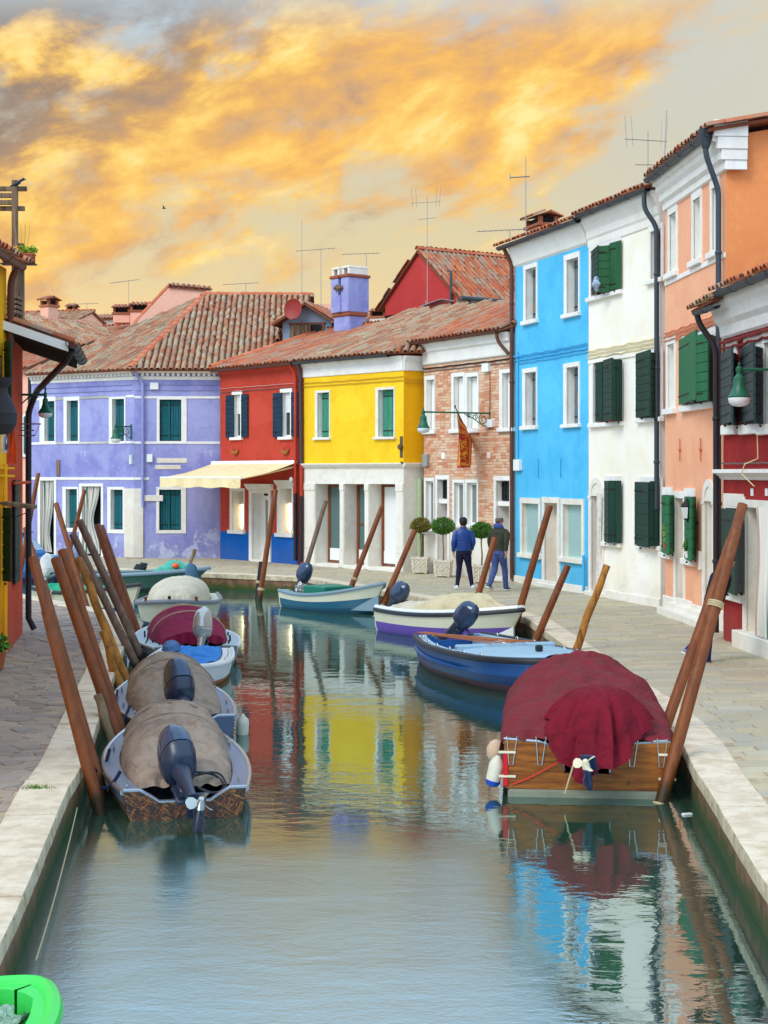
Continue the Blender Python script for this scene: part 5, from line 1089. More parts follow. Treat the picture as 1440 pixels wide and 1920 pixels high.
F = Facade((-5.9, 25.06), (-6.37, 28.2)); h = house('vermilion_house', 'narrow vermilion red house front under a deep timber eave', F); ZE = 4.75
wall(F, 0, F.L, ZE + .55, [], [P_redorange], depth=5)
dW = (.9, 1.9, 1.0, 2.7); boards(F, dW, -.06, S_green, 4)
mb = MB(); mb.tube([(F.L + .02, -.10, 3.9), (F.L + .02, -.10, .25), (F.L + .02, -.2, .05)], .055, 10); F.part('downpipe', mb, M_black, smooth=True)
# timber eave: boards, rafters, fascia, gutter
E0, E1 = -.25, F.L + .35; out = .95
roof(F, [(E0, -out, ZE + .12), (E1, -out, ZE + .12), (E1, 3, ZE + 1.45), (E0, 3, ZE + 1.45)], TILE_RED, limit=150)
for k in range(9):
    mb = MB(); x = E0 + .05 + (E1 - E0 - .15) * k / 8; mb.box(x, x + .08, -out + .02, .05, 0, .10, M=Matrix(((1, 0, 0, 0), (0, 1, 0, 0), (0, .335, 1, ZE + .24), (0, 0, 0, 1)))); F.part('rafter', mb, worn_wood('dark_rafter', rgb(64, 44, 34), rgb(40, 28, 22)))
mb = MB(); mb.box(E0 - .03, E0, -out, 1.2, 0, .14, M=Matrix(((1, 0, 0, 0), (0, 1, 0, 0), (0, .335, 1, ZE + .27), (0, 0, 0, 1)))); F.part('verge_board', mb, M_blind)
mb = MB(); mb.box(E0, E1, -out + .02, .0, 0, .02, M=Matrix(((1, 0, 0, 0), (0, 1, 0, 0), (0, .335, 1, ZE + .345), (0, 0, 0, 1)))); F.part('soffit', mb, MATS['dark_rafter'])
gutter(F, E0 - .1, E1, ZE + .10, out + .06, .10, M_black); pipe(F, [(E0 + .2, -out - .05, ZE), (E0 + .3, -out + .05, ZE - .18), (F.L - .1, -.25, ZE - .5), (F.L + .02, -.10, ZE - .85), (F.L + .02, -.10, 3.6)], .055, M_black)
mb = MB(); mb.tube([(.4, -.08, F.z(30, 905)), (F.L + .1, -.12, F.z(30, 905))], .025, 6); F.part('conduit', mb, P_redorange)
# wicker basket, laundry, plank sign hung on the left fronts
t = thing('wicker_basket', 'big dark wicker eel basket hanging from the ochre house', 'basket', W(2, 815, 22.5)); mb = MB(); prof = [(.02, 0), (.14, .02), (.215, .14), (.225, .30), (.17, .46), (.10, .58), (.09, .66), (.15, .74), (.17, .80)]
rings = []
for k in range(41):
    q = k / 40 * (len(prof) - 1); i_ = min(int(q), len(prof) - 2); f = q - i_; r_ = prof[i_][0] * (1 - f) + prof[i_ + 1][0] * f; z_ = prof[i_][1] * (1 - f) + prof[i_ + 1][1] * f
    rings.append([((r_ + .008 * math.sin(j * math.pi + k * math.pi)) * math.cos(j * math.pi / 16), (r_ + .008 * math.sin(j * math.pi + k * math.pi)) * math.sin(j * math.pi / 16), z_ + .004 * (k % 2)) for j in range(32)])
mb.loft(rings, True); obj('basket_body', mb, paint('dark_wicker', rgb(52, 52, 58), .7, .5, 60, bmp=.8, bscale=120), t)
mb = MB(); mb.tube([(0, 0, .8), (0, 0, 1.1), (-.6, 0, 1.15)], .015, 6); obj('hook', mb, M_iron, t)
t = thing('laundry', 'orange and white washing hung below the wicker basket', 'laundry', W(16, 845, 23.6)); 
for k, (x, c, l_) in enumerate(((-.06, rgb(226, 226, 232), .34), (.0, rgb(92, 100, 128), .30), (.05, rgb(228, 80, 34), .50))):
    mb = MB(); pts = []
    for j in range(9): pts.append([(x + .03 * math.sin(i_ * 1.7 + j * .3 + k) + (i_ - 3) * .012, .02 * math.cos(i_ * 2 + k), .32 - l_ * j / 8 - .02 * math.sin(i_ * 1.2 + k)) for i_ in range(7)])
    mb.loft(pts, False, False); obj('cloth', mb, cloth('laundry_cloth_%d' % k, c), t, smooth=True, auto=80)
mb = MB(); mb.tube([(-.5, 0, .33), (.25, 0, .34)], .006, 5); obj('line', mb, M_wire, t)
t = thing('hanging_sign', 'weathered plank sign jutting edge-on from the ochre house', 'sign', W(36, 947, 24.0)); mb = MB(); mb.bbox(-.24, .24, -.15, .15, -.03, .03, .01, M=Matrix.Rotation(R(7), 4, 'Y')); obj('plank', mb, W_old, t); mb = MB(); mb.tube([(-.24, 0, -.02), (-.1, 0, -.2), (.1, 0, -.12), (.2, 0, -.02)], .008, 5); mb.tube([(-.55, 0, .05), (-.2, 0, .02)], .012, 5); obj('bracket', mb, M_iron, t)
FV = F
lamp_t = thing('street_lamp', 'green wall lamp on an arm beside the vermilion house pipe', 'street lamp', W(40, 740, 27.6), 0, 'green wall lamps'); y = -.0; arm = (85 - 40) * 27.6 / FPX
mb = MB(); mb.tube([(0, 0, 0), (arm, 0, 0)], .02, 8); mb.tube([(0, 0, -.16), (.12, 0, -.05), (.22, 0, -.005)], .012, 6); mb.tube([(.16 + .05 * math.cos(k * .6), 0, -.06 + .05 * math.sin(k * .6)) for k in range(9)], .009, 5); obj('arm', mb, M_lampgreen, lamp_t, smooth=True); mb = MB()
mb.lathe([(.01, .14), (.02, .10), (.012, .06), (.03, .02), (.03, -.03), (.025, -.06), (.045, -.08), (.05, -.16), (.07, -.22), (.10, -.27), (.125, -.30), (.12, -.32)], 16, (arm, 0, 0)); obj('lamp_shade', mb, M_lampgreen, lamp_t, smooth=True, auto=30)
mb = MB(); mb.lathe([(.118, -.30), (.12, -.33), (.11, -.37), (.05, -.40), (.01, -.405)], 16, (arm, 0, 0)); obj('lamp_bowl', mb, M_lampglass, lamp_t, smooth=True, auto=60)
t = thing('clothes_rail', 'wooden clothes drying rail beside the vermilion house pipe', 'drying rail', W(42, 795, 27.5)); mb = MB()
for (y_, x1) in ((0, .32), (-.11, .2), (-.2, .22)): mb.tube([(-.1, 0, y_), (x1, 0, y_)], .012, 5)
obj('rail', mb, W_old, t); mb = MB(); mb.tube([(.3, 0, 0), (.22, 0, -.18), (.18, 0, -.2)], .005, 4); obj('line', mb, M_wire, t)
# near house whose tiled eave corner shows at the very top left
F = Facade((-5.15, 13.0), (-5.2, 19.0)); h = house('near_left_house', 'corner of an orange tiled eave high over the left quay', F); wall(F, 0, F.L, 7.3, [], [P_pink], depth=5); roof(F, [(0, -.45, 7.25), (F.L + .3, -.45, 7.25), (F.L + .3, 3, 8.5), (0, 3, 8.5)], TILE_RED, limit=60)
# pergola with flower boxes on a roof terrace
t = thing('pergola', 'weathered timber pergola on a roof terrace at the left', 'pergola', W(28, 610, 31.0)); d_ = 31.0
def lw(px, py): p = W(px, py, d_) - W(28, 610, d_); return p
mb = MB(); a, b = lw(28, 612), lw(28, 338); mb.bbox(-.055, .055, -.055, .055, a.z, b.z, .01); obj('post', mb, W_old, t); mb = MB(); a, b = lw(34, 600), lw(34, 454); mb.bbox(a.x - .07, a.x + .07, .12, .26, a.z, b.z, .01); obj('post', mb, W_old, t)
for (y_, x1) in ((353, 49), (367, 25), (380, 25), (390, 45)): mb = MB(); q = lw(x1, y_); mb.bbox(-2.2, q.x, -.04 + (.07 if y_ in (353, 390) else -.02), .03 + (.07 if y_ in (353, 390) else -.02), q.z - .045, q.z + .045, .008); obj('beam', mb, W_old, t)
for k in range(4): mb = MB(); q = lw(30, 560 + k * 9); mb.bbox(-.9, .12, -.3, .15, q.z - .03, q.z + .03, .008); obj('deck_board', mb, W_old, t)
for k, (px, lm, lb) in enumerate(((22, L_amber, 'terracotta trough of amber flowers on the pergola rail'), (48, L_lime, 'terracotta trough of lime green foliage on the pergola rail'))):
    p = W(px, 494, 30.9); tt = thing('flower_box', lb, 'plant', p); mb = MB(); mb.bbox(-.17, .17, -.1, .1, 0, .17, .02); mb.bbox(-.185, .185, -.115, .115, .15, .185, .01); obj('trough', mb, M_terra, tt); mb = MB()
    for q in range(4): leafy(mb, (-.14 + .09 * q, 0, .24 + .02 * (q % 2)), .10, 120, .035, 0, .8, 20 + q + k * 7)
    if k: 
        for q in range(3): mb.tube([(-.1 + .06 * q, 0, .2), (-.08 + .07 * q, 0, .5), (-.1 + .09 * q, 0, .75)], .005, 4)
    obj('foliage', mb, lm, tt); mb = MB(); mb.box(-.2, .2, -.13, .13, -.025, -.005); mb.tube([(-.2, -.13, -.01), (-.2, -.14, .1), (.2, -.14, .1), (.2, -.13, -.01)], .008, 5); obj('holder', mb, M_iron, tt)
t = thing('crow', 'dark crow perched on top of the pergola post', 'bird', W(33, 349, 30.95)); t.scale = (.75, .75, .75); mb = MB(); mb.loft([[(x, r_ * math.cos(a_ * math.pi / 5), z_ + r_ * 1.05 * math.sin(a_ * math.pi / 5)) for a_ in range(10)] for x, r_, z_ in ((-.20, .01, .0), (-.12, .03, .03), (-.02, .055, .07), (.06, .055, .11), (.10, .035, .15), (.14, .04, .175), (.17, .035, .18), (.19, .012, .175), (.235, .003, .168))], True); mb.tube([(0, .015, .03), (.01, .015, -.03)], .006, 4); mb.tube([(0, -.015, .03), (.01, -.015, -.03)], .006, 4); obj('crow_body', mb, paint('crow_black', rgb(40, 48, 66), .5), t, smooth=True)
t = thing('flying_bird', 'small dark bird in flight against the golden cloud', 'bird', W(307, 391, 60.0)); t.scale = (.6, .6, .6); mb = MB(); mb.loft([[(x, r_ * math.cos(a_), z_ + r_ * math.sin(a_)) for a_ in [k * math.pi / 3 for k in range(6)]] for x, r_, z_ in ((-.12, .005, 0), (-.04, .03, 0), (.06, .035, .01), (.12, .02, .02), (.17, .003, .015))], True)
for s_ in (-1, 1): mb.loft([[(-.04, s_ * .02, .01), (.06, s_ * .02, .01), (.06, s_ * .02, .022), (-.04, s_ * .02, .022)], [(-.03, s_ * .12, .12), (.04, s_ * .12, .12), (.04, s_ * .12, .128), (-.03, s_ * .12, .128)], [(-.09, s_ * .26, .16), (-.06, s_ * .26, .16), (-.06, s_ * .26, .164), (-.09, s_ * .26, .164)]], True)
obj('bird_body', mb, MATS['crow_black'], t, smooth=True)
# ------------------------------------------------------------------ background houses
def bg(name, label, A, B, ze, depth, P_, tiles, rise, over=.3, gable=True, hipcol=None, nrow=None):
    F = Facade(A, B); h = house(name, label, F); wall(F, 0, F.L, ze, [], [P_], depth=depth, z0=-.05)
    rz = ze + rise; m = depth / 2
    roof(F, [(-.1, -over, ze + .02), (F.L + .1, -over, ze + .02), (F.L + .1, m, rz), (-.1, m, rz)], tiles, limit=120, ridges=[((-.1, m, rz), (F.L + .1, m, rz))])
    roof(F, [(F.L + .1, depth + over, ze + .02), (-.1, depth + over, ze + .02), (-.1, m, rz - .02), (F.L + .1, m, rz - .02)], tiles, limit=0)
    mb = MB()
    for u in (.0, F.L): mb.add([(u, 0, ze - .01), (u, depth, ze - .01), (u, m, rz - .1)], [(0, 1, 2)])
    F.part('gable', mb, P_); return F
# pink house beside the violet one (its strip of wall, teal shutter, pipe)
F = Facade((-16.5, 60.5), (-12.6, 57.6)); h = house('pink_house', 'pink house strip beyond the violet house with teal shutter and dark pipe', F); w_ = F.rect(45, 782, 52, 852); wall(F, 0, F.L, F.z(55, 690), [op(w_)], [P_pink], depth=6); surround(F, (w_[0] - .1, w_[1] + .1, w_[2] - .1, w_[3] + .1), w_, M_trim); pane(F, w_, .14, M_glass); leaf(F, 46, -.05, 53, -.06, 780, 850, S_teal, 4, vert=True)
pipe(F, [(F.L - .12, -.09, F.z(62, 700)), (F.L - .12, -.09, .1)], .07, M_black); ze = F.z(55, 690); roof(F, [(0, -.3, ze), (F.L + .1, -.3, ze), (F.L + .1, 3, ze + 1.2), (0, 3, ze + 1.2)], TILE_RED, limit=120)
dd = F.rect(54, 930, 60, 1040); mb = MB(); mb.box(dd[0], dd[1], -.03, -.005, 0.0, dd[3]); F.part('door', mb, P_redorange)
F1 = bg('rear_terracotta_house', 'low salmon house with orange tiled roof behind the violet house', (-13.9, 66.5), (-9.4, 63.5), 2.8 + 244 * 65 / 3000, 6, P_pink, TILE_RED, 1.0)
F2 = bg('rear_left_house', 'salmon house with steep old tiled roof far at the left', (-18.5, 74), (-14.6, 73), 2.8 + 275 * 73 / 3000, 6, P_pink, TILE_OLD, 1.0)
p = W(30, 560, 60); Fx = Facade((-15.2, 62.6), (-13.35, 61.0)); h = house('rear_gable_house', 'salmon gable with chimney between pergola and violet roof', Fx); wall(Fx, 0, Fx.L, 2.8 + 290 * 62 / 3000, [], [P_pink], depth=3); chimney(Fx, Fx.L - .35, 1, 2.8 + 285 * 62 / 3000, .5, .5, .55, P_pink)
zc_ = 2.8 + 290 * 62 / 3000; roof(Fx, [(Fx.L + 2.6, -.5, zc_ - 1.2), (Fx.L + 2.6, 3.2, zc_ - 1.2), (Fx.L - .2, 3.2, zc_ - .05), (Fx.L - .2, -.5, zc_ - .05)], TILE_OLD, limit=150)
# long parapet wall far behind
Fw = Facade((-18, 82), (-11, 80)); h = house('far_grey_house', 'far grey rendered house with a long tiled parapet', Fw); zp = 2.8 + 290 * 81 / 3000; wall(Fw, 0, Fw.L, zp, [], [P_offwhite], depth=4); roof(Fw, [(0, -.2, zp), (Fw.L, -.2, zp), (Fw.L, .4, zp + .2), (0, .4, zp + .2)], TILE_RED, limit=40); 
u = Fw.u(115); chimney(Fw, u, 1.2, zp - .1, .45, .45, .62, P_offwhite); chimney(Facade((-14, 66), (-11, 66)).on(F1.h, F1), (W(224, 600, 66).x + 14), .8, 2.8 + 285 * 66 / 3000, .7, .6, .35, P_pink); chimney(Facade((-14, 66), (-8, 66)).on(F1.h, F1), (W(262, 600, 66).x + 14), .5, 2.8 + 270 * 66 / 3000, .85, .6, .75, P_pink)
# salmon parapet house rising behind the violet hip
Fp = Facade(W(252, 608, 62.5).xy, W(386, 545, 62.5).xy); h = house('salmon_parapet_house', 'salmon house with a raked parapet rising behind the violet roof', Fp); mb = MB(); zq = lambda px, py: Fp.z(px, py)
pts = [(0, 3), (Fp.L, 3), (Fp.L, zq(386, 545)), (Fp.u(318), zq(318, 537)), (0, zq(252, 608))]; mb.prism(pts, 0, .35); Fp.part('wall', mb, P_pink); mb = MB()
roof(Fp, [(Fp.u(318) - .05, -.1, zq(318, 536)), (Fp.L + .2, -.1, zq(386, 543)), (Fp.L + .2, .5, zq(386, 543) + .12), (Fp.u(318) - .05, .5, zq(318, 536) + .12)], TILE_RED, limit=40); ridge(Fp, (0, .17, zq(252, 607)), (Fp.u(318), .17, zq(318, 535)), h)
mb = MB(); mb.box(0, 8, 3.5, 6, 2, zq(386, 552)); Fp.part('rear_wall', mb, P_pink)
# crimson gabled house behind the yellow and brick roofs
F = Facade((.04, 57.4), (2.43, 54.0)); h = house('crimson_gable_house', 'crimson gabled house rising behind the brick house roof', F); ze = 2.8 + 338 * 54 / 3000; apz = 2.8 + 416 * 55.7 / 3000
mb = MB(); mb.add([(0, 0, 3), (F.L, 0, 3), (F.L, 0, ze), (F.L / 2, 0, apz), (0, 0, ze)], [(0, 1, 2, 3, 4)]); mb.quad((F.L, 0, 3), (F.L, 6, 3), (F.L, 6, ze), (F.L, 0, ze), 1); F.part('wall', mb, [P_upred, P_offwhite])
roof(F, [(F.L + .35, -.12, ze - .2), (F.L + .35, 5.5, ze - .2), (F.L / 2, 5.5, apz + .06), (F.L / 2, -.12, apz + .06)], TILE_RED, limit=300, ridges=[((F.L / 2, -.12, apz + .08), (F.L / 2, 5.5, apz + .08))])
roof(F, [(-.35, 5.5, ze - .2), (-.35, -.12, ze - .2), (F.L / 2, -.12, apz + .06), (F.L / 2, 5.5, apz + .06)], TILE_RED, limit=20)
mb = MB(); mb.tube([(F.L + .42, -.1, ze - .2), (F.L + .42, 4, ze - .2)], .08, 8); mb.tube([(F.L + .42, .3, ze - .2), (F.L + .3, .1, ze - .7), (F.L - .0, -.05, ze - 1.2)], .06, 8); mb.tube([(F.L - .15, -.1, ze - .9), (F.L - .15, -.1, ze + .75), (F.L - .3, -.1, ze + .8)], .05, 8); F.part('gutter', mb, M_gutter, smooth=True)
mb = MB(); mb.tube([(0, -.03, ze - .45), (F.L, -.03, ze - .45)], .02, 5); mb.tube([(.1, -.03, ze - .45), (.1, -.03, 6)], .02, 5); F.part('cable', mb, M_iron)
for px in (936, 956):
    u, z = F.at(px, 527, 2.6); mb = MB(); mb.lathe([(.10, -.5), (.10, .15), (.12, .17), (.07, .28), (.0, .3)], 10, (F.L - .2 + (px - 936) * .02, 2.6 + (px - 936) * .05, ze + .5)); F.part('vent_pipe', mb, M_terra, smooth=True)
t = thing('air_conditioner', 'white air conditioner unit standing on tiles by the crimson gable', 'air conditioner', W(784, 604, 52.5), R(-40)); mb = MB(); mb.bbox(-.30, .30, -.14, .14, 0, .42, .03); obj('casing', mb, M_blind, t); mb = MB(); mb.lathe([(.15, 0), (.15, .012), (.02, .012)], 16, M=Matrix.Translation((-.06, -.142, .21)) @ Matrix.Rotation(R(90), 4, 'X')); obj('fan_grille', mb, M_wire, t)
t = thing('roof_tank', 'navy blue boxes under a small lean-to by the crimson gable', 'tank', W(826, 598, 52.0), R(-40)); mb = MB(); mb.bbox(-.45, .05, -.2, .2, 0, .32, .02); mb.bbox(.08, .6, -.2, .2, 0.02, .40, .02); obj('tank_box', mb, paint('navy_box', rgb(28, 52, 84), .5), t); mb = MB(); mb.box(-.5, .4, -.35, .35, .52, .54, M=Matrix.Rotation(R(-12), 4, 'Y')); mb.tube([(-.45, -.2, 0), (-.45, -.2, .62)], .02, 5); obj('lean_to', mb, M_alu, t)
# small distant roof between violet chimney and crimson gable
F3 = bg('rear_right_house', 'small orange roofed house glimpsed behind the violet chimney', (-1.2, 70), (1.8, 69), 2.8 + 285 * 69 / 3000, 5, P_white, TILE_RED, .75); chimney(F3, F3.u(713), -.1, 2.8 + 280 * 69 / 3000, .7, .6, .3, P_offwhite)
# ------------------------------------------------------------------ aerials
for (px, yb, yt, d, kind, lab) in ((566, 556, 412, 61, 'plain', 'bare wire mast on the violet roof ridge'), (602, 590, 468, 57, 'yagi', 'aerial with long boom left of the violet chimney'), (687, 600, 476, 58, 'yagi', 'aerial with thin boom right of the violet chimney'), (801, 570, 368, 52.6, 'grid', 'tall grid aerial standing before the crimson gable'), (986, 425, 294, 42.5, 'cross', 'tall thin mast with a side arm over the sky blue roof'), (956, 452, 432, 42.8, 'yagi', 'short aerial at the corner of the sky blue roof'), (1215, 352, 246, 35, 'grid', 'twin panel aerial above the cream house gutter'), (1243, 332, 208, 34.5, 'plain', 'slim leaning mast above the peach house gutter'), (505, 0, 0, 0, '', ''), (241, 560, 527, 66, 'yagi', 'small aerial above the salmon chimney'), (163, 600, 570, 70, 'yagi', 'low aerial on the far left roofs'), (461, 548, 532, 62, 'yagi', 'small aerial on the violet ridge')):
    if d: antenna(W(px, yb, d), (yb - yt) * d / FPX, lab, kind, rot=random.uniform(-.4, .4), lean=(.08, 0) if px == 1243 else (0, 0))
# ================================================================== boats
M_rub = paint('black_rubber', rgb(34, 36, 42), .5, .2, 8, .4)
M_navyrope = paint('navy_rope', rgb(30, 34, 62), .9, .3, 40, bmp=.6, bscale=150)
M_rope = paint('tan_rope', rgb(196, 176, 136), .9, .25, 40, bmp=.6, bscale=150)
M_engine = paint('engine_slate_blue', rgb(54, 70, 96), .16, .12, 3, .6, .25, .02)
M_engdark = paint('engine_dark', rgb(40, 50, 70), .32, .15, 6, .5)
M_silver = paint('engine_silver', rgb(196, 194, 188), .28, .1, 3, .6, .5, .02)
M_steel = paint('propeller_steel', rgb(190, 190, 184), .3, .12, 10, .5, .9, .03)
M_creamprop = paint('propeller_cream', rgb(222, 210, 176), .5, .15, 10)
M_gel_grey = paint('grey_gelcoat', rgb(98, 110, 134), .35, .12, 4, .5)
M_gel_white = paint('white_gelcoat', rgb(226, 226, 222), .35, .08, 4, .5)
M_gel_cream = paint('cream_gelcoat', rgb(206, 202, 172), .4, .12, 4, .5)
M_gel_pale = paint('pale_blue_deck', rgb(156, 186, 204), .45, .10, 5, .4)
M_alurail = paint('steel_rail', rgb(176, 180, 188), .25, .1, 8, .5, .8, .02)
class Boat:
    """lofted hull: s runs stern to bow; local x forward, y to port, z = 0 at the waterline"""
    def __init__(b, label, stern, bow, beam, tr=.8, fb=(.28, .26, .42), bl=0.0, full=1.9, mats=None, rail=None, deckmat=None, ledge=.16, group='moored boats', bowdeck=0.0, cat='boat', name='motor_boat', rub=.028, rake=.35, bands=(.5, .12), sole=.08):
        b.st = Vector(stern); b.bo = Vector(bow); v = b.bo - b.st; b.L = v.length; b.rz = math.atan2(v.y, v.x); b.B = beam; b.tr = tr; b.fb = fb; b.bl = bl; b.full = full; b.rake = rake
        b.t = thing(name, label, cat, (b.st.x, b.st.y, WZ), b.rz, group); n = 22; b.n = n
        rings = []
        for i in range(n + 1):
            s = 1 - (1 - i / n) ** 1.6; w = b.half(s); z = b.sheer(s); k = s ** 3; keel = -.16 + .14 * s ** 6
            prof = [(1.0, z), (1.0 - .03 - .10 * k, z * bands[0] + 0.0), (.94 - .22 * k, z * .22), (.86 - .34 * k, -.03), (.5 - .25 * k, (keel - .03) * .8), (0, keel)]
            row = [(s * b.L - rake * s ** 4 * (1 - max(q[1], -.1) / z) * .9, w * q[0], q[1]) for q in prof]
            rings.append(row + [(x, -y, zz) for x, y, zz in reversed(row[:-1])])
        mb = MB(); mb.loft(rings, False, False, rowmi=[0, 1, 2, 2, 2, 2, 2, 2, 1, 0]); b.hull = obj('hull', mb, mats, b.t, smooth=True, auto=45)
        # ledge + inner lining + sole
        mb = MB(); rows = []
        for i in range(n + 1):
            s = 1 - (1 - i / n) ** 1.6; w = b.half(s); z = b.sheer(s); lw_ = min(ledge, w * .9) if s > .03 else min(ledge, w * .9); iw = max(w - lw_, .01); x = s * b.L; xi = min(x, b.L - ledge * 1.2) if not bowdeck else min(x, b.L * (1 - bowdeck)); xi = max(xi, .04)
            rows.append([(x, w, z), (xi, iw, z + .005), (xi, iw * .93, sole), (xi, -iw * .93, sole), (xi, -iw, z + .005), (x, -w, z)])
        mb.loft(rows, False, False, rowmi=[0, 1, 1, 1, 0]); b.deck = obj('deck', mb, [deckmat or mats[0], deckmat or mats[0]], b.t, smooth=True, auto=30)
        if rub:
            mb = MB(); pts = [(s_ * b.L, b.half(s_) + .004, b.sheer(s_) - .012) for s_ in [1 - (1 - i / n) ** 1.6 for i in range(n + 1)]]; pts += [(x, -y, z) for x, y, z in reversed(pts[:-1])]; mb.tube(pts, rub, 8); obj('rub_rail', mb, rail or M_rub, b.t, smooth=True)
    def half(b, s):
        f = b.B / 2; m = .42
        if s < m: return f * (b.tr + (1 - b.tr) * math.sin(math.pi / 2 * s / m))
        q = (s - m) / (1 - m); return max(f * ((1 - q ** b.full) * (1 - b.bl) + b.bl * math.sqrt(max(0, 1 - max(0, (q - .45) / .55) ** 2.6))), .004)
    def sheer(b, s): a, m, c = b.fb; return a * (1 - s) ** 2 + 2 * (2 * m - (a + c) / 2) * s * (1 - s) + c * s * s
    def transom(b, mat, notch=(.30, .12), name='transom', th=.04, rim=None):
        w, z = b.half(0), b.sheer(0); nw, nd = notch
        up = [(-w, z), (-nw - .10, z), (-nw, z - nd * .5), (-nw * .75, z - nd), (nw * .75, z - nd), (nw, z - nd * .5), (nw + .10, z), (w, z)]
        lo = [(w * .94, z * .22), (w * .86, -.03), (w * .5, -.13), (0, -.16), (-w * .5, -.13), (-w * .86, -.03), (-w * .94, z * .22)]
        mb = MB(); mb.loft([[(-.002, y, zz) for y, zz in up + lo], [(-th, y * .995, zz) for y, zz in up + lo]], True); o = obj(name, mb, mat, b.t)
        if rim:
            mb = MB(); mb.tube([(-th / 2, y, zz + .008) for y, zz in up], .018, 6); obj('transom_rim', mb, rim, o, smooth=True)
        return o
    def cover(b, mat, s0, s1, hfun, inset=.10, hoops=(), hang=.05, name='cover', folds=.012, pw=2.3, seed=0, nx=56, ny=36, seam=None):
        mb = MB()
        for i in range(nx + 1):
            s = s0 + (s1 - s0) * i / nx; w = max(b.half(s) - inset, .02); h = hfun(s); z0 = b.sheer(s)
            for j in range(ny + 1):
                t = -1 + 2 * j / ny; a = abs(t); zz = z0 + h * (1 - a ** pw) ** (1 / pw if pw > 2.05 else .5)
                for hs in hoops: zz += .022 * math.exp(-((s - hs) * b.L / .05) ** 2) * (1 - a ** 4)
                zz -= .06 * h / .5 * (1 - a ** 2) * (.5 - .5 * math.cos(6.283 * (s * len(hoops) * 1.2))) if hoops else 0
                nv = mn.noise(Vector((s * b.L * 2.2 + seed, t * 2.3, seed))) * folds * 2 + mn.noise(Vector((s * b.L * 7, t * 6 + seed, 3))) * folds
                y = t * w * (1 + .015 * mn.noise(Vector((s * 9 + seed, t * 2, 1))))
                if a > .96: zz = z0 + .01 - (hang * (1 + .7 * mn.noise(Vector((s * b.L * 4, seed, t)))) if j in (0, ny) else 0)
                mb.v.append((s * b.L + (.02 * mn.noise(Vector((t * 5, seed, 0))) if i in (0, nx) else 0), y, zz + nv))
        for i in range(nx):
            for j in range(ny): o = i * (ny + 1) + j; mb.f.append((o, o + 1, o + ny + 2, o + ny + 1)); mb.mi.append(0)
        for i, dx_ in ((0, -.05), (nx, .03)):                       # end skirts hanging to the deck
            s = s0 if i == 0 else s1; st = len(mb.v); z0 = b.sheer(s)
            for j in range(ny + 1): q = mb.v[i * (ny + 1) + j]; mb.v.append((q[0] + dx_ * (1 + .6 * math.sin(j * 1.1)), q[1] * 1.01, min(q[2], z0 + .01 + .015 * math.sin(j * .9))))
            for j in range(ny): a = i * (ny + 1) + j; mb.f.append((a, a + 1, st + j + 1, st + j)); mb.mi.append(0)
        o = obj(name, mb, mat, b.t, smooth=True, auto=80)
        for hs in hoops:
            if seam:
                m2 = MB(); pts = []
                for j in range(25):
                    t = -.97 + 1.94 * j / 24; w = b.half(hs) - inset; pts.append((hs * b.L, t * w, b.sheer(hs) + hfun(hs) * (1 - abs(t) ** pw) ** (1 / pw if pw > 2.05 else .5) + .025))
                m2.tube(pts, .010, 5); obj('hoop_seam', m2, seam, o, smooth=True)
        return o
    def P(b, x, y, z): return Vector((x, y, z))
    def W(b, x, y, z): return b.t.matrix_basis @ Vector((x, y, z))
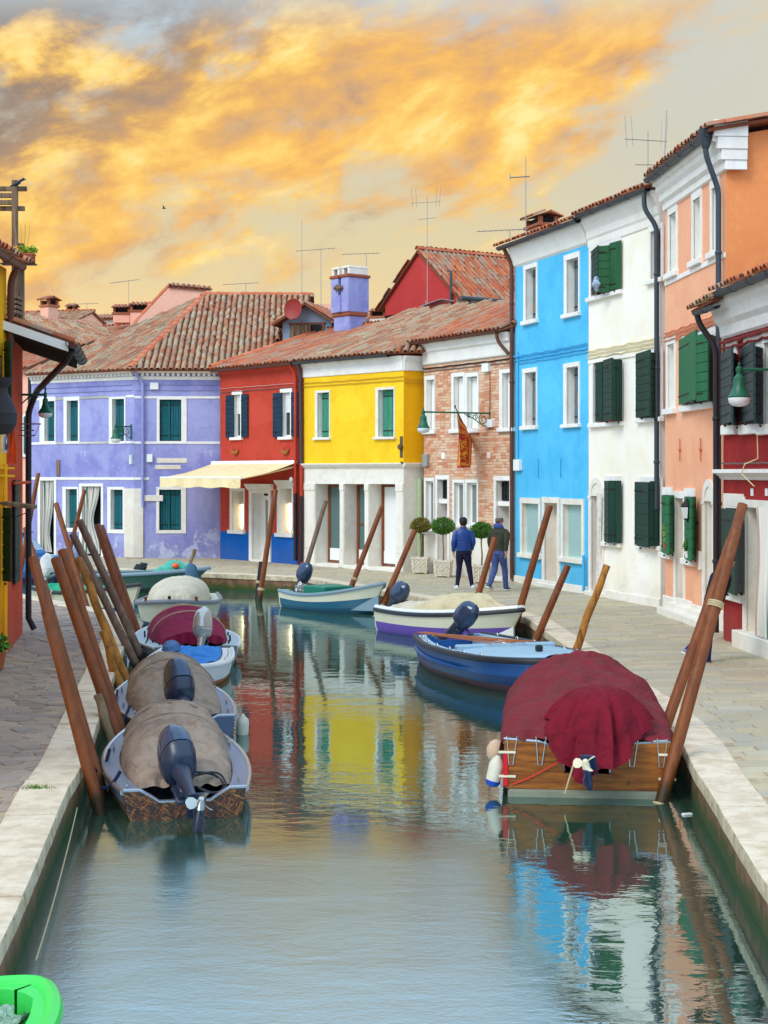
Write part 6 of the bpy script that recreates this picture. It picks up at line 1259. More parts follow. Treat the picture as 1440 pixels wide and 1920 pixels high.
def outboard(b, x, y, z, tilt=0.0, turn=0.0, scale=1.0, cowl=None, leg=None, prop=None, name='outboard_motor', covermat=None, roll=0.0):
    """outboard on the transom: cowling, midsection, gearcase with skeg, propeller; tilt swings the leg aft and up"""
    M = Matrix.Translation((x, y, z)) @ Matrix.Rotation(turn, 4, 'Z') @ Matrix.Rotation(tilt, 4, 'Y') @ Matrix.Scale(scale, 4); cowl = cowl or M_engine; leg = leg or M_engdark
    def sup(cx, cz, hx, hy, n=20, e=2.7, sk=0.0):
        r = []
        for k in range(n):
            a = 2 * math.pi * k / n; c, s_ = math.cos(a), math.sin(a); r.append((cx + hx * math.copysign(abs(c) ** (2 / e), c), hy * math.copysign(abs(s_) ** (2 / e), s_) * (1 - .16 * max(0, -c)), cz + sk * c))
        return r
    mb = MB(); mb.loft([sup(-.12, .14, .10, .10), sup(-.13, .05, .085, .075), sup(-.14, -.10, .075, .055), sup(-.15, -.38, .07, .038), sup(-.15, -.46, .08, .035)], True, M=M)
    mb.bbox(-.33, -.05, -.085, .085, -.475, -.46, .004, M=M)
    mb.loft([sup(-.15, -.46, .07, .03), sup(-.16, -.55, .06, .022), sup(-.16, -.60, .06, .02)], True, M=M)
    mb.loft([[(xx, r_ * math.cos(k * math.pi / 6), -.60 + r_ * math.sin(k * math.pi / 6)) for k in range(12)] for xx, r_ in ((.06, .008), (.03, .035), (-.06, .048), (-.22, .045), (-.28, .038))], True, M=M)
    mb.prism([(-.02, -.63), (-.23, -.63), (-.26, -.78), (-.16, -.78)], -.008, .008, M=M)
    o = obj(name, mb, leg, b.t, smooth=True, auto=40)
    mb = MB(); mb.loft([sup(-.12, .13, .15, .12), sup(-.12, .17, .20, .155), sup(-.13, .30, .235, .175, sk=.012), sup(-.13, .315, .225, .168, sk=.012)], True, mi=1, M=M)
    mb.loft([sup(-.13, .318, .238, .172, sk=.012), sup(-.13, .36, .240, .172, sk=.012), sup(-.14, .50, .230, .160, sk=.02), sup(-.15, .60, .20, .135, sk=.035), sup(-.165, .665, .14, .09, sk=.045), sup(-.17, .685, .06, .04, sk=.05)], True, mi=0, M=M)
    obj('cowling', mb, [covermat or cowl, covermat or leg], o, smooth=True, auto=42)
    mb = MB(); mb.bbox(.0, .05, -.09, .09, -.16, .10, .01, M=M); mb.tube([M @ Vector((.02, -.10, .05)), M @ Vector((.02, .10, .05))], .025 * scale, 8); mb.bbox(-.08, .0, -.06, .06, -.12, .05, .01, M=M); mb.tube([M @ Vector((.05, 0, .2)), M @ Vector((.12, .0, .2)), M @ Vector((.40, .02, .24))], [.03 * scale, .022 * scale, .02 * scale], 8); obj('clamp_bracket', mb, M_engdark, o, smooth=True)
    mb = MB(); mb.lathe([(.0, -.05), (.025, -.045), (.04, 0), (.045, .06)], 12, M=M @ Matrix.Translation((-.33, 0, -.60)) @ Matrix.Rotation(R(90), 4, 'Y'))
    for k in range(3):
        Q = M @ Matrix.Translation((-.33, 0, -.60)) @ Matrix.Rotation(k * 2.094 + .5, 4, 'X'); rr = []
        for q, (r_, w_) in enumerate(((.03, .02), (.07, .05), (.11, .055), (.135, .03), (.14, .008))): a = .9 - q * .12; rr.append([(-w_ * math.sin(a), -w_ * math.cos(a), r_), (.004, .0, r_), (w_ * math.sin(a), w_ * math.cos(a), r_), (-.004, .0, r_)])
        mb.loft(rr, True, M=Q)
    obj('propeller', mb, prop or M_steel, o, smooth=True, auto=50); return o
def rope(pts, r, mat, parent, sag=.0, name='mooring_rope', seg=10):
    pts = [Vector(p) for p in pts]; out = []
    for a, b in zip(pts, pts[1:]):
        for k in range(seg): t = k / seg; p = a.lerp(b, t); p.z -= sag * 4 * t * (1 - t); out.append(p)
    out.append(pts[-1]); mb = MB(); mb.tube(out, r, 6); return obj(name, mb, mat, parent, smooth=True)
def curve(p, n=3):
    p = [Vector(q) for q in p]
    for _ in range(n): p = [p[0]] + [q for a, b_ in zip(p, p[1:]) for q in (a.lerp(b_, .25), a.lerp(b_, .75))] + [p[-1]]
    return p
def cleats(b, ss, y_in=.08, mat=None):
    for s_ in ss:
        for sg in (-1, 1):
            mb = MB(); x = s_ * b.L; y = sg * (b.half(s_) - y_in); z = b.sheer(s_) + .005; mb.tube([(x - .06, y, z + .045), (x + .06, y, z + .045)], .011, 6); mb.tube([(x - .02, y, z), (x - .02, y, z + .045)], .010, 6); mb.tube([(x + .02, y, z), (x + .02, y, z + .045)], .010, 6); obj('cleat', mb, mat or M_alurail, b.t)
C_tan = cloth('tan_boat_cover', rgb(158, 138, 120), rgb(130, 112, 98), .7)
C_wine = cloth('wine_red_cover', rgb(122, 38, 46), rgb(104, 48, 46), .8)
C_wine2 = cloth('deep_wine_cover', rgb(120, 18, 36), rgb(92, 12, 28), .7)
C_maroon = cloth('maroon_cover', rgb(142, 30, 66), rgb(114, 22, 52), .35)
C_beige = cloth('beige_cover', rgb(206, 194, 172), rgb(188, 174, 148), .35)
C_sand = cloth('sand_cover', rgb(204, 188, 152), rgb(186, 168, 128), .45)
C_bluetarp = cloth('blue_tarp', rgb(60, 136, 206), rgb(40, 112, 186), .6)
C_green = cloth('green_net', rgb(60, 190, 140), rgb(30, 150, 110), 1.0, sc=12); C_mint = cloth('mint_net', rgb(110, 206, 184), rgb(60, 168, 150), 1.0, sc=14)
def camo():
    m, t, p = base_mat('reed_pattern_transom'); co = coords(t); s = t.new('ShaderNodeSeparateXYZ'); t.put(s.inputs[0], co)
    def reeds(ax, k, sd): return t.noise(t.xyz(0, t.m('ADD', t.m('MULTIPLY', s.outputs[1], 44 * ax), t.m('MULTIPLY', s.outputs[2], 44 * k)), t.m('ADD', t.m('MULTIPLY', s.outputs[2], 9.), sd)), 1.0, 4, .6, 1.4)
    a = t.ss(reeds(1, .6, 0), .56, .60); b = t.ss(reeds(.6, -1, 7), .57, .61); c = t.ss(reeds(.15, 1.2, 3), .6, .63)
    col = t.mix(a, rgb(44, 30, 20), rgb(150, 84, 32)); col = t.mix(b, col, rgb(150, 104, 54)); col = t.mix(c, col, rgb(120, 52, 24)); col = t.mix(t.ss(t.noise(co, 14, 4, .6), .62, .68), col, rgb(18, 14, 12))
    t.put(p.inputs['Base Color'], col); p.inputs['Roughness'].default_value = .35; return m
def arch(h, a0, a1, b0, b1, pw=.8):
    """height profile along a cover: rises over a0..a1, falls over b0..b1"""
    def f(s):
        u = max(0, min(1, (s - a0) / (a1 - a0))); d = max(0, min(1, (b1 - s) / (b1 - b0))); return max(.02, h * math.sin(u * math.pi / 2) ** pw * math.sin(d * math.pi / 2) ** .9)
    return f
def tent(h, a0, a1, b0, b1):
    """cover stretched in flat panels: slopes straight up to the first hoop, level, then down to the bow"""
    return lambda s: .04 + (h - .04) * max(0, min(1, (s - a0) / (a1 - a0), (b1 - s) / (b1 - b0)))
GL, GR = 'boats moored along the left quay', 'boats moored along the right quay'
# L1 --- tan cover, reed-pattern transom
b = Boat('grey boat with tan cover and reed-patterned transom, tilted slate blue outboard', (-1.86, 14.95), (-2.62, 19.05), 1.46, .78, (.27, .26, .44), 0, 2.1, [paint('grey_hull_dark', rgb(96, 104, 120), .4), paint('brown_hull', rgb(80, 60, 46), .5), paint('weedy_bottom', rgb(52, 56, 36), .8)], M_alurail, M_gel_grey, .16, GL); L1 = b
b.transom(camo(), (.32, .11), rim=M_alurail); b.cover(C_tan, .05, .80, tent(.47, .03, .40, .62, .9), .16, (.40, .55, .68), .05, seed=1, pw=2.05, folds=.032, seam=C_tan)
outboard(b, -.05, .02, .27, R(63), R(10), 1.0); cleats(b, (.06, .55)); mb = MB(); mb.tube(curve([(.16, -.10, .40), (.26, -.30, .36), (.16, -.40, .26), (.02, -.30, .20), (.0, -.12, .28)]), .013, 6); mb.tube(curve([(.16, -.08, .36), (.22, -.34, .40), (.08, -.42, .24), (-.02, -.22, .22), (.0, -.1, .3)]), .011, 6); obj('control_cables', mb, M_rub, b.t, smooth=True)
# L2 --- same model, plain grey transom, white fender
b = Boat('grey boat with tan cover and plain slate transom, white fender at its side', (-2.40, 19.25), (-3.30, 23.3), 1.5, .80, (.29, .27, .42), 0, 2.1, [paint('slate_hull', rgb(76, 92, 116), .4), paint('slate_hull', None), MATS['weedy_bottom']], M_alurail, M_gel_grey, .16, GL); L2 = b
b.transom(MATS['slate_hull'], (.30, .10), rim=M_alurail); b.cover(C_tan, .05, .82, tent(.52, .03, .40, .62, .92), .16, (.40, .55, .7), .05, seed=5, pw=2.05, folds=.032, seam=C_tan); outboard(b, -.04, .03, .31, R(46), R(8), 1.05); cleats(b, (.08, .3, .6))
mb = MB(); mb.lathe([(.0, -.2), (.03, -.19), (.075, -.13), (.08, .1), (.07, .15), (.03, .19), (.015, .22)], 12, M=Matrix.Translation((.35, -b.half(.1) - .09, .05)) @ Matrix.Rotation(R(-18), 4, 'Y')); obj('fender', mb, paint('white_fender', rgb(212, 206, 184), .5, .15), b.t, smooth=True)
# L3 --- small white boat, blue tarp
b = Boat('small white dinghy with a bright blue tarpaulin stretched over it', (-3.06, 26.25), (-3.02, 23.45), 1.30, .86, (.36, .33, .40), .3, 2.6, [M_gel_white, M_gel_white, paint('orange_bottom', rgb(176, 110, 50), .6)], M_gel_white, M_gel_white, .16, GL, rub=.035)
b.cover(C_bluetarp, .06, .9, lambda s: .05 + .03 * math.sin(s * 9), .18, (), .0, 'tarpaulin', .02, seed=8); 
mb = MB(); mb.loft([[(b.L * .22 + .34 * math.cos(a_) * r_, -.36 + .15 * math.sin(a_) * r_, .40 + z_ * .8) for a_ in [k * math.pi / 6 for k in range(12)]] for r_, z_ in ((1, 0), (.9, .10), (.5, .17), (.1, .19))], True); obj('wrapped_motor', mb, cloth('blue_grey_wrap', rgb(90, 118, 160), None, .8), b.t, smooth=True)
mb = MB()
for s_ in (.12, .25, .38, .52):
    for sg in (-1, 1): x, y, z = s_ * b.L, sg * (b.half(s_) - .07), b.sheer(s_) + .01; mb.tube([(x - .05, y, z), (x - .05, y, z + .03), (x + .05, y, z + .03), (x + .05, y, z)], .006, 5)
obj('tarp_hook', mb, M_rope, b.t)
# L4 --- maroon cover, silver outboard
b = Boat('pale grey boat with maroon cover and silver outboard', (-3.14, 26.75), (-4.08, 31.2), 1.82, .76, (.33, .31, .40), 0, 2.0, [paint('pale_grey_hull', rgb(160, 172, 178), .4), paint('mid_grey_hull', rgb(110, 120, 122), .5), MATS['weedy_bottom']], M_gel_white, paint('pale_grey_deck', rgb(172, 186, 192), .45), .26, GL); L4 = b
b.transom(MATS['mid_grey_hull'], (.25, .08)); b.cover(C_maroon, .10, .86, arch(.52, .0, .42, .5, .95), .22, (.30, .48, .66), .03, seed=9, pw=2.0, seam=M_rope); outboard(b, .02, -.12, .36, R(14), R(-28), .86, M_silver, M_silver)
for k in range(7):
    for sg in (-1, 1): s_ = .08 + k * .11; mb = MB(); x, y, z = s_ * b.L, sg * (b.half(s_) - .17), b.sheer(s_) + .01; mb.bbox(x - .02, x + .02, y - .015, y + .015, z, z + .06, .008); obj('cover_stud', mb, M_rub, b.t)
# L5 --- cream boat with beige cover, bow to the camera
b = Boat('cream boat with rounded beige cover, blunt bow between tan log posts and maroon boat', (-4.55, 36.9), (-4.38, 32.6), 1.74, .8, (.46, .46, .62), .42, 2.6, [M_gel_cream, M_gel_cream, paint('navy_bottom', rgb(30, 40, 80), .6)], paint('grey_rub', rgb(120, 124, 128), .5), M_gel_cream, .2, GL, rub=.05)
b.cover(C_beige, .06, .86, arch(.52, .0, .2, .62, .9), .22, (.3, .6), .03, seed=13, pw=2.2); outboard(b, -.05, .1, .5, R(10), R(0), .9, cloth('blue_engine_bag', rgb(74, 110, 136), None, .8), covermat=cloth('blue_engine_bag', rgb(74, 110, 136)))
for sg in (-1, 1): mb = MB(); x, y = .9 * b.L, sg * .52; mb.lathe([(.03, 0), (.03, .08), (.045, .10), (.0, .11)], 8, (x, y, b.sheer(.9))); obj('bollard', mb, W_brown, b.t, smooth=True)
mb = MB(); mb.bbox(b.L * .97, b.L * .985 + .02, -.03, .03, b.sheer(1) - .02, b.sheer(1) + .10, .01); obj('bow_fitting', mb, M_rub, b.t)
# L6 --- white boat, green net inside
b = Boat('white and cream open boat with green net inside behind the left quay corner', (-8.3, 40.2), (-5.55, 36.3), 1.6, .82, (.42, .42, .72), .02, 2.2, [M_gel_cream, M_gel_cream, paint('blue_bottom', rgb(38, 74, 120), .6)], M_rub, paint('grey_deck', rgb(142, 154, 160), .5), .2, GL, rub=.045, rake=.5)
b.cover(C_green, .05, .62, lambda s: .04 + .05 * math.sin(s * 15), .2, (), 0, 'green_sheet', .03, seed=17); outboard(b, -.02, -.1, .5, R(-5), 0, 1.0, M_gel_white, M_gel_white, covermat=C_white)
mb = MB(); mb.tube([(b.L * .3, -b.half(.3) - .03, .4), (b.L * .32, -b.half(.32) - .06, .25), (b.L * .36, -b.half(.36) - .06, .2), (b.L * .38, -b.half(.38) - .03, .42)], .03, 8); obj('rope_fender', mb, M_rope, b.t, smooth=True)
# L7 --- long dark green boat
M_dkgreen = paint('dark_green_hull', rgb(22, 66, 48), .4, .2, 4, .5)
b = Boat('dark green flat boat heaped with mint fishing net moored across the far quay', (-8.7, 44.5), (-4.75, 43.6), 1.5, .8, (.46, .50, .66), .03, 2.3, [M_dkgreen, M_dkgreen, paint('black_green_bottom', rgb(16, 36, 28), .6)], paint('grey_blue_rail', rgb(120, 140, 150), .5), paint('dull_green_deck', rgb(70, 100, 90), .6), .2, GL, rub=.05, rake=.8, sole=.3)
b.cover(C_mint, .62, .90, lambda s: .06 + .20 * math.exp(-((s - .74) / .07) ** 2), .18, (), .04, 'fishing_net', .06, seed=21)
mb = MB(); mb.lathe([(.0, -.08), (.07, -.06), (.1, 0), (.07, .06), (.0, .08)], 12, (.79 * b.L, -.35, .72)); obj('float', mb, paint('orange_float', rgb(236, 90, 30), .4), b.t, smooth=True); mb = MB(); mb.tube([(.5 * b.L + .16 * math.cos(k * 1.1), .05 * k / 6 + .12 * math.sin(k * 1.1), .58 + .008 * k) for k in range(20)], .03, 6); obj('coiled_rope', mb, M_rub, b.t, smooth=True); outboard(b, -.02, 0, .5, R(20), 0, 1.1, cloth('pale_blue_bag', rgb(150, 166, 200), None, .8), covermat=cloth('pale_blue_bag', rgb(150, 166, 200)))
# L8 --- blue cabin boat on the side canal
M_cab = paint('cabin_blue', rgb(58, 134, 190), .4, .1, 4, .5); M_cabd = paint('cabin_hull_blue', rgb(30, 88, 140), .4, .15, 4, .5)
b = Boat('blue cabin cruiser with a windowed wheelhouse behind the vermilion house pipe', (-13.6, 48.6), (-8.95, 47.4), 1.9, .85, (.60, .62, .86), .05, 2.4, [M_cab, M_cabd, MATS['navy_bottom']], M_cab, M_cab, .25, GL, rub=.05, cat='cabin boat', name='cabin_boat', rake=.6, sole=.3)
zc = .70; cb = [(.8, .0), (3.1, .0)]; mb = MB()
def ring(x, w, z): return [(x, w, z), (x, -w, z)]
x0, x1 = .8, 3.35; lo = [(x0, .72), (x1, .62), (x1, -.62), (x0, -.72)]; hi_ = [(x0 + .1, .60), (x1 - .55, .55), (x1 - .55, -.55), (x0 + .1, -.60)]
mb.loft([[(x, y, zc - .1) for x, y in lo], [(x, y, zc + .15) for x, y in lo], [(x, y, zc + .72) for x, y in hi_]], True); cab = obj('cabin', mb, M_cab, b.t); mb = MB(); mb.bbox(x0, x1 - .45, -.68, .68, zc + .72, zc + .77, .02); obj('cabin_roof', mb, M_cab, cab)
mb = MB(); mb.tube([(x0 + .3, -.55, zc + .77), (x0 + .3, -.55, zc + .84), (x1 - .8, -.5, zc + .84), (x1 - .8, -.5, zc + .77)], .02, 6); mb.tube([(x0 + .3, .55, zc + .77), (x0 + .3, .55, zc + .84), (x1 - .8, .5, zc + .84), (x1 - .8, .5, zc + .77)], .02, 6); obj('roof_rail', mb, M_cab, cab)
M_perspex = glass('pale_perspex', (.42, .55, .62, 1), .1)
def lerp3(a, b_, t): return tuple(a[i] + (b_[i] - a[i]) * t for i in range(3))
def cabwin(a, b_, c, d, name='cabin_window'):
    """window set into the quad a-b-c-d (low pair, high pair)"""
    A_, B_, C_, D_ = [Vector(q) for q in (a, b_, c, d)]; nn = (B_ - A_).cross(D_ - A_).normalized(); nn = nn if nn.dot((A_ + C_) / 2 - Vector((2, 0, zc + .4))) > 0 else -nn; f = lambda p, q: A_.lerp(B_, p).lerp(D_.lerp(C_, p), q) + nn * .01
    mb = MB(); mb.quad(f(.1, .12), f(.9, .12), f(.9, .88), f(.1, .88)); obj(name, mb, M_perspex, cab)
sL = [(x, -y0, z) for x, y0, z in ((x0, .72, zc + .15), (x1, .62, zc + .15), (x1 - .55, .55, zc + .72), (x0 + .1, .60, zc + .72))]
for k in range(2):
    for sg in (-1, 1):
        q = [(x, y * -sg, z) for x, y, z in sL]; cabwin(lerp3(q[0], q[1], k / 2), lerp3(q[0], q[1], (k + 1) / 2), lerp3(q[3], q[2], (k + 1) / 2), lerp3(q[3], q[2], k / 2))
for k in range(2): cabwin(lerp3((x1, -.62, zc + .15), (x1, .62, zc + .15), k / 2), lerp3((x1, -.62, zc + .15), (x1, .62, zc + .15), (k + 1) / 2), lerp3((x1 - .55, -.55, zc + .72), (x1 - .55, .55, zc + .72), (k + 1) / 2), lerp3((x1 - .55, -.55, zc + .72), (x1 - .55, .55, zc + .72), k / 2), 'windscreen')
mb = MB(); mb.tube([(x1 - .02, -.2, zc + .18), (x1 - .35, -.45, zc + .5)], .012, 5); obj('wiper', mb, M_rub, cab)
# L0 --- bright green boat at the bottom left corner
M_lime = paint('bright_green_hull', rgb(60, 206, 84), .4, .08, 4, .5)
b = Boat('bright green boat bow with a pale fishing net at the bottom left', (-3.35, 6.15), (-1.88, 8.68), 1.5, .8, (.40, .40, .46), .30, 2.4, [M_lime, paint('grey_green_hull', rgb(120, 140, 140), .5), MATS['weedy_bottom']], M_lime, M_lime, .14, GL, rub=.05, sole=.1)
b.cover(cloth('pale_net', rgb(176, 206, 180), rgb(130, 160, 130), 1.0, sc=16), .35, .9, lambda s: -.10 + .05 * math.sin(s * 9), .17, (), 0, 'fishing_net', .05, seed=29)
# R1 --- varnished boat under a wine red cover
W_varn = worn_wood('varnished_transom', rgb(160, 94, 28), rgb(112, 58, 16), (2, 2.2, 22), .35, peel=(rgb(86, 48, 18), .62))
b = Boat('varnished wooden boat under a wine red cover with red corner posts', (2.02, 15.95), (2.50, 20.7), 1.68, .98, (.56, .54, .62), .30, 2.4, [paint('faded_red_hull', rgb(130, 50, 44), .5), paint('grey_red_hull', rgb(130, 110, 104), .6), MATS['weedy_bottom']], W_brown, W_brown, .14, GR, rub=.02); R1 = b
w, z = b.half(0), b.sheer(0); mb = MB(); k = 12
prof = [(-w, z)] + [(-w * .62 + w * .34 * math.sin(i / k * math.pi / 2), z - .02 - (1 - math.cos(i / k * math.pi / 2)) * .30) for i in range(k + 1)] + [(w * .62 - w * .34 * math.sin(i / k * math.pi / 2), z - .02 - (1 - math.cos(i / k * math.pi / 2)) * .30) for i in range(k, -1, -1)] + [(w, z), (w * .97, .08), (-w * .97, .08)]
mb.loft([[(-.01, y, q) for y, q in prof], [(-.06, y, q) for y, q in prof]], True); tr = obj('transom', mb, W_varn, b.t)
mb = MB(); mb.tube([(-.04, y, q + .01) for y, q in prof[:k + 2]], .018, 6); mb.tube([(-.04, y, q + .01) for y, q in prof[k + 2:2 * k + 4]], .018, 6); obj('transom_rim', mb, M_alurail, tr, smooth=True)
mb = MB(); mb.bbox(-.08, .0, -w * .95, w * .95, -.2, .075, .02); obj('kick_board', mb, paint('mossy_white_paint', rgb(130, 132, 112), .7, .4), tr)
for sg in (-1, 1):
    mb = MB(); mb.bbox(-.075, .02, sg * (w - .02) - .028, sg * (w - .02) + .028, .10, z - .12, .008); obj('corner_post', mb, paint('bright_red_paint', rgb(196, 20, 28), .5, .15), b.t)
    for yy in (.55, .9):
        mb = MB(); y = sg * w * yy; mb.tube([(-.065, y - .05, z + .04), (-.075, y - .01, z - .24), (-.075, y + .03, z - .24), (-.065, y + .05, z + .04)], .007, 5); obj('cover_hook', mb, M_steel, b.t, smooth=True)
    mb = MB()
    for zz in (z - .12, z - .36): mb.tube([(-.07, sg * (w - .12), zz), (-.07, sg * (w + .05), zz)], .014, 6)
    obj('rubbing_pin', mb, M_creamprop, b.t)
def h1(s): return .16 + .37 * math.sin(max(0, min(1, (s + .12) / .62)) * math.pi / 2) - .30 * max(0, (s - .60) / .4) ** 1.6 - .14 * max(0, (.12 - s) / .12)
b.cover(C_wine, .0, .97, h1, -.05, (.10, .24, .38, .52, .68, .82), .16, pw=1.5, seed=33, folds=.045, nx=90, ny=48)
# motor and the cloth hung over it
om = outboard(b, -.06, -.12, z - .08, R(58), R(-14), .88, None, paint('engine_leg_navy', rgb(46, 56, 88), .35, .1), M_creamprop)
mb = MB(); na, nr = 64, 30; ax, ay, az = .22, -.13, z + .52
for j in range(nr + 1):
    q = j / nr
    for i in range(na + 1):
        th = math.pi * (1.0 * i / na - .5) * 1.9; c_, s_ = math.cos(th), math.sin(th); aft = max(0, c_)
        rad = (.24 * min(1, (q / .22)) ** .5 + .30 * max(0, q - .2) ** .9) * (1 + .02 * math.sin(th * 13 + q)); fold = (.075 * (abs(math.sin(th * 6.5 + .5 * math.sin(q * 3))) - .5) + .03 * math.sin(th * 19 + 2)) * min(1, q * 1.4)
        x = ax - c_ * (rad * 1.25 + fold) - aft * .10 * q; y = ay + s_ * (rad * 1.05 + fold); drop = .08 * q + (.72 * aft ** 1.3 + .26 * (1 - aft)) * q ** 1.3
        drop *= 1 + .12 * s_ * aft + .05 * math.sin(th * 9)
        mb.v.append((x, y + .10 * q * aft, az - drop - .02 * math.sin(th * 7) * q))
for j in range(nr):
    for i in range(na): o = j * (na + 1) + i; mb.f.append((o, o + 1, o + na + 2, o + na + 1)); mb.mi.append(0)
mb.f.append(tuple(range(na + 1))); mb.mi.append(0)
obj('motor_cover', mb, C_wine2, b.t, smooth=True, auto=70)
rope([(-.07, w * .9, .12), (-.09, .25, .38)], .008, paint('red_cord', rgb(210, 60, 40), .7), b.t, .02); rope([(-.42, .12, z - .12), (-.46, .18, z - .3), (-.42, .22, z - .45)], .010, M_rope, b.t)
mb = MB(); mb.lathe([(.0, -.14), (.04, -.13), (.075, -.1), (.08, .08), (.05, .14), (.02, .17)], 14, M=Matrix.Translation((.05, w + .09, .22)) @ Matrix.Rotation(R(14), 4, 'X')); mb.lathe([(.0, -.15), (.055, -.135), (.078, -.10), (.081, -.08)], 14, mi=1, M=Matrix.Translation((.05, w + .09, .215)) @ Matrix.Rotation(R(14), 4, 'X')); obj('fender', mb, [MATS['white_fender'], paint('fender_blue', rgb(20, 70, 170), .5)], b.t, smooth=True)
mb = MB(); mb.lathe([(.0, -.12), (.06, -.10), (.10, -.04), (.10, .04), (.06, .10), (.02, .12)], 14, (.45, w + .09, .36)); obj('buoy', mb, paint('rusty_white_buoy', rgb(206, 176, 146), .7, .3), b.t, smooth=True)
# R2 --- blue boat with pale deck
M_b2 = paint('ultramarine_hull', rgb(16, 82, 150), .35, .3, 3, .5); M_b2d = paint('navy_hull_paint', rgb(10, 52, 104), .4, .3, 3, .5)
b = Boat('blue boat with a pale blue foredeck, loose bamboo canes and dark outboard', (1.12, 27.5), (2.50, 23.0), 1.84, .66, (.46, .46, .54), .72, 3.2, [M_b2, M_b2d, paint('purple_brown_bottom', rgb(92, 68, 74), .7)], M_rub, M_gel_pale, .18, GR, rub=.05, bowdeck=.42, sole=.2)
R2 = b; b.transom(M_b2, (.25, .1)); mb = MB()
for sg in (-1, 1): mb.tube([(s_ * b.L, sg * (b.half(s_) * .985 + .01), b.sheer(s_) * .55) for s_ in [i / 14 * .72 for i in range(15)]], [.03] * 12 + [.024, .015, .006], 6)
obj('spray_rail', mb, M_b2, b.t, smooth=True); mb = MB(); zd = b.sheer(.6); mb.bbox(b.L * .545, b.L * .58, -b.half(.56) + .1, b.half(.56) - .1, zd - .3, zd + .10, .02); obj('bulkhead', mb, M_gel_pale, b.t)
mb = MB(); n = 16; rows = []
for i in range(n + 1):
    s_ = .57 + (.985 - .57) * i / n; w_ = b.half(s_) - .06; rows.append([(s_ * b.L, y * w_, b.sheer(s_) + .03 + .05 * (1 - y * y)) for y in (-1, -.75, -.4, 0, .4, .75, 1)])
mb.loft(rows, False, False); obj('foredeck', mb, M_gel_pale, b.t, smooth=True); mb = MB(); mb.bbox(b.L * .84, b.L * .84 + .10, -.05, .05, b.sheer(.84) + .08, b.sheer(.84) + .18, .02); obj('bow_cleat', mb, M_rub, b.t)
mb = MB(); mb.box(b.L * .36, b.L * .5, -b.half(.4) + .2, b.half(.4) - .2, .36, .40); obj('thwart', mb, M_gel_pale, b.t); mb = MB(); mb.lathe([(.15, 0), (.155, .08), (.14, .10), (.0, .10)], 16, (b.L * .52, .05, zd + .02)); obj('white_tub', mb, M_gel_white, b.t, smooth=True)
for k in range(6): mb = MB(); mb.tube([(.12 + .10 * k, -b.half(.1) + .10 + .03 * k, .52 + .012 * (k % 3)), (b.L * (.60 + .02 * (k % 3)), -.30 + .13 * k, zd + .13 + .012 * (k % 3))], .010, 6); obj('bamboo_cane', mb, paint('bamboo', rgb(170, 96, 40), .5, .2), b.t)
outboard(b, .05, .15, .50, R(48), R(30), .85); mb = MB()
for k in range(6):
    s_ = .12 + k * .13
    for sg in (-1, 1): x, y, z_ = s_ * b.L, sg * (b.half(s_) - .08), b.sheer(s_); mb.tube([(x + .05 * math.cos(a_), y, z_ + .06 * math.sin(a_)) for a_ in [q * math.pi / 6 for q in range(7)]], .008, 5)
obj('deck_ring', mb, M_steel, b.t)
# R3 --- white and violet boat with sand cover
M_r3 = paint('ivory_hull', rgb(214, 208, 178), .4, .08, 4, .5)
b = Boat('ivory boat with violet waterline and sand coloured cover', (.32, 33.1), (2.62, 30.2), 1.62, .8, (.46, .48, .66), .10, 2.2, [M_r3, paint('violet_bottom', rgb(100, 70, 156), .5), paint('violet_bottom', None)], M_rub, M_gel_white, .2, GR, rub=.045, rake=.5, bands=(.46, .2)); R3 = b
b.transom(M_r3, (.22, .08)); b.cover(C_sand, .28, .86, arch(.36, .22, .48, .56, .9), .2, (), .02, seed=41, pw=1.9, folds=.03); b.cover(C_beige, .04, .36, lambda s: .10 + .08 * math.sin((s - .04) / .32 * 3.14), .2, (), .02, 'aft_cover', .02, seed=43); outboard(b, -.03, -.1, .46, R(44), R(5), .84); cleats(b, (.5, .9), .06)
mb = MB(); mb.tube([(s_ * b.L, sg * (b.half(s_) - .03), b.sheer(s_) + .035) for sg, s_ in [(1, i / 16 * .98) for i in range(17)]], .05, 8); mb.tube([(s_ * b.L, -(b.half(s_) - .03), b.sheer(s_) + .035) for s_ in [i / 16 * .98 for i in range(17)]], .05, 8); obj('gunwale', mb, M_gel_white, b.t, smooth=True)
# R4 --- ivory and teal open boat
b = Boat('ivory and teal open boat with outboard and a green box aboard', (-2.05, 39.0), (.0, 36.35), 1.5, .82, (.42, .42, .74), .02, 2.2, [M_r3, paint('teal_hull', rgb(18, 88, 112), .4), paint('teal_bottom', rgb(16, 74, 96), .5)], MATS['grey_blue_rail'], paint('grey_blue_deck', rgb(124, 150, 160), .5), .16, GR, rub=.04, rake=.55, bands=(.55, .2))
R4 = b; b.transom(M_r3, (.22, .08)); outboard(b, .02, .05, .48, R(32), R(10), .85, M_engine); mb = MB(); mb.bbox(b.L * .22, b.L * .48, -.42, .42, .1, .56, .02); obj('green_box', mb, paint('green_crate', rgb(24, 120, 96), .5), b.t); mb = MB(); leafy(mb, (.28, -.15, .46), .14, 80, .08, 0, .7, 9); obj('rag_bundle', mb, C_white, b.t); mb = MB(); mb.tube([(-.25, -.3, .5), (.7, .1, .44)], .02, 6); obj('oar', mb, W_old, b.t)
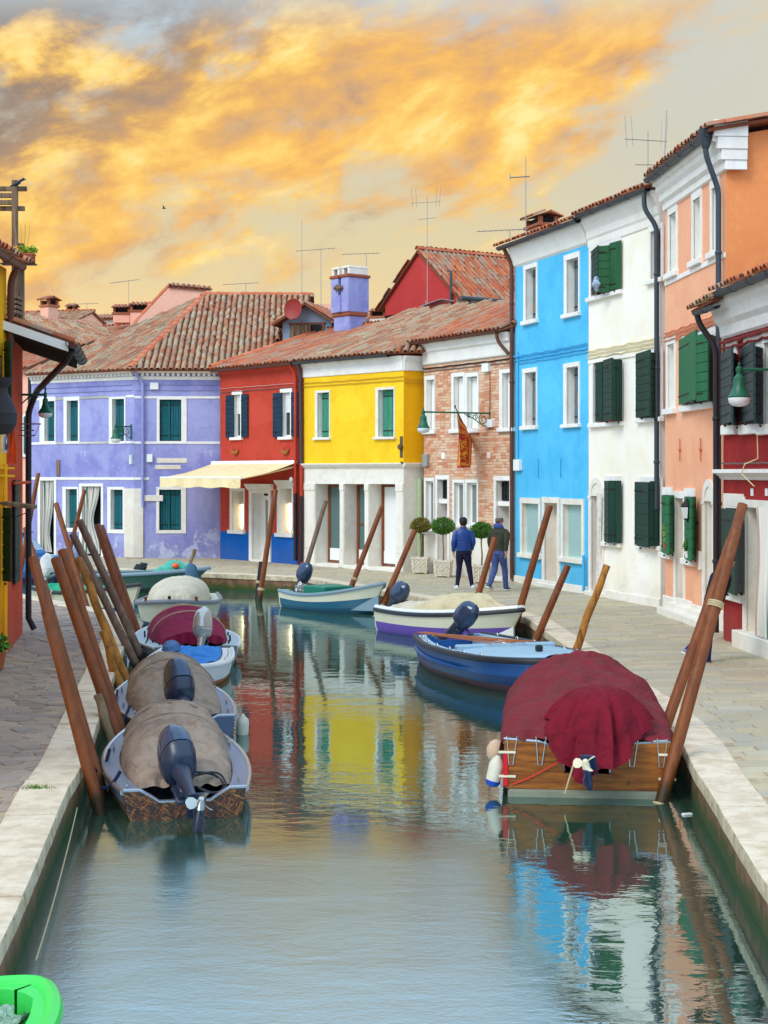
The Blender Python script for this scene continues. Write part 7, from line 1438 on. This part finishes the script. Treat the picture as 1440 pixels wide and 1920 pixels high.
# ================================================================== mooring posts
W_paint = worn_wood('brown_painted_post', rgb(132, 70, 28), rgb(106, 52, 18), (10, 10, 2.0), .5, weed=True)
W_greypost = worn_wood('grey_brown_post', rgb(132, 106, 88), rgb(100, 76, 62), (12, 12, 1.2), .75, weed=True)
W_log = worn_wood('bare_log', rgb(184, 124, 52), rgb(110, 66, 26), (9, 9, 1.6), .8, peel=(rgb(92, 74, 58), .60), weed=True)
W_stake = worn_wood('grey_stake', rgb(150, 126, 94), rgb(96, 78, 54), (9, 9, 1.6), .85)
W_blackp = worn_wood('tarred_stake', rgb(36, 38, 48), rgb(24, 26, 32), (9, 9, 2), .7)
def post(top, base, dbase, dtop, r, mat, label, step=None, knots=0, ropes=(), name='mooring_post', group='mooring posts'):
    """leaning pole: base and top sight lines with their distances; runs on down into the canal bed"""
    B_ = W(base[0], base[1], dbase); T_p = W(top[0], top[1], dtop); ax = (T_p - B_); L = ax.length; dirn = ax.normalized(); foot = B_ - dirn * max(0, (B_.z - WZ + .9) / dirn.z) 
    wl = B_ - dirn * ((B_.z - WZ) / dirn.z); t = thing(name, label, 'mooring post', wl, 0, group); mb = MB(); n = 9 if not knots else 22; pts = []; rs = []
    F0, T1 = foot - wl, T_p - wl
    for i in range(n + 1):
        q = i / n; p = F0.lerp(T1, q)
        if knots: p += Vector((mn.noise(Vector((q * 5, knots, 0))), mn.noise(Vector((q * 5, 0, knots))), 0)) * r * .5
        rr = r * (1.08 - .16 * q) * (1 + (.16 * mn.noise(Vector((q * 9, knots, 2))) if knots else 0))
        pts.append(p); rs.append(rr)
    if step:
        p = T1.lerp(F0, step); k = (T1 - F0).length; pts = [F0, p - dirn * .01, p + dirn * .0, p + dirn * .012, T1 - dirn * .012, T1]; rs = [r * 1.08, r * 1.0, r * .99, r * .86, r * .84, r * .78]
    else: pts[-1:] = [T1 - dirn * .012, T1]; rs[-1:] = [rs[-1], rs[-1] * .9]
    mb.tube(pts, rs, 14); obj('pole', mb, mat, t, smooth=True, auto=35)
    for q, rm in ropes:
        m2 = MB(); c = T1.lerp(F0, q)
        for k in range(3): m2.tube([c + dirn * (.022 * k) + (dirn.orthogonal().normalized() * math.cos(a) + dirn.cross(dirn.orthogonal().normalized()) * math.sin(a)) * (r * 1.06 + .008) for a in [j * math.pi / 6 for j in range(13)]], .012, 5)
        obj('rope_turn', m2, rm, t, smooth=True)
    return t
LP, RP = 'posts along the left quay', 'posts along the right quay'
pd = lambda y: (CAMZ - WZ) * FPX / (y - HY)
P1 = post((62, 1044), (187, 1525), pd(1525), 15.5, 0.060, W_paint, 'stepped brown post beside the reed-patterned boat', .155, ropes=((.86, M_navyrope),), group=LP)
post((78, 1090), (190, 1482), 16.0, 16.6, 0.056, W_paint, 'plain brown post tucked behind the stepped left post', group=LP)
post((104, 1046), (217, 1372), 18.5, 19.0, 0.068, W_paint, 'shorter of two brown posts by the plain slate boat', ropes=((.88, M_navyrope),), group=LP)
post((116, 1031), (228, 1372), 19.0, 19.5, 0.064, W_paint, 'taller of two brown posts by the plain slate boat', group=LP)
post((183, 1302), (207, 1388), 18.4, 18.5, 0.058, W_stake, 'short split grey stake against the left quay', knots=3, group=LP)
post((146, 1047), (232, 1262), 23.6, 24.2, 0.068, W_log, 'crooked orange log post by the blue tarpaulin dinghy', knots=5, group=LP)
post((194, 1183), (222, 1275), 22.6, 22.8, 0.076, W_log, 'stubby orange log stake by the blue tarpaulin dinghy', knots=8, group=LP)
post((136, 1001), (250, 1236), 26.0, 26.6, 0.068, W_greypost, 'lower grey post beside the maroon boat', group=LP)
post((149, 976), (262, 1226), 27.2, 27.8, 0.072, W_greypost, 'taller grey post beside the maroon boat', ropes=((.86, M_rub),), group=LP)
post((182, 984), (252, 1200), 29.2, 29.8, 0.072, W_paint, 'brown post roped to the beige covered boat', ropes=((.78, M_rope),), group=LP)
post((189, 986), (262, 1196), 29.9, 30.6, 0.068, W_paint, 'brown post leaning behind its roped twin', group=LP)
post((105, 944), (165, 1145), 35.0, 36.0, 0.064, W_paint, 'slender brown post behind the quay corner', ropes=((.93, M_rope),), group=LP)
post((159, 918), (120, 1075), 43.2, 43.5, 0.060, W_paint, 'brown post leaning right before the violet door curtain', group=LP)
post((72, 887), (40, 1062), 46.5, 47.0, 0.068, W_paint, 'brown post rising beside the blue cabin boat', group=LP)
post((47, 990), (88, 1116), 39.0, 40.0, 0.068, W_paint, 'brown post leaning before the blue cabin boat', group=LP)
post((366, 1030), (358, 1052), 45.6, 45.6, 0.056, W_stake, 'stump of grey stake by the mint net', knots=12, group=LP)
post((517, 918), (486, 1128), pd(1128), 40.5, 0.068, W_paint, 'long brown post in front of the red house door', ropes=((.68, M_rope),), group=RP)
post((490, 1053), (482, 1125), 41.6, 41.6, 0.068, W_blackp, 'tarred black stake in front of the red house', ropes=((.3, M_rope),), group=RP)
post((611, 939), (560, 1110), 40.0, 40.5, 0.060, W_greypost, 'grey post standing in front of the yellow house pillar', group=RP)
post((717, 949), (655, 1110), 39.6, 40.0, 0.068, W_paint, 'brown post in front of the third shop opening', ropes=((.55, M_rope),), group=RP)
post((778, 994), (712, 1148), 36.6, 37.0, 0.068, W_paint, 'brown post beside the ivory and teal boat bow', ropes=((.62, M_rope),), group=RP)
post((928, 1008), (893, 1128), 33.2, 33.5, 0.068, W_paint, 'brown post behind the sand coloured cover', group=RP)
post((1031, 948), (968, 1165), 31.0, 31.2, 0.072, W_paint, 'tall brown post in front of the sky blue house door', group=RP)
post((1065, 1060), (1005, 1200), 28.6, 28.7, 0.068, W_paint, 'short brown post by the violet waterline bow', group=RP)
post((1138, 1060), (1074, 1235), 25.4, 25.6, 0.064, W_log, 'crooked bare log post by the pale blue foredeck', knots=15, ropes=((.86, M_rub),), group=RP)
Q9 = post((1393, 945), (1244, 1490), 15.7, 16.4, 0.062, W_paint, 'tall stepped brown post in front of the dark red house', .075, ropes=((.27, M_rope), (.78, M_rope)), group=RP)
post((1372, 1010), (1228, 1420), 17.4, 18.0, 0.060, W_paint, 'plain brown post leaning behind the tall stepped one', group=RP)
# mooring lines
def line(a, b_, r, mat, label, sag=.08):
    a, b_ = Vector(a), Vector(b_); t = tag(rope([Vector((0, 0, 0)), b_ - a], r, mat, None, sag), label, 'rope', 'mooring lines'); t.location = a; return t
pw_ = lambda px, py, d: W(px, py, d)
line(pw_(176, 1468, 15.3), L1.W(.55, L1.half(.13) - .06, .36), .018, M_navyrope, 'navy rope from the stepped post to the reed-patterned stern', .10)
line(pw_(176, 1440, 15.9), L1.W(1.9, L1.half(.45) - .06, .34), .018, M_navyrope, 'navy rope from the plain post to the reed-patterned boat', .12)
line(pw_(206, 1352, 18.6), L2.W(.6, L2.half(.14) - .06, .36), .018, M_navyrope, 'navy rope from the brown post to the slate boat stern', .12)
line(pw_(205, 1310, 18.9), L2.W(2.2, L2.half(.5) - .06, .34), .018, M_navyrope, 'navy rope looped forward on the slate boat', .12)
line(pw_(258, 1210, 27.3), L4.W(.9, L4.half(.2) - .1, .40), .012, M_rub, 'thin dark line from the grey post to the maroon boat', .08)
line(pw_(1262, 1405, 15.9), R1.W(.25, -R1.half(.05), .42), .02, M_rope, 'pale rope looped between the stepped post and the varnished boat', .12)
line(Vector((2.62, 10.6, -.30)), Vector((3.02, 15.3, -.30)), .006, M_rope, 'thin white line strung along the right canal wall', .04)
line(Vector((-2.24, 10.3, -.33)), Vector((-2.80, 14.6, -.25)), .006, M_rope, 'thin white line strung along the left canal wall', .05)
t = thing('mooring_ring', 'small iron mooring ring set in the right canal wall', 'ring', (2.83, 13.0, -.14)); mb = MB(); mb.tube([(.0, .07 * math.cos(a), -.07 + .07 * math.sin(a)) for a in [k * math.pi / 8 for k in range(17)]], .010, 6); obj('ring', mb, M_steel, t, smooth=True); mb = MB(); mb.tube([(.08, 0, .0), (-.01, 0, .0)], .014, 6); obj('eye_bolt', mb, M_steel, t)
# tufts on the coping, seaweed fringe
t = MB(); rnd = random.Random(5)
for (cx_, cy_, n_, s_) in ((-3.10, 14.25, 90, .07),):
    for _ in range(n_):
        p = Vector((cx_ + rnd.gauss(0, s_), cy_ + rnd.gauss(0, .03), 0)); tip = p + Vector((rnd.gauss(0, .03), rnd.gauss(0, .03), rnd.uniform(.01, .045))); t.add([p + Vector((-.004, 0, 0)), p + Vector((.004, 0, 0)), tip], [(0, 1, 2)])
o = obj('grass_tuft', t, L_green); tag(o, 'tuft of grass growing in a coping joint on the left quay', 'grass')
# ================================================================== topiary in white planters
def planter(p, label, lm, rad, seed):
    t = thing('topiary', label, 'tree', p, R(-12), 'clipped ball trees in white planters'); mb = MB(); w0, w1_ = .20, .235
    mb.loft([[(sx_ * q, sy * q, z_) for sx_, sy in ((-1, -1), (1, -1), (1, 1), (-1, 1))] for q, z_ in ((w0, .03), (w0, .06), (w0 + .005, .07), (w1_ - .01, .40), (w1_ + .01, .41), (w1_ + .01, .45), (w1_ - .03, .45), (w1_ - .04, .38))], True)
    for sx_ in (-1, 1):
        for sy in (-1, 1): mb.bbox(sx_ * (w0 - .03) - .03, sx_ * (w0 - .03) + .03, sy * (w0 - .03) - .03, sy * (w0 - .03) + .03, 0, .04, .008)
    pt = obj('planter', mb, M_plant, t); mb = MB()
    for f in range(4):
        Q = Matrix.Rotation(f * math.pi / 2, 4, 'Z')
        for ix in (-1, 0, 1):
            for iz in (0, 1, 2):
                c = Vector((ix * .125, -(w0 + .012 + .08 * (iz * .11 + .08)), .13 + iz * .11)); mb.tube([Q @ (c + Vector((.045 * math.cos(a), -.004, .042 * math.sin(a)))) for a in [k * math.pi / 5 for k in range(11)]], .009, 5, caps=False)
    obj('rosette_relief', mb, M_plant, pt, smooth=True); mb = MB(); H = 1.02 + rad
    mb.tube([(0, 0, .38), (.012, .01, .7), (-.01, 0, 1.0), (.01, -.01, H), (0, 0, H + .1)], [.024, .02, .019, .018, .012], 8)
    for k in range(7): a = k * .9; mb.tube([(0, 0, H - .1), (.18 * math.cos(a), .18 * math.sin(a), H + .05 * math.sin(k * 2.)), (.28 * math.cos(a), .28 * math.sin(a), H + .12)], [.014, .009, .004], 5)
    obj('trunk', mb, W_stake, t, smooth=True); mb = MB(); rn = random.Random(seed)
    for k in range(2600):
        d = Vector((rn.gauss(0, 1), rn.gauss(0, 1), rn.gauss(0, 1))).normalized(); bump_ = 1 + .10 * mn.noise(d * 3 + Vector((seed, 0, 0))); r_ = rad * bump_ * (rn.random() ** .22) * (1 + (.10 if rn.random() < .06 else 0)); d2 = d * r_; d2.z *= .80 if d.z > 0 else .62
        p_ = Vector((0, 0, H)) + d2; a = (d + Vector((rn.uniform(-1, 1), rn.uniform(-1, 1), rn.uniform(-1, 1)))).normalized() * .026; b_ = a.orthogonal().normalized() * .012; mb.add([p_ - a, p_ + b_, p_ + a, p_ - b_], [(0, 1, 2, 3)])
    obj('crown', mb, lm, t); mb = MB(); mb.box(-.19, .19, -.19, .19, .36, .39); obj('soil', mb, M_terra, t)
M_plant = stone('white_planter_stone', rgb(234, 226, 208), rgb(210, 196, 170), .8, 9, .2)
planter(G(789, 1074.5), 'ball tree with browning leaves in the planter by the pale green pipe', L_olive, .30, 1)
planter(G(831, 1081), 'green ball tree in the planter before the first brick house door', L_green, .33, 2)
planter(G(903, 1092), 'green ball tree in the planter behind the two walking men', L_green, .30, 3)
# ================================================================== people
SKIN = paint('skin', rgb(196, 140, 112), .55, .08, 12)
def skinbody(t, J, E, Rr, mat, name='body'):
    """one continuous body grown over a joint skeleton"""
    me = bpy.data.meshes.new(name); me.from_pydata([J[k] for k in J], [(list(J).index(a), list(J).index(b)) for a, b in E], []); o = bpy.data.objects.new(name, me); COL.objects.link(o); o.parent = t; me.materials.append(mat)
    sk = o.modifiers.new('skin', 'SKIN'); sk.use_smooth_shade = True; lay_ = me.skin_vertices[0].data if me.skin_vertices else None
    if lay_ is None:
        bpy.context.view_layer.objects.active = o; bpy.ops.mesh.customdata_skin_add(); lay_ = me.skin_vertices[0].data
    for i, k in enumerate(J): r_ = Rr[k]; lay_[i].radius = r_ if isinstance(r_, tuple) else (r_, r_); lay_[i].use_root = (k == 'pelvis')
    o.modifiers.new('sub', 'SUBSURF').levels = 2; o.modifiers['sub'].render_levels = 2; return o
def limb(mb, pts, rs, n=10, ridges=0.0, freq=12, seed=0, caps=True):
    """sleeve or trouser leg: tapered, lightly creased (or quilted) tube along the joints"""
    P_ = []; Q = []; pts = [Vector(p) for p in pts]; seg = 12
    for k in range(len(pts) - 1):
        for j in range(seg): t = j / seg; e = t * t * (3 - 2 * t); P_.append(pts[k].lerp(pts[k + 1], t)); Q.append(rs[k] * (1 - e) + rs[k + 1] * e)
    P_.append(pts[-1]); Q.append(rs[-1]); sm = P_[:]
    for i in range(2, len(P_) - 2): sm[i] = (P_[i - 2] + P_[i - 1] + P_[i] + P_[i + 1] + P_[i + 2]) / 5
    Q = [q * (1 + ridges * abs(math.sin(i / len(Q) * freq * math.pi)) - ridges * .5 + (.05 * mn.noise(Vector((i * .35, seed, 1))) if not ridges else 0)) for i, q in enumerate(Q)]
    mb.tube(sm, Q, n, caps=caps)
def torso(mb, rows, ridges=0.0, freq=16, n=22):
    """rows: (z, halfwidth, halfdepth, x, y) stacked ellipses"""
    rings = []; R_ = []
    for a, b_ in zip(rows, rows[1:]):
        for j in range(8): t = j / 8; R_.append([a[q] + (b_[q] - a[q]) * t for q in range(5)])
    R_.append(list(rows[-1]))
    for i, (z_, hx, hy, x, y) in enumerate(R_):
        k = 1 + ridges * abs(math.sin(i / len(R_) * freq * math.pi)) - ridges * .5
        rings.append([(x + hx * k * math.copysign(abs(math.cos(a)) ** .85, math.cos(a)) * (1 + (.02 * mn.noise(Vector((a, i * .3, 0))) if not ridges else 0)), y + hy * k * math.sin(a), z_) for a in [2 * math.pi * j / n for j in range(n)]])
    mb.loft(rings, True)
def hand_joints(J, E, Rr, side, w, fwd=.03):
    """palm, four bent fingers and a thumb off the side of the palm"""
    p = Vector(w); J['palm' + side] = p + Vector((0, fwd * .4, -.06)); E.append(('wrist' + side, 'palm' + side)); Rr['palm' + side] = (.036, .018); s_ = -1 if side == 'l' else 1
    for k in range(4):
        a, b_, c = f'f{k}a{side}', f'f{k}b{side}', f'f{k}c{side}'; x = (k - 1.5) * .019; l = (.036, .042, .039, .03)[k]
        J[a] = p + Vector((0, fwd * .5 + x, -.105)); J[b_] = p + Vector((-s_ * .012, fwd * .6 + x, -.105 - l)); J[c] = p + Vector((-s_ * .034, fwd * .6 + x, -.105 - l * 1.7)); E += [('palm' + side, a), (a, b_), (b_, c)]
        for q, r_ in ((a, .010), (b_, .009), (c, .0075)): Rr[q] = r_
    J['ta' + side] = p + Vector((-s_ * .012, fwd + .035, -.06)); J['tb' + side] = p + Vector((-s_ * .02, fwd + .05, -.10)); E += [('palm' + side, 'ta' + side), ('ta' + side, 'tb' + side)]; Rr['ta' + side] = .012; Rr['tb' + side] = .009
def person(p, rz, H, label, pose, top, topfn, trousers, shoe, hair, bald=False, sole=None, name='person'):
    """figure facing local +y; x to its right. pose gives joint positions in units of its height"""
    t = thing(name, label, 'person', p, rz); k = H
    V = lambda x, y, z: Vector((x * k, y * k, z * k)); J = {}; E = []; Rr = {}
    def j(n_, v, r_): J[n_] = v; Rr[n_] = tuple(q * k for q in r_) if isinstance(r_, tuple) else r_ * k
    q = pose; j('pelvis', V(*q['pelvis']), (.075, .055)); j('waist', V(q['pelvis'][0], q['pelvis'][1] + .004, .60), (.068, .048)); j('chest', V(q['pelvis'][0], .012, .72), (.085, .058)); j('neck0', V(q['pelvis'][0], .012, .815), (.045, .04)); hx, hy = q.get('head', (q['pelvis'][0], .03)); j('neck1', V(hx, hy * .7, .862), .031); j('head0', V(hx, hy, .90), (.042, .050)); j('head1', V(hx, hy - .004, .945), (.046, .056)); j('head2', V(hx, hy - .006, .975), (.034, .042))
    j('nose', V(hx, hy + .058, .912), .009); E += [('pelvis', 'waist'), ('waist', 'chest'), ('chest', 'neck0'), ('neck0', 'neck1'), ('neck1', 'head0'), ('head0', 'head1'), ('head1', 'head2'), ('head0', 'nose')]
    for s_, sg in (('l', -1), ('r', 1)):
        j('ear' + s_, V(hx + sg * .050, hy - .006, .918), .010); E.append(('head0', 'ear' + s_)); j('sh' + s_, V(q['pelvis'][0] + sg * .088, .01, .785), .026); j('el' + s_, V(*q['el' + s_]), .026); j('wrist' + s_, V(*q['wr' + s_]), .018); E += [('neck0', 'sh' + s_), ('sh' + s_, 'el' + s_), ('el' + s_, 'wrist' + s_)]; hand_joints(J, E, Rr, s_, J['wrist' + s_])
        j('hip' + s_, V(q['pelvis'][0] + sg * .05, q['pelvis'][1], .49), .055); j('kn' + s_, V(*q['kn' + s_]), .036); j('an' + s_, V(*q['an' + s_]), .024); a = Vector(q['an' + s_]); lift = q.get('toe' + s_, 0); j('toe' + s_, V(a.x + sg * .012, a.y + .085, max(.015, a.z - .025 - lift)), (.022, .014)); E += [('pelvis', 'hip' + s_), ('hip' + s_, 'kn' + s_), ('kn' + s_, 'an' + s_), ('an' + s_, 'toe' + s_)]
    body = skinbody(t, J, E, Rr, SKIN); topfn(t, q, V, k, top)
    mb = MB()
    for s_, sg in (('l', -1), ('r', 1)):
        a = V(*q['an' + s_]); limb(mb, [V(q['pelvis'][0] + sg * .042, q['pelvis'][1], .53), V(q['pelvis'][0] + sg * .05, q['pelvis'][1], .47), V(*q['kn' + s_]), a - V(0, 0, .012)], [.062 * k, .060 * k, .040 * k, q.get('cuff', .028) * k], 14, seed=sg + 2)
    px_, py_ = q['pelvis'][:2]; torso(mb, [(.46 * k, .05 * k, .048 * k, px_ * k, py_ * k), (.485 * k, .088 * k, .068 * k, px_ * k, (py_ - .006) * k), (.53 * k, .094 * k, .07 * k, px_ * k, (py_ - .006) * k), (.60 * k, .078 * k, .054 * k, px_ * k, py_ * k)]); obj('trousers', mb, trousers, t, smooth=True, auto=80)
    for s_, sg in (('l', -1), ('r', 1)):
        a = V(*q['an' + s_]); tl = q.get('toe' + s_, 0); Q = Matrix.Translation((a.x + sg * .006 * k, a.y, a.z - .036 * k)) @ Matrix.Rotation(-tl * 9, 4, 'X'); mb = MB(); rr = []
        for y_, w_, h0, h1_ in ((-.042, .016, .004, .030), (-.03, .023, 0, .045), (.0, .024, 0, .046), (.035, .026, 0, .036), (.075, .027, 0, .026), (.10, .020, .003, .018), (.112, .008, .006, .012)): rr.append([(w_ * k * math.cos(b_), y_ * k, (h0 + (h1_ - h0) * (.5 + .5 * math.sin(b_))) * k) for b_ in [2 * math.pi * i / 12 for i in range(12)]])
        mb.loft(rr, True, M=Q); sh = obj('shoe', mb, shoe, t, smooth=True); mb = MB(); mb.loft([[(w_ * k * sx_, y_ * k, z_ * k) for sx_, z_ in ((-1, -.004), (1, -.004), (1, .008), (-1, .008))] for y_, w_ in ((-.044, .018), (-.03, .026), (.035, .029), (.08, .029), (.112, .014))], True, M=Q); obj('sole', mb, sole or M_gel_white, sh)
    mb = MB(); rr = []
    if bald: mb.loft([[(hx * k + w_ * k * math.cos(b_), (hy - .006) * k + w_ * 1.18 * k * math.sin(b_), z_ * k) for b_ in [2 * math.pi * i / 16 for i in range(16)] if True] for z_, w_ in ((.900, .044), (.92, .0535), (.95, .0545), (.968, .046))], True)
    else:
        for z_, w_, yo in ((.885, .036, -.016), (.90, .047, -.014), (.93, .057, -.012), (.965, .056, -.008), (.99, .043, -.006), (1.002, .022, -.004)): rr.append([(hx * k + w_ * k * math.cos(b_) * (1 + .05 * mn.noise(Vector((b_ * 3, z_ * 40, 0)))), (hy + yo) * k + w_ * 1.14 * k * math.sin(b_) * (.8 if math.sin(b_) > 0 and z_ < .94 else 1), z_ * k) for b_ in [2 * math.pi * i / 18 for i in range(18)]])
        mb.loft(rr, True)
    obj('hair', mb, hair, t, smooth=True, auto=70)
    mb = MB()
    for sg in (-1, 1): mb.lathe([(.0, -.004 * k), (.006 * k, 0), (.0, .004 * k)], 8, ((hx + sg * .02) * k, (hy + .052) * k, .927 * k))
    obj('eyes', mb, M_dark, body); mb = MB(); mb.bbox((hx - .016) * k, (hx + .016) * k, (hy + .046) * k, (hy + .0535) * k, .886 * k, .891 * k, .001); obj('mouth', mb, paint('lips', rgb(150, 82, 76), .6), body); return t
def puffer(t, q, V, k, mat):
    mb = MB(); x = q['pelvis'][0]; torso(mb, [(.525 * k, .100 * k, .072 * k, x * k, .0), (.60 * k, .106 * k, .076 * k, x * k, .004 * k), (.70 * k, .118 * k, .080 * k, x * k, .01 * k), (.775 * k, .118 * k, .076 * k, x * k, .01 * k), (.815 * k, .090 * k, .06 * k, x * k, .012 * k), (.835 * k, .05 * k, .048 * k, x * k, .014 * k), (.868 * k, .046 * k, .046 * k, x * k, .016 * k)], .065, 15, 26)
    for s_, sg in (('l', -1), ('r', 1)): limb(mb, [V(x + sg * .082, .01, .80), V(x + sg * .112, .008, .762), V(*q['el' + s_]), V(*q['wr' + s_])], [.036 * k, .041 * k, .037 * k, .030 * k], 14, .12, 13)
    obj('puffer_jacket', mb, mat, t, smooth=True, auto=80)
def sweat(t, q, V, k, mat):
    mb = MB(); x = q['pelvis'][0]; torso(mb, [(.525 * k, .096 * k, .07 * k, x * k, .0), (.545 * k, .104 * k, .076 * k, x * k, .0), (.62 * k, .108 * k, .08 * k, x * k, .004 * k), (.72 * k, .124 * k, .084 * k, x * k, .01 * k), (.785 * k, .124 * k, .078 * k, x * k, .01 * k), (.822 * k, .09 * k, .058 * k, x * k, .012 * k), (.838 * k, .055 * k, .05 * k, x * k, .014 * k)], 0, n=26)
    for s_, sg in (('l', -1), ('r', 1)): limb(mb, [V(x + sg * .086, .01, .80), V(x + sg * .116, .006, .762), V(*q['el' + s_]), V(*q['wr' + s_])], [.038 * k, .043 * k, .037 * k, .027 * k], 14, seed=sg + 5)
    obj('sweatshirt', mb, mat, t, smooth=True, auto=80); hx, hy = q.get('head', (x, .03)); mb = MB(); rr = []
    for z_, w_, d_, yo in ((.815, .070, .062, -.006), (.84, .074, .066, -.012), (.862, .066, .062, -.016), (.878, .056, .056, -.016), (.872, .048, .048, -.012)): rr.append([((x * .5 + hx * .5) * k + w_ * k * math.cos(b_) * (1 + .06 * math.sin(b_ * 5)), (yo + .018) * k + d_ * k * math.sin(b_), (z_ - .022 * math.sin(b_)) * k) for b_ in [2 * math.pi * i / 20 for i in range(20)]])
    mb.loft(rr, True); obj('hood', mb, cloth('blue_hood', rgb(70, 96, 168), None, .6, sc=9) if 'olive' in mat.name else mat, t, smooth=True, auto=80)
stand = dict(pelvis=(0, 0, .53), ell=(-.138, -.014, .655), wrl=(-.136, .03, .53), elr=(.138, -.012, .66), wrr=(.122, .05, .55), knl=(-.058, .016, .285), anl=(-.092, -.01, .045), knr=(.085, .02, .285), anr=(.125, .015, .045), cuff=.028)
walk = dict(pelvis=(0, 0, .53), head=(-.012, .045), ell=(-.150, .03, .655), wrl=(-.165, .09, .54), elr=(.142, -.05, .66), wrr=(.142, -.07, .535), knl=(-.045, -.02, .285), anl=(-.06, -.16, .085), knr=(.045, .09, .29), anr=(.035, .14, .045), cuff=.034, toel=.035)
C_puff = paint('navy_puffer_nylon', rgb(16, 58, 128), .38, .12, 8, .5, bmp=.25, bscale=18)
g = G(869, 1104); person(g, R(6), 1.74, 'man with black hair in a blue puffer jacket standing by the planters', stand, C_puff, puffer, cloth('dark_navy_trousers', rgb(30, 32, 60), None, .4), paint('white_shoe', rgb(222, 222, 222), .5), paint('black_hair', rgb(22, 20, 22), .6, .3, 60, bmp=.6))
g = G(935, 1108); person(g, R(-32), 1.80, 'man in olive sweatshirt with blue hood and blue jogging trousers walking away', walk, cloth('olive_sweatshirt', rgb(62, 62, 48), None, .5), sweat, cloth('blue_jogging_cloth', rgb(70, 86, 140), None, .5), paint('navy_trainer', rgb(50, 62, 96), .5), paint('cropped_grey_hair', rgb(104, 88, 80), .8, .3, 90, bmp=.5), True)
w3 = dict(walk); w3.update(ell=(-.14, .03, .655), wrl=(-.12, .08, .55), elr=(.14, -.04, .66), wrr=(.13, -.06, .54), knl=(-.05, .06, .29), anl=(-.055, .12, .05), knr=(.04, -.01, .28), anr=(.045, -.14, .07), toel=0, toer=.03)
g = G(1306, 1242); p3 = person(g, R(-75), 1.70, 'person in blue jeans walking, mostly hidden behind the tall stepped posts', w3, cloth('dark_navy_jacket', rgb(28, 32, 52), None, .5), sweat, cloth('blue_jeans', rgb(28, 44, 104), None, .5), paint('grey_trainer', rgb(120, 128, 140), .5), MATS['black_hair']); p3.rotation_euler = (R(-17), 0, R(-75))
# floating scrap of litter near the post
t = MB(); t.bbox(-.05, .05, -.025, .025, 0, .02, .006); o = obj('floating_carton', t, M_gel_white); o.location = (2.86, 15.1, WZ - .004); o.rotation_euler = (0, 0, .4); tag(o, 'small white carton floating in the canal by the stepped post', 'litter')
